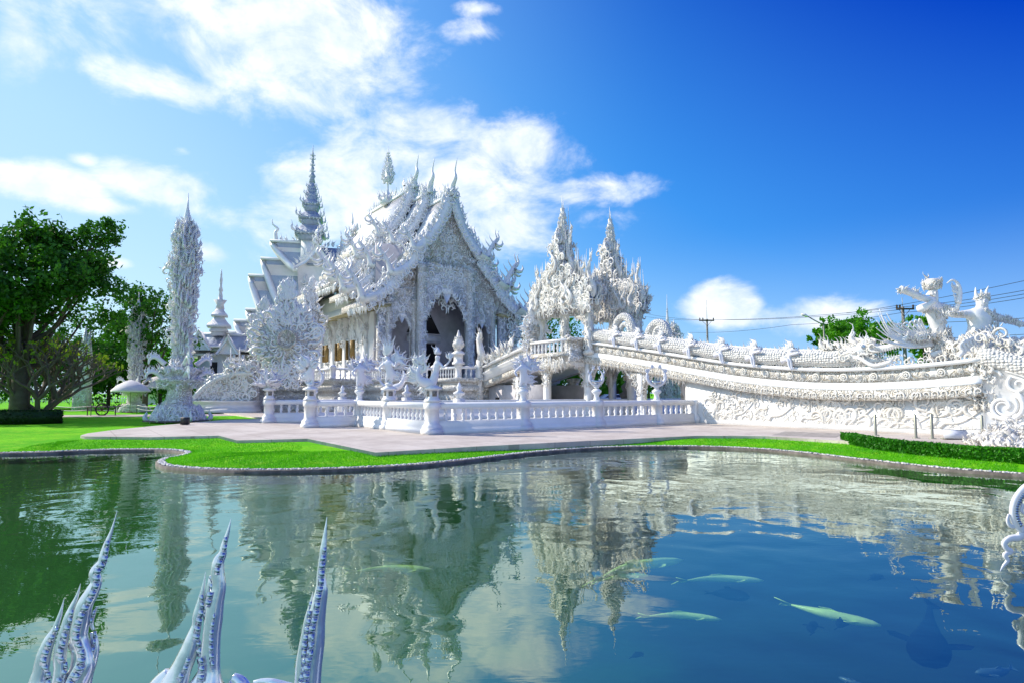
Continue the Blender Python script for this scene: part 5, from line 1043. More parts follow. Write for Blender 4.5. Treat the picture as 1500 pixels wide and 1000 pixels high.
# cradles: upcurved horns holding a mirrored bowl
def cradle(loc, label, wd, h, arms, sc=1.0):
    t = fig('flame_cradle', label, 'sculpture', loc, 0.0, 'statues on the balustrade posts', sc); mb = MB()
    for sd_ in (-1, 1):
        P = [(0, 0, 0), (sd_ * wd * .55, 0, .12), (sd_ * wd * .95, 0, .42 * h), (sd_ * wd * .9, 0, .75 * h), (sd_ * wd * .55, 0, h)]; mb.tube(catmull(P, 4), np.concatenate([np.linspace(.10, .11, 9), np.linspace(.10, .015, 8)]), 7)
        for k in range(arms): q = P[1 + k % 4]; stamp(mb, FL[k % 4], q, (sd_, 0, 0), (sd_ * (.5 - .15 * k), 0, 1), .42, 1.5)
    mb.build('horns', M_gloss, t); b_ = MB(); b_.lathe([(.05, 0), (.3, .1), (.4, .26), (.36, .26), (.2, .14), (.03, .1)], (0, 0, .05), 12); b_.build('bowl', M_mirror, t)
    f = MB(); f.lathe([(.1, -.18), (.18, -.1), (.08, 0), (.1, .1)], k=8); flame_wing(f, (0, 0, -.05), 8, .3, .2, 2.9); f.build('stand', M_white, t); return t
cradle(RL(-9.34, .73, 1.95), 'round white cradle of curled horns on the second post right of the corner', .42, .95, 6, .85)
cradle(RL(-5.14, .73, 1.95), 'wide antler-like white cradle on the last post before the bridge', .62, 1.15, 8, .88)
birdman(RL(-18.1, 4.78, 2.1), -.3, 'tall white figure with pointed flame crest on the middle post, left of the corner', 1.08, tall=1.0)
birdman(RL(-18.1, 8.23, 1.95), .5, 'stocky white winged figure on the post where the balustrade turns towards the gap', 1.15)
birdman(RL(-20.5, 8.23, 2.1), 2.9, 'white bird-headed figure on the lantern post right of the gap', 1.0)
lb = fig('leaf_urn', 'bushy white bundle of leaf flames on the lantern post left of the gap', 'sculpture', RL(-20.9, 14.0, 2.0), 0, sc=1.0)
mb = MB()
for k in range(60): a = rng.uniform(-.5, PI + .5); d = np.array([math.cos(a), rng.normal(0, .6), abs(math.sin(a)) + .1]); stamp(mb, FL[k % 4], d * .15, (1, 0, .1), d, rng.uniform(.6, 1.15), 1.5)
mb.build('leaves', M_gloss, lb); MB().lathe([(.12, -.1), (.25, .1), (.2, .3), (.1, .4)], k=8).build('urn', M_white, lb)
cradle(RL(-18.5, 14.0, 1.95), 'spreading white antlers on the pedestal of the short left balustrade', .55, 1.0, 6, 1.0)
dv = fig('diving_bird_sculpture', 'small blue shaded crescent bird sculpture on a stubby post behind the balustrade', 'sculpture', RL(-14.2, 13.0, 0), 0)
MB().block(-.2, .2, -.2, .2, [(0, .1), (1.1, .1), (1.3, .0), (1.4, .12), (1.5, .12), (1.7, -.1), (2.0, -.15)]).build('pedestal', M_white, dv)
mb = MB(); mb.tube(catmull([(-.9, 0, 2.75), (-.6, 0, 2.3), (0, 0, 2.1), (.55, 0, 2.3), (.8, 0, 2.85), (.75, 0, 3.2)], 4), np.concatenate([np.linspace(.03, .24, 11), np.linspace(.22, .02, 10)]), 8); flame_wing(mb, (.75, 0, 2.7), 7, .45, .2, 2); flame_wing(mb, (-.8, 0, 2.6), 6, .4, 1.5, 3); mb.build('bird', M_gloss, dv)
for (r_, s_, lbl, hh_) in [(-15.6, 2.9, 'small white urn finial just behind the corner post', .95), (-16.4, 15.2, 'small white urn finial behind the gap in the balustrade', 1.1), (-14.9, 9.6, 'stubby white urn finial behind the sunlit run', 1.0)]:
    f = fig('urn_finial', lbl, 'finial', RL(r_, s_, 0), ROT, 'urn finials behind the balustrade'); MB().block(-.22, .22, -.22, .22, [(0, .06), (1.2, .06), (1.25, 0), (1.5, 0)]).build('plinth', M_white, f); MB().lathe([(.2, 1.5), (.12, 1.6), (.28, 1.72), (.3, 1.78), (.1, 1.9), (.14, 2.05), (.02, 2.3)], k=10).build('urn', M_white, f)
#@@PART5
# ================================================================== the white temple. local x = r - RC, y = s - 31
RC = -.4; tm = thing('white_temple', 'ornate white temple hall with stacked flame-edged roofs behind the balustrade', 'temple', RL(RC, 31, 0), ROT)
# stepped terrace
TP = lambda o=0: [(0, .55), (.45, .55), (.5, .4), (.95, .36), (1.0, .15), (1.75, .12), (1.8, .28), (2.1, .34), (2.15, .2), (2.45, .2), (2.5, .42), (2.75 - o, .45), (2.8 - o, .38)]
te = MB(); te.block(-4.4, 4.4, -10, -5.9, TP(.0)); te.block(-8.4, 8.4, -6, 24, TP(.006)); te.block(-11.5, 11.5, -1.5, 31, TP(.012)); te.block(-16.4, 12.5, 4.6, 29, TP(.018)); te.build('terrace', M_fine, tm)
def tbal(pts, n):
    mb = MB(); r_ = MB()
    for (x0, y0), (x1, y1) in zip(pts[:-1], pts[1:]):
        L_ = math.hypot(x1 - x0, y1 - y0); m_ = int(L_ / .42); ux, uy = (x1 - x0) / L_, (y1 - y0) / L_; px_, py_ = -uy * .15, ux * .15
        for k in range(m_): t = (k + .5) / m_; mb.lathe([(.07, 2.8), (.05, 2.95), (.10, 3.1), (.05, 3.28), (.06, 3.36), (.08, 3.5)], (x0 + (x1 - x0) * t, y0 + (y1 - y0) * t, 0), 6)
        r_.loft([[(x - px_, y - py_, 3.5), (x + px_, y + py_, 3.5), (x + px_ * 1.2, y + py_ * 1.2, 3.62), (x, y, 3.72), (x - px_ * 1.2, y - py_ * 1.2, 3.62)] for x, y in ((x0, y0), (x1, y1))])
        r_.block(x0 - .17, x0 + .17, y0 - .17, y0 + .17, [(2.8, .03), (2.9, .03), (2.95, 0), (3.6, 0), (3.7, .06), (3.8, .06), (3.95, -.1)])
    mb.build('terrace_balusters', M_white, tm); r_.build('terrace_rail', M_white, tm)
tbal([(-4.5, -9.9), (-4.5, -5.95), (-8.5, -5.95), (-8.5, -1.45), (-11.6, -1.45), (-11.6, 4.7), (-16.3, 4.7), (-16.3, 28)], 0); tbal([(-2.6, -9.9), (-4.5, -9.9)], 0); tbal([(4.5, -9.9), (4.5, -5.95), (8.5, -5.95), (8.5, 0)], 0)
# hall body with side windows
bx = 5.9
MB().block(-bx, bx, 3.6, 26, [(2.7, .35), (3.2, .35), (3.3, .12), (3.7, .12), (3.75, 0), (9.2, 0), (9.5, .2)]).build('body_wall', M_white, tm)
wy = [(8.0, 10.0), (11.7, 13.2), (15.8, 17.2), (19.8, 21.2), (23.6, 25.0)]
for y0, y1 in wy:
    for sd_ in (-1, 1):
        xa = sd_ * (bx + .02); w_ = MB(); w_.box(min(xa, xa + sd_ * .12), max(xa, xa + sd_ * .12), y0 - .12, y1 + .12, 4.85, 5.0).box(min(xa, xa + sd_ * .12), max(xa, xa + sd_ * .12), y0 - .12, y0, 5.0, 6.9).box(min(xa, xa + sd_ * .12), max(xa, xa + sd_ * .12), y1, y1 + .12, 5.0, 6.9)
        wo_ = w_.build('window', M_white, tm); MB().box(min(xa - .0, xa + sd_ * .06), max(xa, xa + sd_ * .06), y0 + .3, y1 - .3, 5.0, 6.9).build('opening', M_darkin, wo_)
        for yy, an in ((y0 + .05, 1), (y1 - .05, -1)): MB().loft([[(xa + sd_ * .1, yy, z), (xa + sd_ * .5, yy + an * .28, z), (xa + sd_ * .5, yy + an * .34, z), (xa + sd_ * .1, yy + an * .07, z)] for z in (5.0, 6.9)]).build('shutter', M_gold, wo_)
        o_ = MB(); ym = (y0 + y1) / 2
        for i in range(70):
            t = rng.random() ** .8; z = 6.8 + 2.6 * t; stamp(o_, (FL + SC)[rng.integers(8)], (xa + sd_ * .1, ym + rng.normal(0, .42) * (1.3 - t), z - .2), (0, rng.choice([-1, 1]), 0), (0, rng.normal(0, .4), 1), rng.uniform(.35, .75) * (1.2 - .4 * t), 1.3)
        for d in (-1, 1):
            for i in range(26): stamp(o_, (FL + SC)[rng.integers(8)], (xa + sd_ * .1, ym + d * ((y1 - y0) / 2 + .3 + rng.uniform(-.1, .15)), rng.uniform(4.4, 7)), (0, d, 0), (0, d * .3, 1), rng.uniform(.3, .5), 1.2)
        o_.build('window_surround', M_orn, wo_)
for y in (5.4, 10.85, 14.5, 18.5, 22.4, 25.9):      # ornate buttress columns between the windows
    for sd_ in (-1, 1):
        c = MB(); c.block(sd_ * 6.0 - .18, sd_ * 6.0 + .18, y - .32, y + .32, [(2.8, .12), (3.3, .12), (3.4, 0), (8.4, 0), (9.4, .5)])
        for i in range(90):
            z = rng.uniform(6.2, 9.8); k = .22 + .7 * max(0, (z - 7.4)) / 2.2; a = rng.uniform(0, 2 * PI); stamp(c, (FL + SC)[rng.integers(8)], (sd_ * 6.1 + (k + .05) * math.cos(a), y + (k + .05) * math.sin(a), z), (math.sin(a), -math.cos(a), 0), (math.cos(a) * .2, math.sin(a) * .2, 1 if z < 6.5 else -1), rng.uniform(.3, .6), 1.3)
        c.build('buttress', M_orn, tm)
# stacked roofs
TIER = [((0, 0), (1.0, -2.2), (2.2, -4.2), (3.7, -5.9)), ((3.4, -6.15), (4.5, -7.4), (5.8, -8.5)), ((5.5, -8.8), (6.7, -9.9), (8.3, -11.1))]
def rsec(y0, y1, zt, front=True, orn=True):
    rf = MB(); so = MB()
    for tier in TIER:
        P = [(x, zt + z) for x, z in tier]
        for sd_ in (-1, 1):
            o = [(sd_ * x, z) for x, z in P]; i_ = [(sd_ * x, z - .22) for x, z in P][::-1]; q = o + i_; q = q if sd_ > 0 else q[::-1]
            rf.loft([[(x, y, z) for x, z in q] for y in (y0, y1)])
            x1, z1 = P[-1]; so.loft([[(sd_ * (x1 + .04), y, z1 + .06), (sd_ * (x1 + .04), y, z1 - .5), (sd_ * (x1 - .15), y, z1 - .5), (sd_ * (x1 - .15), y, z1 + .02)][::sd_] for y in (y0 + .1, y1 - .1)])
    for x in (-1, 1): so.loft([[(x * 8.2, y, zt - 11.4), (x * 5.9, y, zt - 10.9), (x * 5.9, y, zt - 11.1), (x * 8.2, y, zt - 11.55)][::x] for y in (y0 + .1, y1 - .1)])
    r_ = rf.build('roof', M_tile, tm)
    so.build('eave_board', M_warm, r_)
    yf = y0 if front else y1; dy = -1 if front else 1
    bg = MB(); fl_ = MB()
    for ti, tier in enumerate(TIER):
        for sd_ in (-1, 1):
            P = np.array([(sd_ * x, zt + z) for x, z in tier]); C_ = catmull(P, 5); T = np.gradient(C_, axis=0); T /= np.linalg.norm(T, axis=1)[:, None]; N = np.stack([-T[:, 1], T[:, 0]], 1) * (1 if sd_ > 0 else -1)
            wv = .30 + .10 * np.sin(np.linspace(0, 3 * PI, len(C_))); ya, yb = sorted((yf + dy * .32, yf - dy * .06))
            bg.loft([np.array([[c[0] + n[0] * w, ya, c[1] + n[1] * w], [c[0] - n[0] * .5, ya, c[1] - n[1] * .5], [c[0] - n[0] * .5, yb, c[1] - n[1] * .5], [c[0] + n[0] * w, yb, c[1] + n[1] * w]])[::sd_] for c, n, w in zip(C_, N, wv)])
            if orn:
                for c, n, t, w in zip(C_, N, T, wv):
                    for _ in range(3): stamp(fl_, FL[rng.integers(4)], (c[0] + n[0] * w * .8 + rng.normal(0, .1), yf + dy * rng.uniform(0, .3), c[1] + n[1] * w * .8), (t[0], 0, t[1]), (n[0] + t[0] * -.5, 0, n[1] - t[1] * .5 + .25), rng.uniform(.5, .95), 1.4)
                    stamp(fl_, SC[rng.integers(4)], (c[0] - n[0] * .35, yf + dy * .34, c[1] - n[1] * .35), (t[0], 0, t[1]), (-n[0], 0, -n[1]), rng.uniform(.5, .8), 1.0)
                e = C_[-1]; s_ = [1.8, 2.1, 2.4][ti] * (1.25 if sd_ > 0 else 1); stamp(fl_, NAGA, (e[0] - sd_ * .5, yf + dy * .15, e[1] + .1), (sd_, 0, 0), (0, 0, 1), s_, 1.6)
                for _ in range(26): stamp(fl_, (FL + SC)[rng.integers(8)], (e[0] - sd_ * rng.uniform(-.5, 1.4), yf + dy * rng.uniform(-.5, .4), e[1] + rng.uniform(-.5, .5)), (sd_, 0, 0), (rng.normal(0, .5), 0, 1), rng.uniform(.4, .8), 1.5)
    bo = bg.build('bargeboard', M_white, tm); 
    if orn: fl_.build('roof_edge_flames', M_orn, bo)
    # finial at the ridge end
    ch = MB(); P = [(0, yf + dy * .2, zt), (0, yf + dy * .3, zt + .8), (0, yf + dy * .9, zt + 1.5), (0, yf + dy * .75, zt + 2.2), (0, yf + dy * 1.2, zt + 3.4)]
    ch.tube(catmull(P, 4), np.concatenate([np.linspace(.42, .22, 8), np.linspace(.2, .02, 9)]), 6)
    for i in range(22): stamp(ch, (FL + SPK)[rng.integers(6)], (rng.normal(0, .25), yf + rng.uniform(-.6, .9) * -dy, zt + rng.uniform(-.3, .5)), (0, 1, 0), (rng.normal(0, .3), rng.normal(0, .35), 1), rng.uniform(.6, 1.3), 1.4)
    ch.build('ridge_finial', M_orn, tm)
    rg = MB(); rg.loft([[(-.16, y, zt - .1), (.16, y, zt - .1), (.12, y, zt + .22), (-.12, y, zt + .22)] for y in (y0, y1)])
    for y in np.arange(y0 + .4, y1 - .2, .45): stamp(rg, (FL + SPK)[rng.integers(6)], (0, y, zt + .15), (0, 1, 0), (0, rng.normal(0, .15), 1), rng.uniform(.5, .9) * (1.6 if rng.random() < .25 else 1), 1.4)
    rg.build('ridge_crest', M_orn, tm)
rsec(-.6, 5.9, 20.75); rsec(4.0, 9.5, 22.2, orn=True); rsec(7.6, 20.6, 23.75); rsec(19, 24.6, 22.2, False, orn=False); rsec(23.5, 28.6, 20.4, False, orn=True)
# gold-brown soffit under the eaves
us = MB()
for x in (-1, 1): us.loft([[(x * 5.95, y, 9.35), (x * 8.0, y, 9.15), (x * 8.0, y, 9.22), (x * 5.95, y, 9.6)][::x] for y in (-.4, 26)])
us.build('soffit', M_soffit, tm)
# wall above the lower eaves up to the roof (hall core)
cw = MB(); cw.block(-5.95, 5.95, 3.5, 25.9, [(9.45, 0), (10.6, 0)]); cw.block(-5.92, 5.92, 7.7, 20.5, [(10.5, 0), (12.3, 0)]); cw.block(-5.2, 5.2, 4.2, 27, [(9.4, 0), (12.0, 0)]); cw.block(-3.2, 3.2, 8.0, 22, [(12, 0), (15.5, 0)]); cw.build('upper_wall', M_white, tm)
# icicle ornament hanging from the eaves
ic = MB()
for (ya, yb, zt) in [(-.5, 4.2, 20.75), (4.2, 7.6, 22.2), (7.6, 20.5, 23.75), (20.6, 24, 22.2), (24, 28, 20.4)]:
    for x, dz in ((8.3, 11.45), (5.8, 8.85), (3.7, 6.25)):
        for sd_ in (-1, 1):
            for y in np.arange(ya, yb, .16 if x > 8 else .3): stamp(ic, (FL + SPK)[rng.integers(6)], (sd_ * (x + .02), y, zt - dz), (0, rng.choice([-1, 1]), 0), (0, rng.normal(0, .1), -1), rng.uniform(.35, .8) * (1.15 if x > 8 else .7), 1.1)
ic.build('hanging_ornament', M_orn, tm)
# big clustered nagas and scrolls climbing the left roof slopes
cl_ = MB()
def slope_pt(x):  # roof surface height under ridge for |x|
    P = [p for t in TIER for p in t]; return float(np.interp(x, [p[0] for p in P], [p[1] for p in P]))
for (yy, zt) in [(-.5, 20.75), (1.2, 20.75), (4.1, 22.2), (5.6, 22.2), (7.8, 23.75), (9.5, 23.75)]:
    for sd_ in (-1, 1):
        for i in range(17):
            x = rng.uniform(2.6, 8.4); stamp(cl_, (SC + FL + [FL[0], FL[2]] * 4 + [NAGA])[rng.integers(17)], (sd_ * x, yy + rng.normal(0, .35), zt + slope_pt(x) + rng.uniform(0, .5)), (sd_, rng.normal(0, .4), 0), (sd_ * .3, rng.normal(0, .3), 1), rng.uniform(.5, 1.15), 1.7)
for i in range(90):
    y = rng.uniform(9, 27); zt = 23.75 if y < 20 else (22.2 if y < 24 else 20.4); x = rng.uniform(6.5, 8.6) if rng.random() < .55 else rng.uniform(3.2, 6); stamp(cl_, (SC + FL)[rng.integers(8)], (-x, y, zt + slope_pt(x) + .1), (-1, rng.normal(0, .4), 0), (-.3, rng.normal(0, .3), 1), rng.uniform(.4, .95), 1.6)
cl_.build('roof_naga_cluster', M_orn, tm)
# roof spire over the middle of the ridge
sp = MB(); sp.lathe([(.9, 23.6), (.7, 24.3), (.35, 24.8), (.12, 25.2), (.10, 26.3), (.5, 26.5), (.3, 27), (.05, 29.6), (.02, 30.6)], (0, 14.3, 0), 8)
for z in np.arange(26.2, 29.8, .32):
    rr_ = np.interp(z, [26.2, 26.9, 29.8], [.55, .8, .08])
    for k in range(8): a = k / 8 * 2 * PI + z * 2; stamp(sp, (FL + SPK)[k % 6], (rr_ * .7 * math.cos(a), 14.3 + rr_ * .7 * math.sin(a), z), (math.cos(a), math.sin(a), 0), (math.cos(a) * .7, math.sin(a) * .7, 1), np.interp(z, [26, 29.8], [.8, .35]), 1.4)
for k in range(12): a = k / 12 * 2 * PI; stamp(sp, FL[k % 4], (.6 * math.cos(a), 14.3 + .6 * math.sin(a), 24.0), (math.cos(a), math.sin(a), 0), (math.cos(a) * .6, math.sin(a) * .6, 1), 1.3, 1.4)
sp.build('roof_spire', M_orn, tm)

# front facade: pediment and arched porch (plane y = 0), built as one carved wall with openings
def arch_pts(xc, hw, zb, zs, zt, n=8, wob=.12):
    """pointed multifoil opening from the bottom left over the apex to the bottom right"""
    L_ = [(xc - hw, zb), (xc - hw, zs)]
    for k in range(1, n): t = k / n; L_.append((xc - hw * (1 - t ** 1.5) + wob * math.sin(t * 5 * PI) * .6, zs + (zt - zs) * t ** .75))
    Rr = [(2 * xc - x, z) for x, z in L_[::-1]]; return L_ + [(xc, zt)] + Rr
fa = MB(); zf = 2.8
A = [a for a in arch_pts(-.5, 2.35, zf, 8.4, 11.7)]
outl = [(-3.35, zf)] + A + [(2.4, zf), (2.4, 13.4), (1.0, 13.8), (-.5, 13.5), (-1.9, 13.9), (-3.35, 13.4)]
fa.prism(outl, -.9, -.5); fa.build('porch_arch', M_fine, tm)
MB().block(-3.5, -2.75, -1.1, -.4, [(zf, .1), (zf + .6, .1), (zf + .7, 0), (13.0, 0), (13.5, .2)]).block(1.75, 2.5, -1.1, -.4, [(zf, .1), (zf + .6, .1), (zf + .7, 0), (13.0, 0), (13.5, .2)]).build('porch_pilasters', M_fine, tm)
for xc, hw, ztp in ((-4.75, .95, 9.2), (4.0, .95, 9.3)):
    A2 = arch_pts(xc, hw, zf + 1.2 if xc > 0 else zf, 7.4, ztp - .3); MB().prism([(xc - 1.45, zf)] + ([(xc - hw, zf)] if xc > 0 else []) + A2 + ([(xc + hw, zf)] if xc > 0 else []) + [(xc + 1.6, zf), (xc + 1.6, 11.2), (xc - 1.45, 11.2)], -.1, .25).build('side_bay', M_fine, tm)
    for dx in (-1.35, 1.25): MB().block(xc + dx - .22, xc + dx + .22, -.35, .2, [(zf, .1), (zf + .5, .1), (zf + .6, 0), (9.6, 0), (10.2, .25)]).build('bay_column', M_fine, tm)
    sl = MB().block(xc - .95, xc + .95, .0, .2, [(zf + .9, 0), (zf + 1.15, .05)])
    for k in range(5): sl.lathe([(.07, zf), (.1, zf + .4), (.06, zf + .9)], (xc - .75 + .37 * k, .1, 0), 6)
    sl.build('bay_balustrade', M_white, tm)
P = [(-5.7, 9.6), (-7.6, 9.35), (-5.6, 11.7), (-3.5, 14.3), (-2.0, 16.6), (-.95, 18.6), (0, 20.4), (.95, 18.6), (2.0, 16.6), (3.5, 14.3), (5.6, 11.7), (7.6, 9.35), (5.7, 9.6), (5.4, 11.0), (-5.4, 11.0)]
MB().prism(P, .0, .3).build('pediment', M_carve, tm)
for xa, xb in ((6.0, 7.3), (-7.1, -6.2)): MB().block(xa, xb, -.1, .25, [(zf, .1), (3.3, .1), (3.4, 0), (9.6, 0)]).build('corner_pier', M_fine, tm)
# dim inner wall of the porch with the doorway and the triangular opening above it
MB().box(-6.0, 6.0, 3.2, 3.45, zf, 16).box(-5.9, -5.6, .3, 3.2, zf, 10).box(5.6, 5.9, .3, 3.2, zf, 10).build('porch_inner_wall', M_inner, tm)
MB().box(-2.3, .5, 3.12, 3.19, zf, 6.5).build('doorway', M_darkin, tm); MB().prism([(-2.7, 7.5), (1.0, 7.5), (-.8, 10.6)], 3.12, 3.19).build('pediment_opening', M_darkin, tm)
MB().block(-2.6, .9, 3.0, 3.19, [(6.6, 0), (6.7, .1), (7.2, .1), (7.3, 0)]).build('door_lintel', M_white, tm)
fo = MB()
cover(fo, -3.3, 2.4, 11.9, 13.4, -.92, .5, 90, thick=.6); cover(fo, -3.5, -2.75, 3, 13, -1.12, .36, 90, thick=.6); cover(fo, 1.75, 2.5, 3, 13, -1.12, .36, 90, thick=.6)
inp = lambda x, z: abs(x) < np.interp(z, [9.4, 11.7, 14.3, 16.6, 20.4], [7.4, 5.5, 3.4, 1.9, 0]) - .2
cover(fo, -7, 7, 9.6, 19.5, -.02, .62, 620, thick=.8, test=inp, up=.5)
for xc in (-4.75, 4.0): cover(fo, xc - 1.5, xc + 1.6, 9.0, 11.2, -.12, .45, 80, thick=.7)
for i in range(130): z = rng.uniform(3, 10); x = rng.uniform(6.0, 7.3) * rng.choice([-1, 1]); stamp(fo, (FL + SC)[rng.integers(8)], (x, -.14, z), (1, 0, 0), (rng.normal(0, .3), 0, 1), rng.uniform(.3, .6), .8)
for (xc, hw, zs, ztp, yy, sz, n) in [(-.5, 2.35, 8.4, 11.7, -.92, .55, 110), (-4.75, .95, 7.4, 9.0, -.12, .34, 50), (4.0, .95, 7.4, 9.0, -.12, .34, 50)]:
    A = np.array(arch_pts(xc, hw, 3, zs, ztp))
    for i in range(n):
        k = rng.integers(1, len(A) - 2); t = rng.random(); q = A[k] * (1 - t) + A[k + 1] * t; c = np.array([xc, zs]); d = c - q; d = d / (np.linalg.norm(d) + 1e-6) + [0, -.5]
        stamp(fo, (FL + SC)[rng.integers(8)], (q[0], yy + rng.uniform(-.05, .2), q[1]), (1, 0, 0), (d[0], 0, d[1]), sz * rng.uniform(.6, 1.3), .9)
    k = sz / .55; fo.prism([(xc - .5 * k, ztp + .05), (xc + .5 * k, ztp + .05), (xc + .55 * k, ztp - .6 * k), (xc, ztp - 1.7 * k), (xc - .55 * k, ztp - .6 * k)], yy, yy + .12)
    for i in range(12): stamp(fo, FL[i % 4], (xc + rng.uniform(-.4, .4) * k, yy - .03, ztp - .3 * k), (1, 0, 0), (rng.normal(0, .4), 0, -1), .7 * k, .9)
for x in np.linspace(-3.35, 2.4, 30): stamp(fo, FL[rng.integers(4)], (x, -.95, 13.4), (1, 0, 0), (rng.normal(0, .3), 0, 1), rng.uniform(.3, .6), 1)
fo.build('facade_ornament', M_orn, tm)
# right hand wing of leaf flames below the lowest roof nagas
rw = MB()
for i in range(110): z = rng.uniform(5.6, 10.4); stamp(rw, (FL + SC)[rng.integers(8)], (7.5 + rng.uniform(0, 1.9) * (z - 5) / 5, rng.uniform(-.6, .4), z), (1, 0, 0), (rng.normal(.4, .3), 0, rng.choice([-1, 1, 1])), rng.uniform(.5, 1.1), 1.4)
rw.build('eave_bracket_flames', M_orn, tm)
# stupa finial at the terrace corner by the stairs
sf = fig('stupa_finial', 'white flame-bulb finial on a square lantern at the terrace corner beside the stairs', 'finial', RL(-4.9, 21.1, 3.9), ROT, None)
MB().block(-.3, .3, -.3, .3, [(-.1, .1), (.1, .1), (.2, 0), (.75, 0), (.8, .12), (.95, .1), (1.15, -.12)]).build('lantern_base', M_white, sf)
mb = MB(); mb.lathe([(.15, 1.1), (.5, 1.5), (.48, 1.8), (.2, 2.3), (.04, 2.9)], k=10)
for i in range(60): a = rng.uniform(0, 2 * PI); z = rng.uniform(1.2, 2.2); r_ = np.interp(z, [1.2, 1.5, 2.3], [.3, .5, .2]); stamp(mb, (FL + SC)[rng.integers(8)], (r_ * math.cos(a), r_ * math.sin(a), z), (math.sin(a), -math.cos(a), 0), (0, 0, 1), .34, 1.3)
mb.build('bulb', M_ornw, sf)

# ================================================================== rear hall with tiered roofs and spire
RY = 84.0; rh0 = at(449, 560, RY); rh0[2] = 0; rh = thing('rear_hall', 'white hall behind the temple with stepped concave tiled roofs and a tall tiered spire', 'hall', rh0, R(14))
ppm = F / RY; DEP = .42; ZZ = lambda py: at(449, py, RY)[2]
def xroof(xt, xi, pyr, pyb, inset, dep, label, gab=True):
    """roof arm along -x: ridge tip xt (m), inner end xi, concave slopes front and back"""
    dep = dep * DEP; zr_, zb_ = ZZ(pyr), ZZ(pyb); t = np.linspace(0, 1, 8); mb = MB(); rim = MB()
    for sd_ in (-1, 1):
        L_ = [(xt + inset * a, sd_ * dep * a ** 1.35, zr_ + (zb_ - zr_) * (a ** .8)) for a in t]; I_ = [(xi, y, z) for _, y, z in L_]
        V = L_ + I_ + [(x, y, z - .25) for x, y, z in L_ + I_]; n = 8; Fq = [(k, k + 1, n + k + 1, n + k) for k in range(n - 1)] + [(2 * n + k + 1, 2 * n + k, 3 * n + k, 3 * n + k + 1) for k in range(n - 1)] + [(k + 1, k, 2 * n + k, 2 * n + k + 1) for k in range(n - 1)] + [(n - 1, 2 * n - 1, 4 * n - 1, 3 * n - 1)]
        mb.add(V, [Fq]); rim.loft([np.array([[x - .45, y * 1.02, z + .18], [x + .25, y * 1.02, z + .18], [x + .25, y * .98, z - .45], [x - .45, y * .98, z - .45]]) for x, y, z in L_])
        rim.tube([(xt + inset, sd_ * dep, zb_ - .1), (xi, sd_ * dep, zb_ - .1)], .28, 4)
    rim.loft([[(x, -.3, zr_ + z) for z in (0,)] + [(x, .3, zr_), (x, .3, zr_ + .35), (x, -.3, zr_ + .35)] for x in (xt - .4, xi)])
    r_ = mb.build('tiered_roof', M_tileg, rh); rim.build('roof_rim', M_white, r_)
    MB().prism([(xt + .35, zr_ - .7), (xi, zr_ - .7), (xi, zb_ - 2.5), (xt + inset * .8 + .3, zb_ - 2.5), (xt + inset * .6 + .3, (zr_ + zb_) / 2 - .5)], -dep * .16, dep * .16).build('roof_wall', M_white, rh)
m_ = lambda px: (px - 449) / ppm
for sg in (-1, 1):
    pass
xroof(m_(397), m_(452), 358, 399, m_(432) - m_(397), 5.0, 1); xroof(m_(385), m_(449), 384, 452, m_(412) - m_(385), 6.2, 2); xroof(m_(369), m_(449), 409, 470, m_(392) - m_(369), 7.0, 3)
xroof(m_(367), m_(449), 458, 505, 2.4, 7.6, 4); xroof(m_(352), m_(449), 474, 520, 2.2, 8.4, 5); xroof(m_(338), m_(449), 491, 522, 1.5, 9.0, 6)
# right hand arm (partly hidden by the temple)
rr2 = MB(); z0, z1 = ZZ(362), ZZ(398)
rr2.loft([[(0, -5, z1), (0, -1.4, z0 - 1.8), (0, 0, z0), (0, 1.4, z0 - 1.8), (0, 5, z1), (0, 0, z1 - .5)], [(m_(496), -5, z1), (m_(496), -1.4, z0 - 1.8), (m_(500), 0, z0), (m_(496), 1.4, z0 - 1.8), (m_(496), 5, z1), (m_(496), 0, z1 - .5)]]); rr2.build('tiered_roof', M_tileg, rh)
# front gable arm towards the camera with curved bargeboards
fg = MB(); P = [(0, ZZ(366)), (.7, ZZ(379)), (1.6, ZZ(391)), (2.9, ZZ(402)), (2.9, ZZ(405)), (1.4, ZZ(396)), (.5, ZZ(385)), (0, ZZ(378))]
for sd_ in (-1, 1):
    q = [(sd_ * x + m_(463), z) for x, z in P]; fg.prism(q, -5.0, -4.5)
fg.build('gable_bargeboard', M_white, rh); MB().prism([(m_(463) - 2.5, ZZ(404)), (m_(463), ZZ(370)), (m_(463) + 2.5, ZZ(404)), (m_(463) + 2.0, ZZ(470)), (m_(463) - 2.0, ZZ(470))], -4.4, -1.0).build('gable_wall', M_white, rh)
MB().block(-7, 9, -2.6, 6, [(0, .4), (.6, .4), (.8, 0), (ZZ(500), 0)]).block(-3, 3, -2.0, 3, [(ZZ(500), 0), (ZZ(430), 0)]).build('wall', M_white, rh)
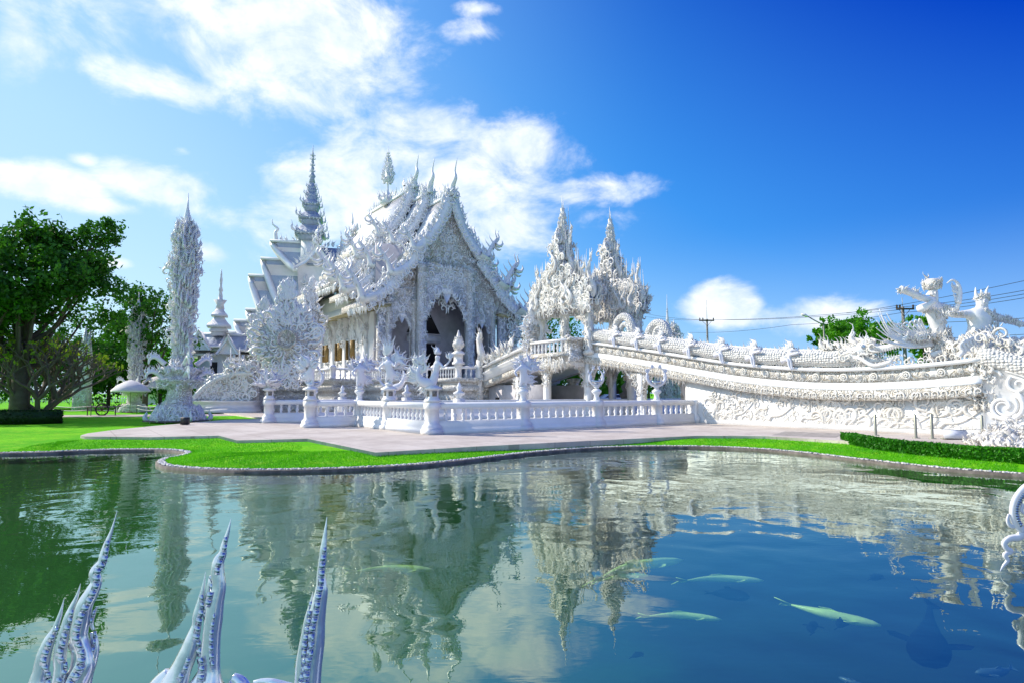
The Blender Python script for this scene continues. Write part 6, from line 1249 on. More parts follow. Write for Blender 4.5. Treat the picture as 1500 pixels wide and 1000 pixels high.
# tower
tw = MB(); tw.block(-1.1, 1.1, -1.1, 1.1, [(ZZ(410), .1), (ZZ(345), 0)]); tw.build('tower_shaft', M_white, rh)
def hipt(cx, hw, z0, z1, top, mb, k=4):
    mb.lathe([(hw, z0 - .28), (hw * 1.0, z0), (hw * .72, z0 + (z1 - z0) * .35), (top * 1.15, z0 + (z1 - z0) * .75), (top, z1)], (cx, 0, 0), 4, PI / 4, True)
tr = MB(); ox = MB(); fl_ = MB()
for (hpx, y0, y1, tpx) in [(29, 344, 325, 12), (23, 321, 309, 10), (17, 300, 290, 8), (11.5, 287, 279, 6.5), (8, 276, 266, 4)]:
    hw = hpx / ppm * .72; z0, z1 = ZZ(y0), ZZ(y1); hipt(0, hw, z0, z1, tpx / ppm * .72, tr); tr.block(-hw * .72, hw * .72, -hw * .72, hw * .72, [(z0 - 1.1, 0), (z0 - .2, .25)])
    for a in range(4):
        an = PI / 4 + a * PI / 2; c = np.array([hw * 1.36 * math.cos(an), hw * 1.36 * math.sin(an), z0]); d = (math.cos(an), math.sin(an), 0); stamp(fl_, FL[2], c, d, (d[0] * .5, d[1] * .5, 1), 1.2 * hpx / 29 + .4, 1.5); stamp(fl_, FL[0], c * [.8, .8, 1] + [0, 0, .2], d, (d[0] * .4, d[1] * .4, 1), 0.8 * hpx / 29 + .3, 1.5)
        for q in np.linspace(-.8, .8, 7): e = np.array([-math.sin(a * PI / 2), math.cos(a * PI / 2), 0]); n_ = np.array([math.cos(a * PI / 2), math.sin(a * PI / 2), 0]); stamp(fl_, FL[rng.integers(4)], n_ * hw + e * q * hw + [0, 0, z0 - .1], e, (0, 0, -1 if rng.random() < .5 else 1), .40 * hpx / 29 + .12, 1.4)
prs = [(6, 268), (4.2, 262), (5.5, 258), (3, 254), (2.5, 250), (3.6, 247), (1.6, 243), (3, 238), (1.3, 233), (2.2, 228), (.8, 222), (.3, 213)]
tr.lathe([(a / ppm * .8, ZZ(b)) for a, b in prs], k=8)
for py, r_ in [(260, 4), (252, 3), (243, 2.4), (234, 3.2), (229, 2.6)]:
    for k in range(8): a = k / 8 * 2 * PI; stamp(fl_, FL[k % 4], (r_ / ppm * .7 * math.cos(a), r_ / ppm * .7 * math.sin(a), ZZ(py)), (math.cos(a), math.sin(a), 0), (math.cos(a) * .8, math.sin(a) * .8, 1), .42, 1.5)
tr.build('tiered_spire', M_tileg, rh); 
c0 = np.array([m_(401), 0, ZZ(356)]); fl_.tube(catmull([c0, c0 + [-.1, 0, 1.2], c0 + [.2, 0, 1.7], c0 + [-.5, 0, 2.3], c0 + [-.6, 0, 3.0]], 3), np.linspace(.3, .04, 13), 6)
row(fl_, [(m_(403), 0, ZZ(355)), (m_(432), 0, ZZ(355))], .55, .9, lean=-.4); row(fl_, [(m_(468), 0, ZZ(360)), (m_(496), 0, ZZ(360))], .55, .9, lean=.4)
for sd_ in (-1, 1): row(fl_, [(m_(463) + sd_ * x, -4.8, z + .2) for x, z in P[:4]], .5, .9, ez=(sd_ * .6, 0, 1))
row(fl_, [(m_(463), -4.8, ZZ(370)), (m_(463), -4.8, ZZ(352))], .5, 1.6); fl_.build('roof_flames', M_orn, rh)

# ================================================================== small chapel with pagoda spire at left
CY = 76.0; c0 = at(318, 560, CY); c0[2] = 0; ch = thing('pagoda_chapel', 'small white chapel with grey tiled roofs and slim pagoda spire left of the rear hall', 'chapel', c0, R(8)); k_ = CY / F; ZC = lambda py: at(318, py, CY)[2]
MB().block(-20 * k_, 20 * k_, -2, 3.5, [(0, .2), (.8, .2), (1.0, 0), (ZC(520), 0)]).build('wall', M_white, ch)
MB().box(-2.5 * k_, 7.5 * k_, -2.08, -1.9, 1.0, ZC(531)).build('doorway', M_darkin, ch)
MB().box(-3.6 * k_, -2.6 * k_, -2.14, -1.95, 1.0, ZC(530)).box(7.6 * k_, 8.6 * k_, -2.14, -1.95, 1.0, ZC(530)).build('door_frame', M_white, ch)
def croof(x0, x1, xr0, xr1, pyb, pyr, dep, y0=0.0, m=M_tileg):
    zb_, zr_ = ZC(pyb), ZC(pyr); t = np.linspace(0, 1, 6); rings = []
    for a in t: rings.append([(x0 + (xr0 - x0) * a ** .6, y0 - dep * (1 - a) ** 1.5, zb_ + (zr_ - zb_) * a), (x1 + (xr1 - x1) * a ** .6, y0 - dep * (1 - a) ** 1.5, zb_ + (zr_ - zb_) * a), (x1 + (xr1 - x1) * a ** .6, y0 + .01 + dep * (1 - a) ** 1.5, zb_ + (zr_ - zb_) * a), (x0 + (xr0 - x0) * a ** .6, y0 + .01 + dep * (1 - a) ** 1.5, zb_ + (zr_ - zb_) * a)])
    o = MB().loft(rings).build('roof', m, ch); e = MB(); r0 = rings[0]; 
    for a, b_ in ((0, 1), (1, 2), (2, 3), (3, 0)): e.tube([r0[a], r0[b_]], .17, 4)
    for q in range(4): e.tube([r[q] for r in rings], .14, 4)
    e.tube([rings[-1][0], rings[-1][1]], .2, 4); e.build('eave_rim', M_white, o); return o
croof(-42 * k_, 3 * k_, -38 * k_, 0, 521, 497, 3.2, .6); croof(0, 46 * k_, 0, 40 * k_, 514, 490, 3.2, .6); croof(-30 * k_, 12 * k_, -24 * k_, 6 * k_, 510, 489, 3.5, .6)
g_ = MB(); gx = -14 * k_
for sd_ in (-1, 1): g_.prism([(gx, ZC(487)), (gx + sd_ * 6 * k_, ZC(499)), (gx + sd_ * 17 * k_, ZC(514)), (gx + sd_ * 15 * k_, ZC(516)), (gx + sd_ * 4 * k_, ZC(502)), (gx, ZC(493))], -3.6, -3.2)
for sd_ in (-1, 1): g_.prism([(24 * k_, ZC(493)), ((24 + sd_ * 6) * k_, ZC(505)), ((24 + sd_ * 16) * k_, ZC(520)), ((24 + sd_ * 13) * k_, ZC(521)), (24 * k_, ZC(500))], -3.3, -2.9)
g_.build('gable_rim', M_white, ch); MB().prism([(gx, ZC(489)), (gx - 15 * k_, ZC(515)), (gx + 15 * k_, ZC(515))], -3.15, -1.9).prism([(24 * k_, ZC(496)), (11 * k_, ZC(520)), (37 * k_, ZC(520))], -2.85, -1.95).build('gable_wall', M_white, ch)
for x in (-40, -28, 32, 44): MB().block(x * k_ - .14, x * k_ + .14, -2.9, -2.62, [(0, .1), (.8, .1), (1, 0), (ZC(521), 0)]).build('column', M_white, ch)
pg = MB()
for (hp_, y0, y1, tp) in [(17, 484, 475, 10), (22, 478, 464, 9), (15, 462, 452, 6.5)]: hw = hp_ * k_ * .72; z0, z1 = ZC(y0), ZC(y1); pg.lathe([(hw, z0 - .2), (hw, z0), (hw * .72, z0 + (z1 - z0) * .35), (tp * k_ * .8, z0 + (z1 - z0) * .8), (tp * k_ * .72, z1)], k=4, rot=PI / 4 + .25, sq=True)
pg.build('pagoda_roof', M_tile, ch)
pg = MB(); pg.block(-10 * k_ * .72, 10 * k_ * .72, -10 * k_ * .72, 10 * k_ * .72, [(ZC(492), .2), (ZC(484), 0), (ZC(474), 0)]); pg.lathe([(6.5 * k_, ZC(453)), (5 * k_, ZC(447)), (9.5 * k_, ZC(440)), (3 * k_, ZC(441)), (3.2 * k_, ZC(434)), (2.0 * k_, ZC(428)), (3.4 * k_, ZC(426)), (1.7 * k_, ZC(420)), (2.0 * k_, ZC(412)), (2.4 * k_, ZC(411)), (1.2 * k_, ZC(405)), (1.6 * k_, ZC(403)), (.2 * k_, ZC(394))], k=8); pg.build('spire', M_tile, ch)

# ================================================================== flame columns
def flame_column(base, h_px, w_px, Yd, label, name='flame_column', dense=1.0, spire=.13, foot=True, slim=False):
    k = Yd / F; t = thing(name, label, 'column', base, 0.35, None); H_ = h_px * k; Wd = w_px * k / 2
    z0 = H_ * .225 if foot else 0; zt = H_ * (1 - spire)
    prof = [(0.46, 0), (.55, .1), (.74, .3), (.92, .5), (1.0, .68), (.92, .82), (.62, .93), (.24, 1.0)]
    core = MB(); rad = lambda u: float(np.interp(u, [p[1] for p in prof], [p[0] for p in prof])) * Wd * .78
    core.lathe([(rad(u) * .9, z0 + (zt - z0) * u) for u in np.linspace(0, 1, 14)], k=8); core.build('shaft', M_fine, t)
    fl_ = MB(); n = int(1000 * dense)
    for i in range(n):
        u = rng.random(); a = rng.uniform(0, 2 * PI); r_ = rad(u); d = np.array([math.cos(a), math.sin(a), 0]); stamp(fl_, FL[rng.integers(4)] if rng.random() < .9 else SC[rng.integers(4)], d * r_ + [0, 0, z0 + (zt - z0) * u], d, d * .42 + [0, 0, 1], Wd * (rng.uniform(.28, .55) if rng.random() < .8 else rng.uniform(.6, .85)), 1.4)
    fl_.build('flames', M_orn, t)
    s_ = MB(); s_.lathe([(Wd * .32, zt - .05 * H_), (Wd * .2, zt + (H_ - zt) * .2), (Wd * .07, zt + (H_ - zt) * .5), (.012, H_)], k=8)
    for i in range(34): u = rng.random() ** 1.3; a = rng.uniform(0, 2 * PI); d = np.array([math.cos(a), math.sin(a), 0]); stamp(s_, SPK[i % 2], d * Wd * .22 * (1 - u) + [0, 0, zt - .04 * H_ + (H_ - zt) * u * .85], d, d * .35 + [0, 0, 1], Wd * (.5 - .3 * u), 1.5)
    s_.build('spire', M_orn, t)
    if foot:
        b_ = MB(); q = H_ / 9.75
        b_.lathe([(1.02 * q, 0), (1.08 * q, .12 * q), (1.0 * q, .2 * q), (.84 * q, .5 * q), (.52 * q, .72 * q), (.5 * q, 1.0 * q), (.45 * q, 1.25 * q), (.55 * q, 1.4 * q), (.9 * q, 1.62 * q), (.95 * q, 1.72 * q), (.7 * q, 1.78 * q), (.62 * q, 1.95 * q), (.8 * q, 2.1 * q), (.75 * q, 2.2 * q), (.5 * q, 2.25 * q), (.4 * q, 2.6 * q)], k=12); b_.build('pedestal', M_fine, t)
        o_ = MB()
        for i in range(int(420 * dense)):
            z = rng.uniform(.02, .55) * q; a = rng.uniform(0, 2 * PI); r_ = np.interp(z / q, [0, .2, .5, .9], [1.06, 1.0, .84, .46]) * q; stamp(o_, (SC + FL)[rng.integers(8)], (r_ * math.cos(a), r_ * math.sin(a), z), (math.sin(a), -math.cos(a), 0), (math.cos(a) * -.3, math.sin(a) * -.3, 1), rng.uniform(.14, .28) * q, 1.5)
        for i in range(int(120 * dense)):
            z = rng.choice([1.45, 1.65, 2.1]) * q + rng.normal(0, .05) * q; a = rng.uniform(0, 2 * PI); stamp(o_, (SC + FL)[rng.integers(8)], (.8 * q * math.cos(a), .8 * q * math.sin(a), z), (math.sin(a), -math.cos(a), 0), (math.cos(a) * .6, math.sin(a) * .6, rng.choice([-1, 1])), rng.uniform(.14, .28) * q, 1.5)
        for a in np.arange(4) * PI / 2 + .4:
            for z, L_ in ((1.75, .62), (2.35, .55)):
                d = np.array([math.cos(a), math.sin(a), 0]); P = [d * .6 * q + [0, 0, z * q], d * (.6 + L_ * .6) * q + [0, 0, (z + .26) * q], d * (.6 + L_) * q + [0, 0, (z + .2) * q], d * (.65 + L_) * q + [0, 0, (z - .02) * q]]; o_.tube(catmull(P, 4), np.linspace(.12, .03, 13) * q, 6)
                for kk in range(7): p_ = catmull(P, 4)[kk + 2]; stamp(o_, FL[kk % 4], p_, d, d * .3 + [0, 0, 1], .32 * q, 1.5)
        for a in np.arange(6) * PI / 3: d = np.array([math.cos(a), math.sin(a), 0]); stamp(o_, FL[0], d * 1.1 * q, d, d * .25 + [0, 0, 1], .55 * q, 1.8)
        o_.build('pedestal_ornament', M_orn, t); MB().lathe([(1.3 * q, -.03), (1.3 * q, .03), (1.27 * q, .05)], k=6, rot=.2).build('plinth_slab', M_concrete, t)
    return t
b1 = gnd(261, 615.5, 0); flame_column(b1, 338, 43, b1[1] + 0, 'tall white flame-covered column on a lotus pedestal, the largest at left'); 
b2_ = gnd(195, 603, LAWN); flame_column(b2_, 176, 26, b2_[1], 'smaller white flame column behind the nearest parasol', dense=.7)
b3_ = gnd(119, 601, LAWN); t = thing('three_bladed_pillar', 'blue shaded white pillar of three pointed blades beyond the bare frangipani', 'column', b3_, .2); k = b3_[1] / F
for dx, hh_, w_ in ((-5, 104, 7), (0, 124, 7.5), (5.5, 118, 7)):
    mb = MB(); mb.lathe([(w_ * k * 1.05, 0), (w_ * k * 1.0, 20 * k), (w_ * k * .8, hh_ * .62 * k), (w_ * k * .45, hh_ * .82 * k), (.02, hh_ * k)], (dx * k, 0, 0), 6, .3)
    for i in range(70): u = rng.random(); a = rng.uniform(0, 2 * PI); r_ = w_ * k * (1 - .65 * u); stamp(mb, (FL + SPK)[rng.integers(6)], (dx * k + r_ * math.cos(a), r_ * math.sin(a), u * hh_ * .8 * k), (math.cos(a), math.sin(a), 0), (math.cos(a) * .1, math.sin(a) * .1, 1), rng.uniform(.3, .6), 1)
    mb.build('blade', M_fine, t)
ct_ = at(975, 500, 60.0); ct_[2] = 0
for dx, py, w_, lb in [(-8, 452, 22, 'flame column with a forked top, left of the clustered three right of the gate'), (4.5, 412, 19, 'tallest flame column of the cluster right of the gate, with a thin pole tip'), (14, 449, 27, 'blue shaded flame column, right of the clustered three beyond the parapet')]:
    q = at(975 + dx, 560, 60 + abs(dx) * .1); q[2] = 0; flame_column(q, (580 - py) * 1.0, w_, q[1], lb, dense=.55, foot=False, spire=.26 if dx == 4.5 else .07)

# ================================================================== flame wheels (ornate upright discs of scrollwork)
def wheel(c, label, Rm, htop, root_rot, kx=1.0, n=1.0):
    t = thing('flame_roundel', label, 'sculpture', c, root_rot); core = MB(); th = np.linspace(0, 2 * PI, 25)[:-1]
    core.loft([[(Rm * kx * .95 * math.cos(a), y, Rm * .95 * math.sin(a)) for a in th] for y in (-.15, .15)]); core.prism([(-Rm * .6, 0), (Rm * .6, 0), (Rm * .3, htop * .6), (0, htop * .9), (-Rm * .3, htop * .6)], -.12, .12); core.prism([(-.3, 0), (.3, 0), (.5, -Rm * 1.7), (-.5, -Rm * 1.7)], -.14, .14); core.build('disc', M_fine, t)
    o_ = MB()
    for r_ in np.linspace(.42, 1.0, 5) * Rm:
        m_n = int(2 * PI * r_ / .34 * n)
        for k in range(m_n):
            a = k / m_n * 2 * PI; d = np.array([math.cos(a) * kx, 0, math.sin(a)]); stamp(o_, (FL + SC)[rng.integers(8)], d * r_ + [0, rng.choice([-.2, .2]), 0], (-d[2], 0, d[0]), (d[0] + .2 * -d[2], 0, d[2] + .35), rng.uniform(.4, .75) * (1 + .35 * (r_ > .9 * Rm)), 1.2)
    for i in range(int(150 * n)):
        z = rng.uniform(.3 * htop, htop); x = rng.normal(0, .28) * Rm * (1.15 - z / htop) * 1.5; stamp(o_, FL[rng.integers(4)], (x, rng.choice([-.15, .15]), z - .3), (1, 0, 0), (x * .15, 0, 1), rng.uniform(.5, .95), 1.3)
    for i in range(int(50 * n)): stamp(o_, (FL + SC)[rng.integers(8)], (rng.uniform(-.9, .9), rng.choice([-.2, .2]), -Rm * rng.uniform(.9, 1.6)), (1, 0, 0), (rng.normal(0, .5), 0, rng.choice([-1, 1])), .5, 1.2)
    o_.build('flame_rings', M_orn, t); m = MB()
    for f_ in (-1, 1):
        m.loft([[(Rm * .36 * f * math.cos(a), f_ * y, Rm * .36 * f * math.sin(a)) for a in th][::-f_] for f, y in ((1, .1), (1, .3), (.8, .36), (.76, .28), (.1, .3))])
        for i in range(26): a = rng.uniform(0, 2 * PI); q = rng.random() ** .5 * Rm * .28; stamp(m, SC[i % 4], (q * math.cos(a), f_ * .32, q * math.sin(a)), (1, 0, 0), (rng.normal(0, 1), 0, 1), .26, 1)
    m.build('medallion', M_warm, t); return t
wheel(at(420, 497, 47), 'large upright white flame roundel with round medallion left of the temple windows', 47 * 42 / F, 47 * 84 / F, .25, 1.05, 1.5)
wheel(at(386, 480, 52), 'smaller white flame fan behind the large flame roundel, left of it', 52 * 19 / F, 52 * 40 / F, .2, 1.0, .8)
wheel(at(784, 485, 44), 'small upright white flame disc on the landing left of the spired gate', 44 * 17 / F, 44 * 44 / F, .4, .95, .7)
wheel(at(455, 470, 58), 'flame fan of scrollwork rising against the temple eaves, right of the large flame roundel', 58 * 18 / F, 58 * 62 / F, .4, .9, .8)

# dragon stair at left
ds0 = gnd(290, 603.5, 0); ds = thing('dragon_stair', 'curved white dragon stair parapet on a plain block left of the temple terrace', 'stair', ds0, .05); k = ds0[1] / F
MB().block(-5 * k, 78 * k, -.4, 1.6, [(0, .12), (.2, .12), (.25, 0), (14 * k, 0), (16 * k, .1), (17 * k, .1)]).build('base_block', M_white, ds)
P = [(-8, 17), (2, 30), (18, 44), (38, 53), (62, 57), (78, 56), (78, 17)]; MB().prism([(x * k, z * k) for x, z in P], -.1, 1.4).build('parapet_wall', M_fine, ds)
mb = MB(); C_ = catmull([(x * k, 0, z * k) for x, z in P[:-1]], 4); mb.tube([(c[0], -.1, c[2]) for c in C_], .2, 6); row(mb, [(c[0], .2, c[2] + .15) for c in C_], .3, .7, lean=-.4); row(mb, [(c[0], -.25, c[2] - .25) for c in C_], .3, .35)
for i in range(120): x = rng.uniform(0, 76) * k; z = rng.uniform(18 * k, np.interp(x / k, [p[0] for p in P[:-1]], [p[1] for p in P[:-1]]) * k); stamp(mb, (SC + FL)[rng.integers(8)], (x, -.12, z), (1, 0, 0), (rng.normal(0, .8), 0, 1), rng.uniform(.4, .8), .8)
for i in range(70): stamp(mb, (SC + FL)[rng.integers(8)], (rng.uniform(40, 80) * k, rng.uniform(-.3, 1), rng.uniform(54, 66) * k), (1, 0, 0), (rng.normal(-.2, .5), 0, 1), rng.uniform(.5, 1.1), 1.4)
mb.build('dragon_relief', M_orn, ds)
for i, (px, lb) in enumerate([(337, 'white spired finial above the left end of the dragon stair'), (350, 'white spired finial above the right end of the dragon stair')]):
    q = at(px, 548, 53); f = fig('spired_finial', lb, 'finial', q, .3, 'spired finials above the dragon stair'); mb = MB(); mb.lathe([(.35, -.4), (.3, 0), (.4, .1), (.2, .6), (.28, .7), (.1, 1.3), (.02, 2.6)], k=8)
    for z_ in (0, .4, .8, 1.3): 
        for kk in range(6): a = kk * PI / 3; stamp(mb, FL[kk % 4], (.25 * math.cos(a), .25 * math.sin(a), z_), (math.cos(a), math.sin(a), 0), (math.cos(a) * .4, math.sin(a) * .4, 1), .5, 1.4)
    mb.build('spirelet', M_orn, f)

# ================================================================== street side: poles, wires, lamp, parked car, stone stupa
def pole(px, ytop, yarm, x0, x1, Yd, label, ant):
    b_ = at(px, 560, Yd); b_[2] = 0; t = thing('utility_pole', label, 'utility pole', b_, 0, 'utility poles along the street'); k = Yd / F; za = at(px, yarm, Yd)[2]
    MB().tube([(0, 0, 0), (0, 0, za + .25)], [.2, .14], 8).build('mast', M_stonegrey, t); MB().box((x0 - px) * k, (x1 - px) * k, -.22, -.1, za - .08, za + .08).build('crossarm', M_wood, t)
    for x in (x0 + 1, x0 + 5.5, x1 - 1): MB().lathe([(.06, 0), (.11, .08), (.07, .16), (.11, .24), (.06, .34)], ((x - px) * k, -.16, za + .08), 8).build('insulator', M_wood, t)
    MB().tube([((x0 - px) * k * .6, -.16, za - .1), (0, -.16, za - .8), ((x1 - px) * k * .6, -.16, za - .1)], .03, 4).build('brace', M_wood, t); MB().tube([(0, 0, za), (0, 0, at(px, ant, Yd)[2])], .03, 4).build('antenna', M_metal, t); return za, b_
za1, pb1 = pole(1038, 470, 470, 1026, 1048, 92, 'distant utility pole with crossarm left of the round cloud, far left of the two', 440)
za2, pb2 = pole(1328, 452, 453, 1317, 1343, 62, 'utility pole with crossarm directly behind the archer statue', 436)
def wirel(pts, label, th=.022):
    t = thing('power_line', label, 'power line', pts[0]); p0 = np.array(pts[0]); P = [np.array(p) - p0 for p in pts]; C_ = []
    for a, b_ in zip(P[:-1], P[1:]):
        L_ = np.linalg.norm(b_ - a); C_ += [a + (b_ - a) * q + np.array([0, 0, -L_ * .012 * 4 * q * (1 - q)]) for q in np.linspace(0, 1, 9)]
    MB().tube(C_, th, 4).build('cable', M_rubber, t)
wirel([at(940, 458, 120), at(1034, 468.5, 92), at(1322, 450, 62), at(1560, 414, 44)], 'upper power line running past both utility poles')
wirel([at(940, 463, 120), at(1045, 468.5, 92), at(1342, 451.5, 62), at(1560, 419.5, 44)], 'second power line just below the upper one')
wirel([at(1010, 487, 110), at(1160, 476, 80), at(1322, 458, 62), at(1560, 426, 44)], 'lowest power line of the upper bundle')
for (a, b_, lb) in [(447, 398, 'single thin high power line above the horned demon statue'), (470, 462, 'power line passing behind the demon at shoulder height'), (492, 486, 'first of the low power lines at the right edge'), (498, 492, 'second of the low power lines at the right edge'), (503, 499, 'third of the low power lines at the right edge')]: wirel([at(1240, a + 12 if a == 447 else a + 4, 66), at(1560, b_, 48)], lb)
lp_ = at(1210, 560, 50); lp_[2] = 0; sl = thing('street_lamp', 'single arm street lamp with flat head behind the dragon parapet', 'street lamp', lp_); k = 50 / F; z_ = lambda py: at(1210, py, 50)[2]
MB().tube([(0, 0, 0), (0, 0, z_(476))], [.09, .06], 8).build('mast', M_metal, sl); MB().tube([(0, 0, z_(476)), (-12 * k, 0, z_(470)), (-23 * k, 0, z_(463.5))], .05, 6).build('arm', M_metal, sl)
mb = MB(); mb.loft([[(-23 * k, -.12, z_(465)), (-23 * k, .12, z_(465)), (-23 * k, .1, z_(463)), (-23 * k, -.1, z_(463))], [(-27 * k, -.2, z_(463.5)), (-27 * k, .2, z_(463.5)), (-27 * k, .15, z_(460.2)), (-27 * k, -.15, z_(460.2))], [(-32 * k, -.12, z_(461.5)), (-32 * k, .12, z_(461.5)), (-32 * k, .1, z_(459.5)), (-32 * k, -.1, z_(459.5))]]); mb.build('lamp_head', M_orn, sl)
MB().box(-30 * k, -24.5 * k, -.1, .1, z_(463.4), z_(462.6)).build('lens', M_mirror, sl)
c0 = at(893, 588, 52); c0[2] = 0; car = thing('parked_car', 'white hatchback car parked beyond the bridge pillars', 'car', c0, R(8)); prof = [(-2.0, .45), (-2.0, .9), (-1.5, 1.0), (-.9, 1.1), (-.3, 1.5), (1.0, 1.52), (1.7, 1.1), (2.0, 1.0), (2.05, .45)]
V = [np.array([(x, -.82 + .14 * (z > 1.2), z) for x, z in prof]), np.array([(x, .82 - .14 * (z > 1.2), z) for x, z in prof])]; MB().loft(V).build('body', M_carpaint, car, smooth=False)
MB().loft([[(-.75, -.80, 1.13), (-.25, -.72, 1.45), (.95, -.72, 1.46), (1.45, -.80, 1.13)], [(-.75, .80, 1.13), (-.25, .72, 1.45), (.95, .72, 1.46), (1.45, .80, 1.13)]]).build('windows', M_glass, car)
for x in (-1.25, 1.3):
    for y in (-.84, .84): wl = MB().loft([[(x + .33 * math.cos(a), y + dy, .33 + .33 * math.sin(a)) for a in np.linspace(0, 2 * PI, 13)[:-1]] for dy in (-.09, .09)]).build('wheel', M_rubber, car); MB().loft([[(x + .17 * math.cos(a), y + dy, .33 + .17 * math.sin(a)) for a in np.linspace(0, 2 * PI, 13)[:-1]] for dy in (-.1, .1)]).build('hubcap', M_mirror, wl)
for y in (-.6, .6): MB().box(-2.04, -1.98, y - .14, y + .14, .72, .86).build('headlight', M_mirror, car)
q = at(924, 590, 46); q[2] = 0; ss_ = thing('stone_stupa', 'squat grey carved stone stupa seen under the bridge by the right pillars', 'monument', q, .3); MB().lathe([(1.1, 0), (1.1, .4), (.8, .5), (.95, .9), (.7, 1.1), (.9, 1.5), (.6, 1.7), (.75, 2.1), (.4, 2.4), (.3, 2.9)], k=8).build('tiered_body', M_stonegrey, ss_); MB().lathe([(.3, 2.9), (.2, 3.2), (.02, 3.6)], k=8).build('tip', M_stonegrey, ss_)
q = at(905, 584, 58); q[2] = 0; bn = thing('market_bench', 'red brown slatted bench seen between the bridge pillars', 'bench', q, .1); MB().box(-1.6, 1.6, -.3, .3, .5, .6).build('seat', M_red, bn); MB().box(-1.6, 1.6, .3, .38, .8, 1.5).build('backrest', M_red, bn)
for x in (-1.4, 1.4): MB().box(x - .06, x + .06, -.25, .25, 0, .5).build('leg', M_black, bn)

# ================================================================== foreground flame finials of the viewing terrace
def fline(pts, Yd, root, sc=1.0, dy=0.0, k=8):
    C_ = catmull(np.array([list(at(x, y, Yd + dy) - root) + [w * Yd / F / 2] for x, y, w in pts]), 7); P = C_[:, :3]; T = np.gradient(P, axis=0); T /= np.linalg.norm(T, axis=1)[:, None]; rings = []
    for p, t, w in zip(P, T, C_[:, 3]):
        w = max(w, .0006); b = np.array([0, 1.0, 0]); a = np.cross(t, b); a /= np.linalg.norm(a); rings.append([p + a * w * sc * math.cos(q) + b * w * .8 * math.sin(q) * (1 + .25 * math.cos(2 * q)) for q in np.arange(k) / k * 2 * PI])
    return rings
def strip(pts, Yd, root, mb, wpx=4.4, off=0.0, host=None):
    C_ = catmull(np.array([list(at(x, y, Yd) - root) for x, y in pts]), 6); cm = np.concatenate([[0], np.cumsum(np.linalg.norm(np.diff(C_, axis=0), axis=1))]); L_ = cm[-1]; st = .026; n = int(L_ / st)
    for i in range(n):
        a, b_ = [np.array([np.interp(d, cm, C_[:, q]) for q in range(3)]) for d in (i * st, i * st + st * .93)]; t = (b_ - a) / (np.linalg.norm(b_ - a) + 1e-9); s_ = np.cross(t, [0, 1, 0]); w = 1.7 * wpx * Yd / F / 2 * (.5 + .5 * min(1, (i + 1) / 4)); o = np.array([0, -off, 0])
        if host is not None:
            m_ = (a + b_) / 2; dd_ = np.hypot(host[:, 0] - m_[0], host[:, 2] - m_[2]) / np.maximum(host[:, 3], 1e-4); k_ = int(np.argmin(dd_)); q_ = min(dd_[k_], .95); o = np.array([0, host[k_, 1] - m_[1] - host[k_, 3] * .8 * math.sqrt(1 - q_ * q_) - .004, 0])
        tu = np.array([0, rng.normal(0, .0010), 0]); tv = np.array([0, rng.normal(0, .0015), 0])
        V = [a - s_ * w + o - tu, a + s_ * w + o + tu, b_ + s_ * w + o + tu + tv, b_ - s_ * w + o - tu + tv]; V += [v + np.array([0, .0025, 0]) for v in V]
        mb.add(V, [[(0, 1, 2, 3), (7, 6, 5, 4), (0, 4, 5, 1), (1, 5, 6, 2), (2, 6, 7, 3), (3, 7, 4, 0)]])
def finial(label, horns, strips, Yd, bpx):
    root = at(bpx[0], bpx[1], Yd); t = thing('flame_finial', label, 'finial', root, 0, 'flame finials of the viewing terrace')
    for i, h in enumerate(horns): MB().loft(fline(h, Yd, root, dy=.004 * i)).build('flame_horn', M_pearl, t, smooth=True)
    hc = np.concatenate([np.column_stack([catmull(np.array([list(at(x, y, Yd + .004 * i) - root) + [w * Yd / F / 2] for x, y, w in h]), 8)]) for i, h in enumerate(horns)])
    for s_ in strips: mb = MB(); strip(s_[0], Yd, root, mb, s_[1], s_[2], hc); mb.build('mirror_inlay', M_mirror, t)
    return t, root
G1 = [[(171.5, 748, .6), (164, 775, 4), (156, 797, 9), (152, 812, 12), (149, 824, 13), (139, 838, 16), (141, 852, 16), (134, 868, 20), (124, 886, 23), (119, 910, 24), (116, 932, 24), (124, 955, 22), (124, 975, 28), (113, 1000, 32), (104, 1040, 46)],
      [(118, 854, .5), (113, 872, 5), (105, 890, 9), (101, 902, 13), (96, 918, 14), (92, 935, 16), (88, 960, 18), (88, 985, 18), (84, 1040, 30)],
      [(94, 876, .5), (88, 900, 6), (80, 922, 10), (72, 938, 16), (64, 960, 20), (60, 982, 22), (56, 1000, 26), (56, 1040, 40)],
      [(142.5, 888, 2), (138, 897, 5), (134, 912, 6), (137, 922, 4)], [(136, 925, 9), (139, 945, 12), (136, 965, 14), (126, 990, 20), (110, 1030, 40)], [(106, 935, 4), (105, 945, 10), (112, 952, 14), (108, 975, 10), (100, 1000, 14), (95, 1030, 20)]]
S1 = [([(160, 790), (157, 810), (154, 826), (144, 834), (146, 850), (140, 868), (130, 888), (122, 908), (118, 928), (122, 942), (127, 955), (124, 972), (112, 992), (104, 1010)], 5.5, .024), ([(107, 892), (104, 908), (98, 925), (94, 945), (90, 960), (97, 972), (93, 990), (84, 1006)], 5.5, .020), ([(84, 918), (76, 935), (69, 955), (66, 970), (70, 990), (70, 1010)], 5.5, .022), ([(136, 925), (136, 945), (130, 968), (116, 996)], 4, .02), ([(141, 892), (136, 905), (134, 918)], 3.5, .008)]
finial('left flame finial with three silver-striped horns rising from the bottom left corner', G1, S1, 2.2, (100, 1040))
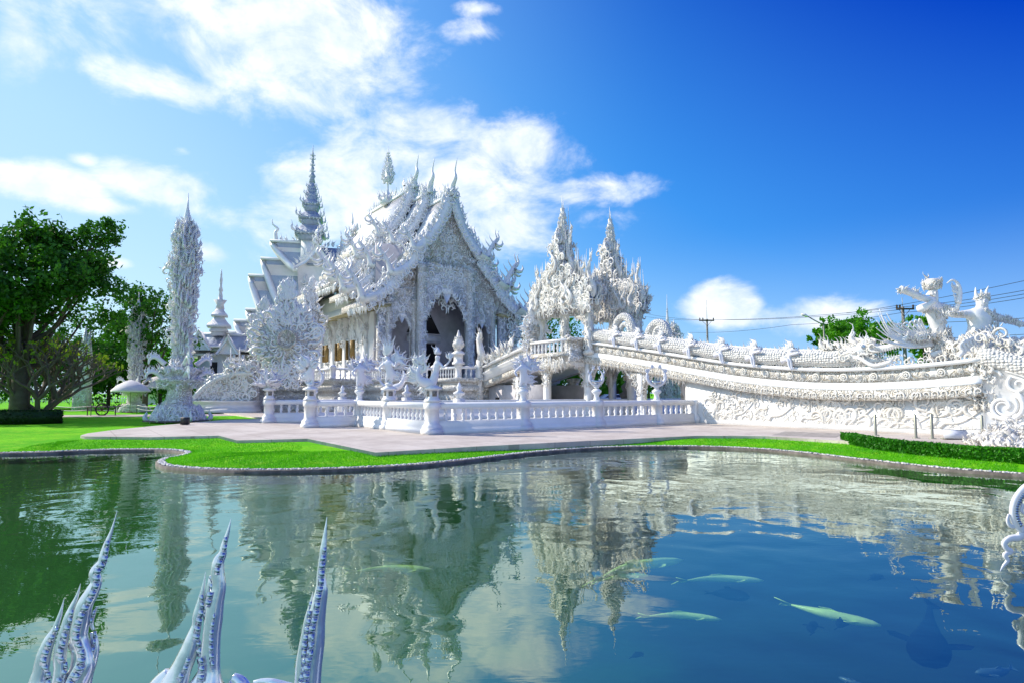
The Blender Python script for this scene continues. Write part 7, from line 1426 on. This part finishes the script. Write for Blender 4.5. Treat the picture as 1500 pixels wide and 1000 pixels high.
G2 = [[(338.5, 759, .6), (334, 778, 5), (328, 798, 9), (326, 810, 12), (320, 822, 17), (319, 838, 20), (321, 858, 20), (316, 880, 24), (313, 905, 26), (310, 930, 26), (308, 960, 28), (306, 985, 34), (302, 1010, 60), (300, 1045, 120)],
      [(301, 837, .5), (298, 858, 5), (294, 878, 9), (289, 900, 13), (288, 915, 14), (282, 935, 20), (276, 955, 26), (265, 980, 30), (252, 1010, 44)],
      [(309, 842, 4), (309, 852, 10), (306, 870, 11), (304, 890, 12), (305, 915, 12), (306, 930, 10)], [(250, 985, 20), (236, 1003, 30), (220, 1030, 40)], [(340, 992, 16), (352, 1002, 26), (352, 1030, 60)]]
S2 = [([(332, 785), (331, 802), (325, 820), (321, 836), (325, 850)], 4.5, .018), ([(308, 843), (312, 850), (311, 870), (305, 890), (304, 908), (309, 918)], 5, .016), ([(296, 870), (296, 895), (291, 915), (290, 940), (296, 955), (302, 975), (300, 1000)], 5.5, .026), ([(319, 895), (315, 925), (315, 955), (318, 985)], 3.5, .030), ([(281, 960), (274, 980), (262, 998)], 5.5, .034)]
finial('middle flame finial with a twisted tall horn and a broad white base', G2, S2, 2.2, (305, 1045))
G3 = [[(479, 756, .6), (475, 790, 7), (473.5, 805, 10), (472.5, 818, 11), (470, 840, 12), (471, 862, 18), (467, 885, 22), (463, 910, 26), (460, 940, 30), (456, 975, 30), (453, 1005, 33), (450, 1045, 44)],
      [(458, 867, .5), (455, 885, 5), (450, 905, 8), (447, 925, 10), (444, 950, 14), (441, 975, 16), (440, 1005, 18), (440, 1045, 30)],
      [(372, 1000, 8), (384, 998, 10), (398, 1000, 14), (412, 1006, 20), (430, 1020, 40)]]
S3 = [([(477, 800), (473, 830), (472, 855), (469, 870), (466, 895), (461, 915), (460, 940), (456, 960), (453, 985), (452, 1005)], 5, .028), ([(456, 880), (455, 905), (452, 930), (449, 950), (450, 975), (444, 995)], 5, .026), ([(462, 925), (460, 950), (457, 970)], 4, .032)]
finial('right flame finial, slim and straight with two close silver stripes', G3, S3, 2.2, (450, 1045))
# the terrace ledge that carries them, just below the picture
lg = thing('terrace_ledge', 'rounded white ledge of the viewing terrace carrying the flame finials, below the bottom edge', 'ledge', at(280, 1090, 2.2)); lz = lg.location[2]
MB().loft([[(x, -.25, -.6), (x, .16, -.6), (x, .14, .02), (x, .06, .07), (x, -.18, .07), (x, -.25, .0)] for x in (-1.2, 1.0)]).build('coping', M_pearl, lg)
# hanging naga whisker at the right edge with its bracket outside the frame
wr = at(1530, 700, 6.6); wk = thing('naga_whisker', 'curled white naga whisker hanging down to the water at the right edge', 'ornament', wr)
WP = [(1535, 690, 18), (1515, 706, 14), (1500, 716, 12), (1488, 733, 12), (1485, 752, 12), (1491, 768, 13), (1498, 778, 12), (1492, 786, 11), (1479, 788, 9), (1471, 795, 8), (1475, 803, 8), (1481, 807, 7), (1472, 812, 7), (1476, 820, 6), (1470, 828, 4), (1465, 836, .8)]
MB().loft(fline(WP, 6.6, wr)).build('curl', M_gloss, wk, smooth=True); MB().loft(fline([(1478, 752, 3), (1476, 762, 5), (1481, 770, 6), (1490, 770, 5)], 6.6, wr)).build('curl_barb', M_gloss, wk, smooth=True); MB().loft(fline([(1500, 738, 6), (1496, 746, 5), (1503, 752, 4), (1512, 744, 6)], 6.6, wr)).build('curl_barb', M_gloss, wk, smooth=True)
mb = MB()
for s_ in ([(1512, 708), (1498, 720), (1487, 738), (1486, 755), (1493, 770)],): strip(s_, 6.6, wr, mb, 3.5, .045)
mb.build('mirror_inlay', M_mirror, wk)
mb = MB(); q0 = at(1535, 690, 6.6) - wr; mb.tube([q0, q0 + [.5, 0, .35], q0 + [1.2, 0, .1], q0 + [1.3, 0, -1.6]], [.07, .1, .16, .3], 8); mb.build('neck', M_gloss, wk, smooth=True)

# ================================================================== fish in the pond
def fish(px0, py0, px1, py1, depth, m, label, wid=.085, name='carp', bend=.08, cat='fish', whisk=False):
    a = gnd(px0, py0, WAT - depth); b_ = gnd(px1, py1, WAT - depth); L_ = np.linalg.norm(b_ - a); t = thing(name, label, cat, (a + b_) / 2, math.atan2(b_[1] - a[1], b_[0] - a[0])); W_b = L_ * wid
    u = np.linspace(0, 1, 14); wprof = (np.interp(u, [0, .3, .6, .8, .93, 1], [.12, .3, .75, 1.2, 1.1, .5]) if whisk else np.interp(u, [0, .06, .22, .45, .8, .93, 1], [.12, .25, .6, 1, .95, .6, .15])) * W_b; cy = bend * L_ * np.sin(u * PI * 1.2)
    mb = MB(); mb.loft([[(-L_ / 2 + L_ * k, c + w * math.cos(q), w * (.7 if whisk else 1.0) * math.sin(q)) for q in np.arange(10) / 10 * 2 * PI] for k, c, w in zip(u, cy, wprof)]); mb.build('body', m, t, smooth=True)
    tf = MB(); x = -L_ / 2; tf.prism([(x + .03 * L_, -.02 * L_), (x + .03 * L_, .02 * L_), (x - .14 * L_, .11 * L_), (x - .08 * L_, 0), (x - .15 * L_, -.09 * L_)], -.004, .004); o = tf.build('tail_fin', m, t); o.rotation_euler = (R(50), 0, 0); o.location = (0, cy[0], 0)
    for sd_ in (-1, 1):
        f = MB(); w = W_b * (1.0 if not whisk else 1.0); f.prism([(.26 * L_, 0), (.34 * L_, 0), (.22 * L_, w * 2.1), (.16 * L_, w * 2.3), (.15 * L_, w * 1.8)] if sd_ > 0 else [(.34 * L_, 0), (.26 * L_, 0), (.15 * L_, -w * 1.8), (.16 * L_, -w * 2.3), (.22 * L_, -w * 2.1)], -.003, .003); o = f.build('pectoral_fin', m, t); o.rotation_euler = (R(90), 0, 0); o.location = (0, cy[10], -.0)
    if whisk: return t
    d = MB(); d.prism([(-.1 * L_, W_b * .8), (.1 * L_, W_b * .9), (-.02 * L_, W_b * 1.35), (-.14 * L_, W_b * 1.2)], -.003, .003); o = d.build('dorsal_fin', m, t); o.location = (0, cy[6], 0); return t
fish(1003, 850, 1116, 848, .15, M_fishp, 'pale carp swimming level to the right, uppermost of the bright fish', .042)
fish(1155, 884, 1290, 916, .12, M_fishp, 'largest bright green-white carp angled down to the right', .055, bend=-.03)
fish(948, 902, 1056, 905, .16, M_fishp, 'yellow-green carp lowest of the bright fish left of the diagonal one', .045)
fish(880, 846, 995, 818, .14, M_fishp, 'thin pale carp partly under the reflection of the gate spires', .045); fish(520, 836, 636, 833, .16, M_fishp, 'faint yellow-green carp inside the dark temple reflection', .05); fish(880, 850, 950, 841, .2, M_fishp, 'faint carp just below the thin pale one', .045)
fish(1362, 885, 1360, 966, .30, M_fishd, 'big dark catfish with a broad head pointing to the bottom right of the pond', .088, 'catfish', .0, 'catfish', True)
fish(1480, 978, 1432, 986, .10, M_fishg, 'small grey-blue fish at the bottom right corner', .1); fish(1270, 1003, 1228, 992, .08, M_fishg, 'grey fish head entering at the bottom edge', .1)
for (a, b_, c, d, lb) in [(1190, 926, 1193, 912, 'tiny dark fish left of the big diagonal carp'), (1228, 918, 1244, 906, 'tiny dark fish beside the big diagonal carp'), (925, 962, 942, 956, 'tiny dark fish in the green water near the bottom'), (1275, 848, 1292, 843, 'tiny dark fish high in the blue water'), (1040, 868, 1098, 873, 'small dark fish below the level pale carp')]: fish(a, b_, c, d, .16, M_fishd, lb, .15)
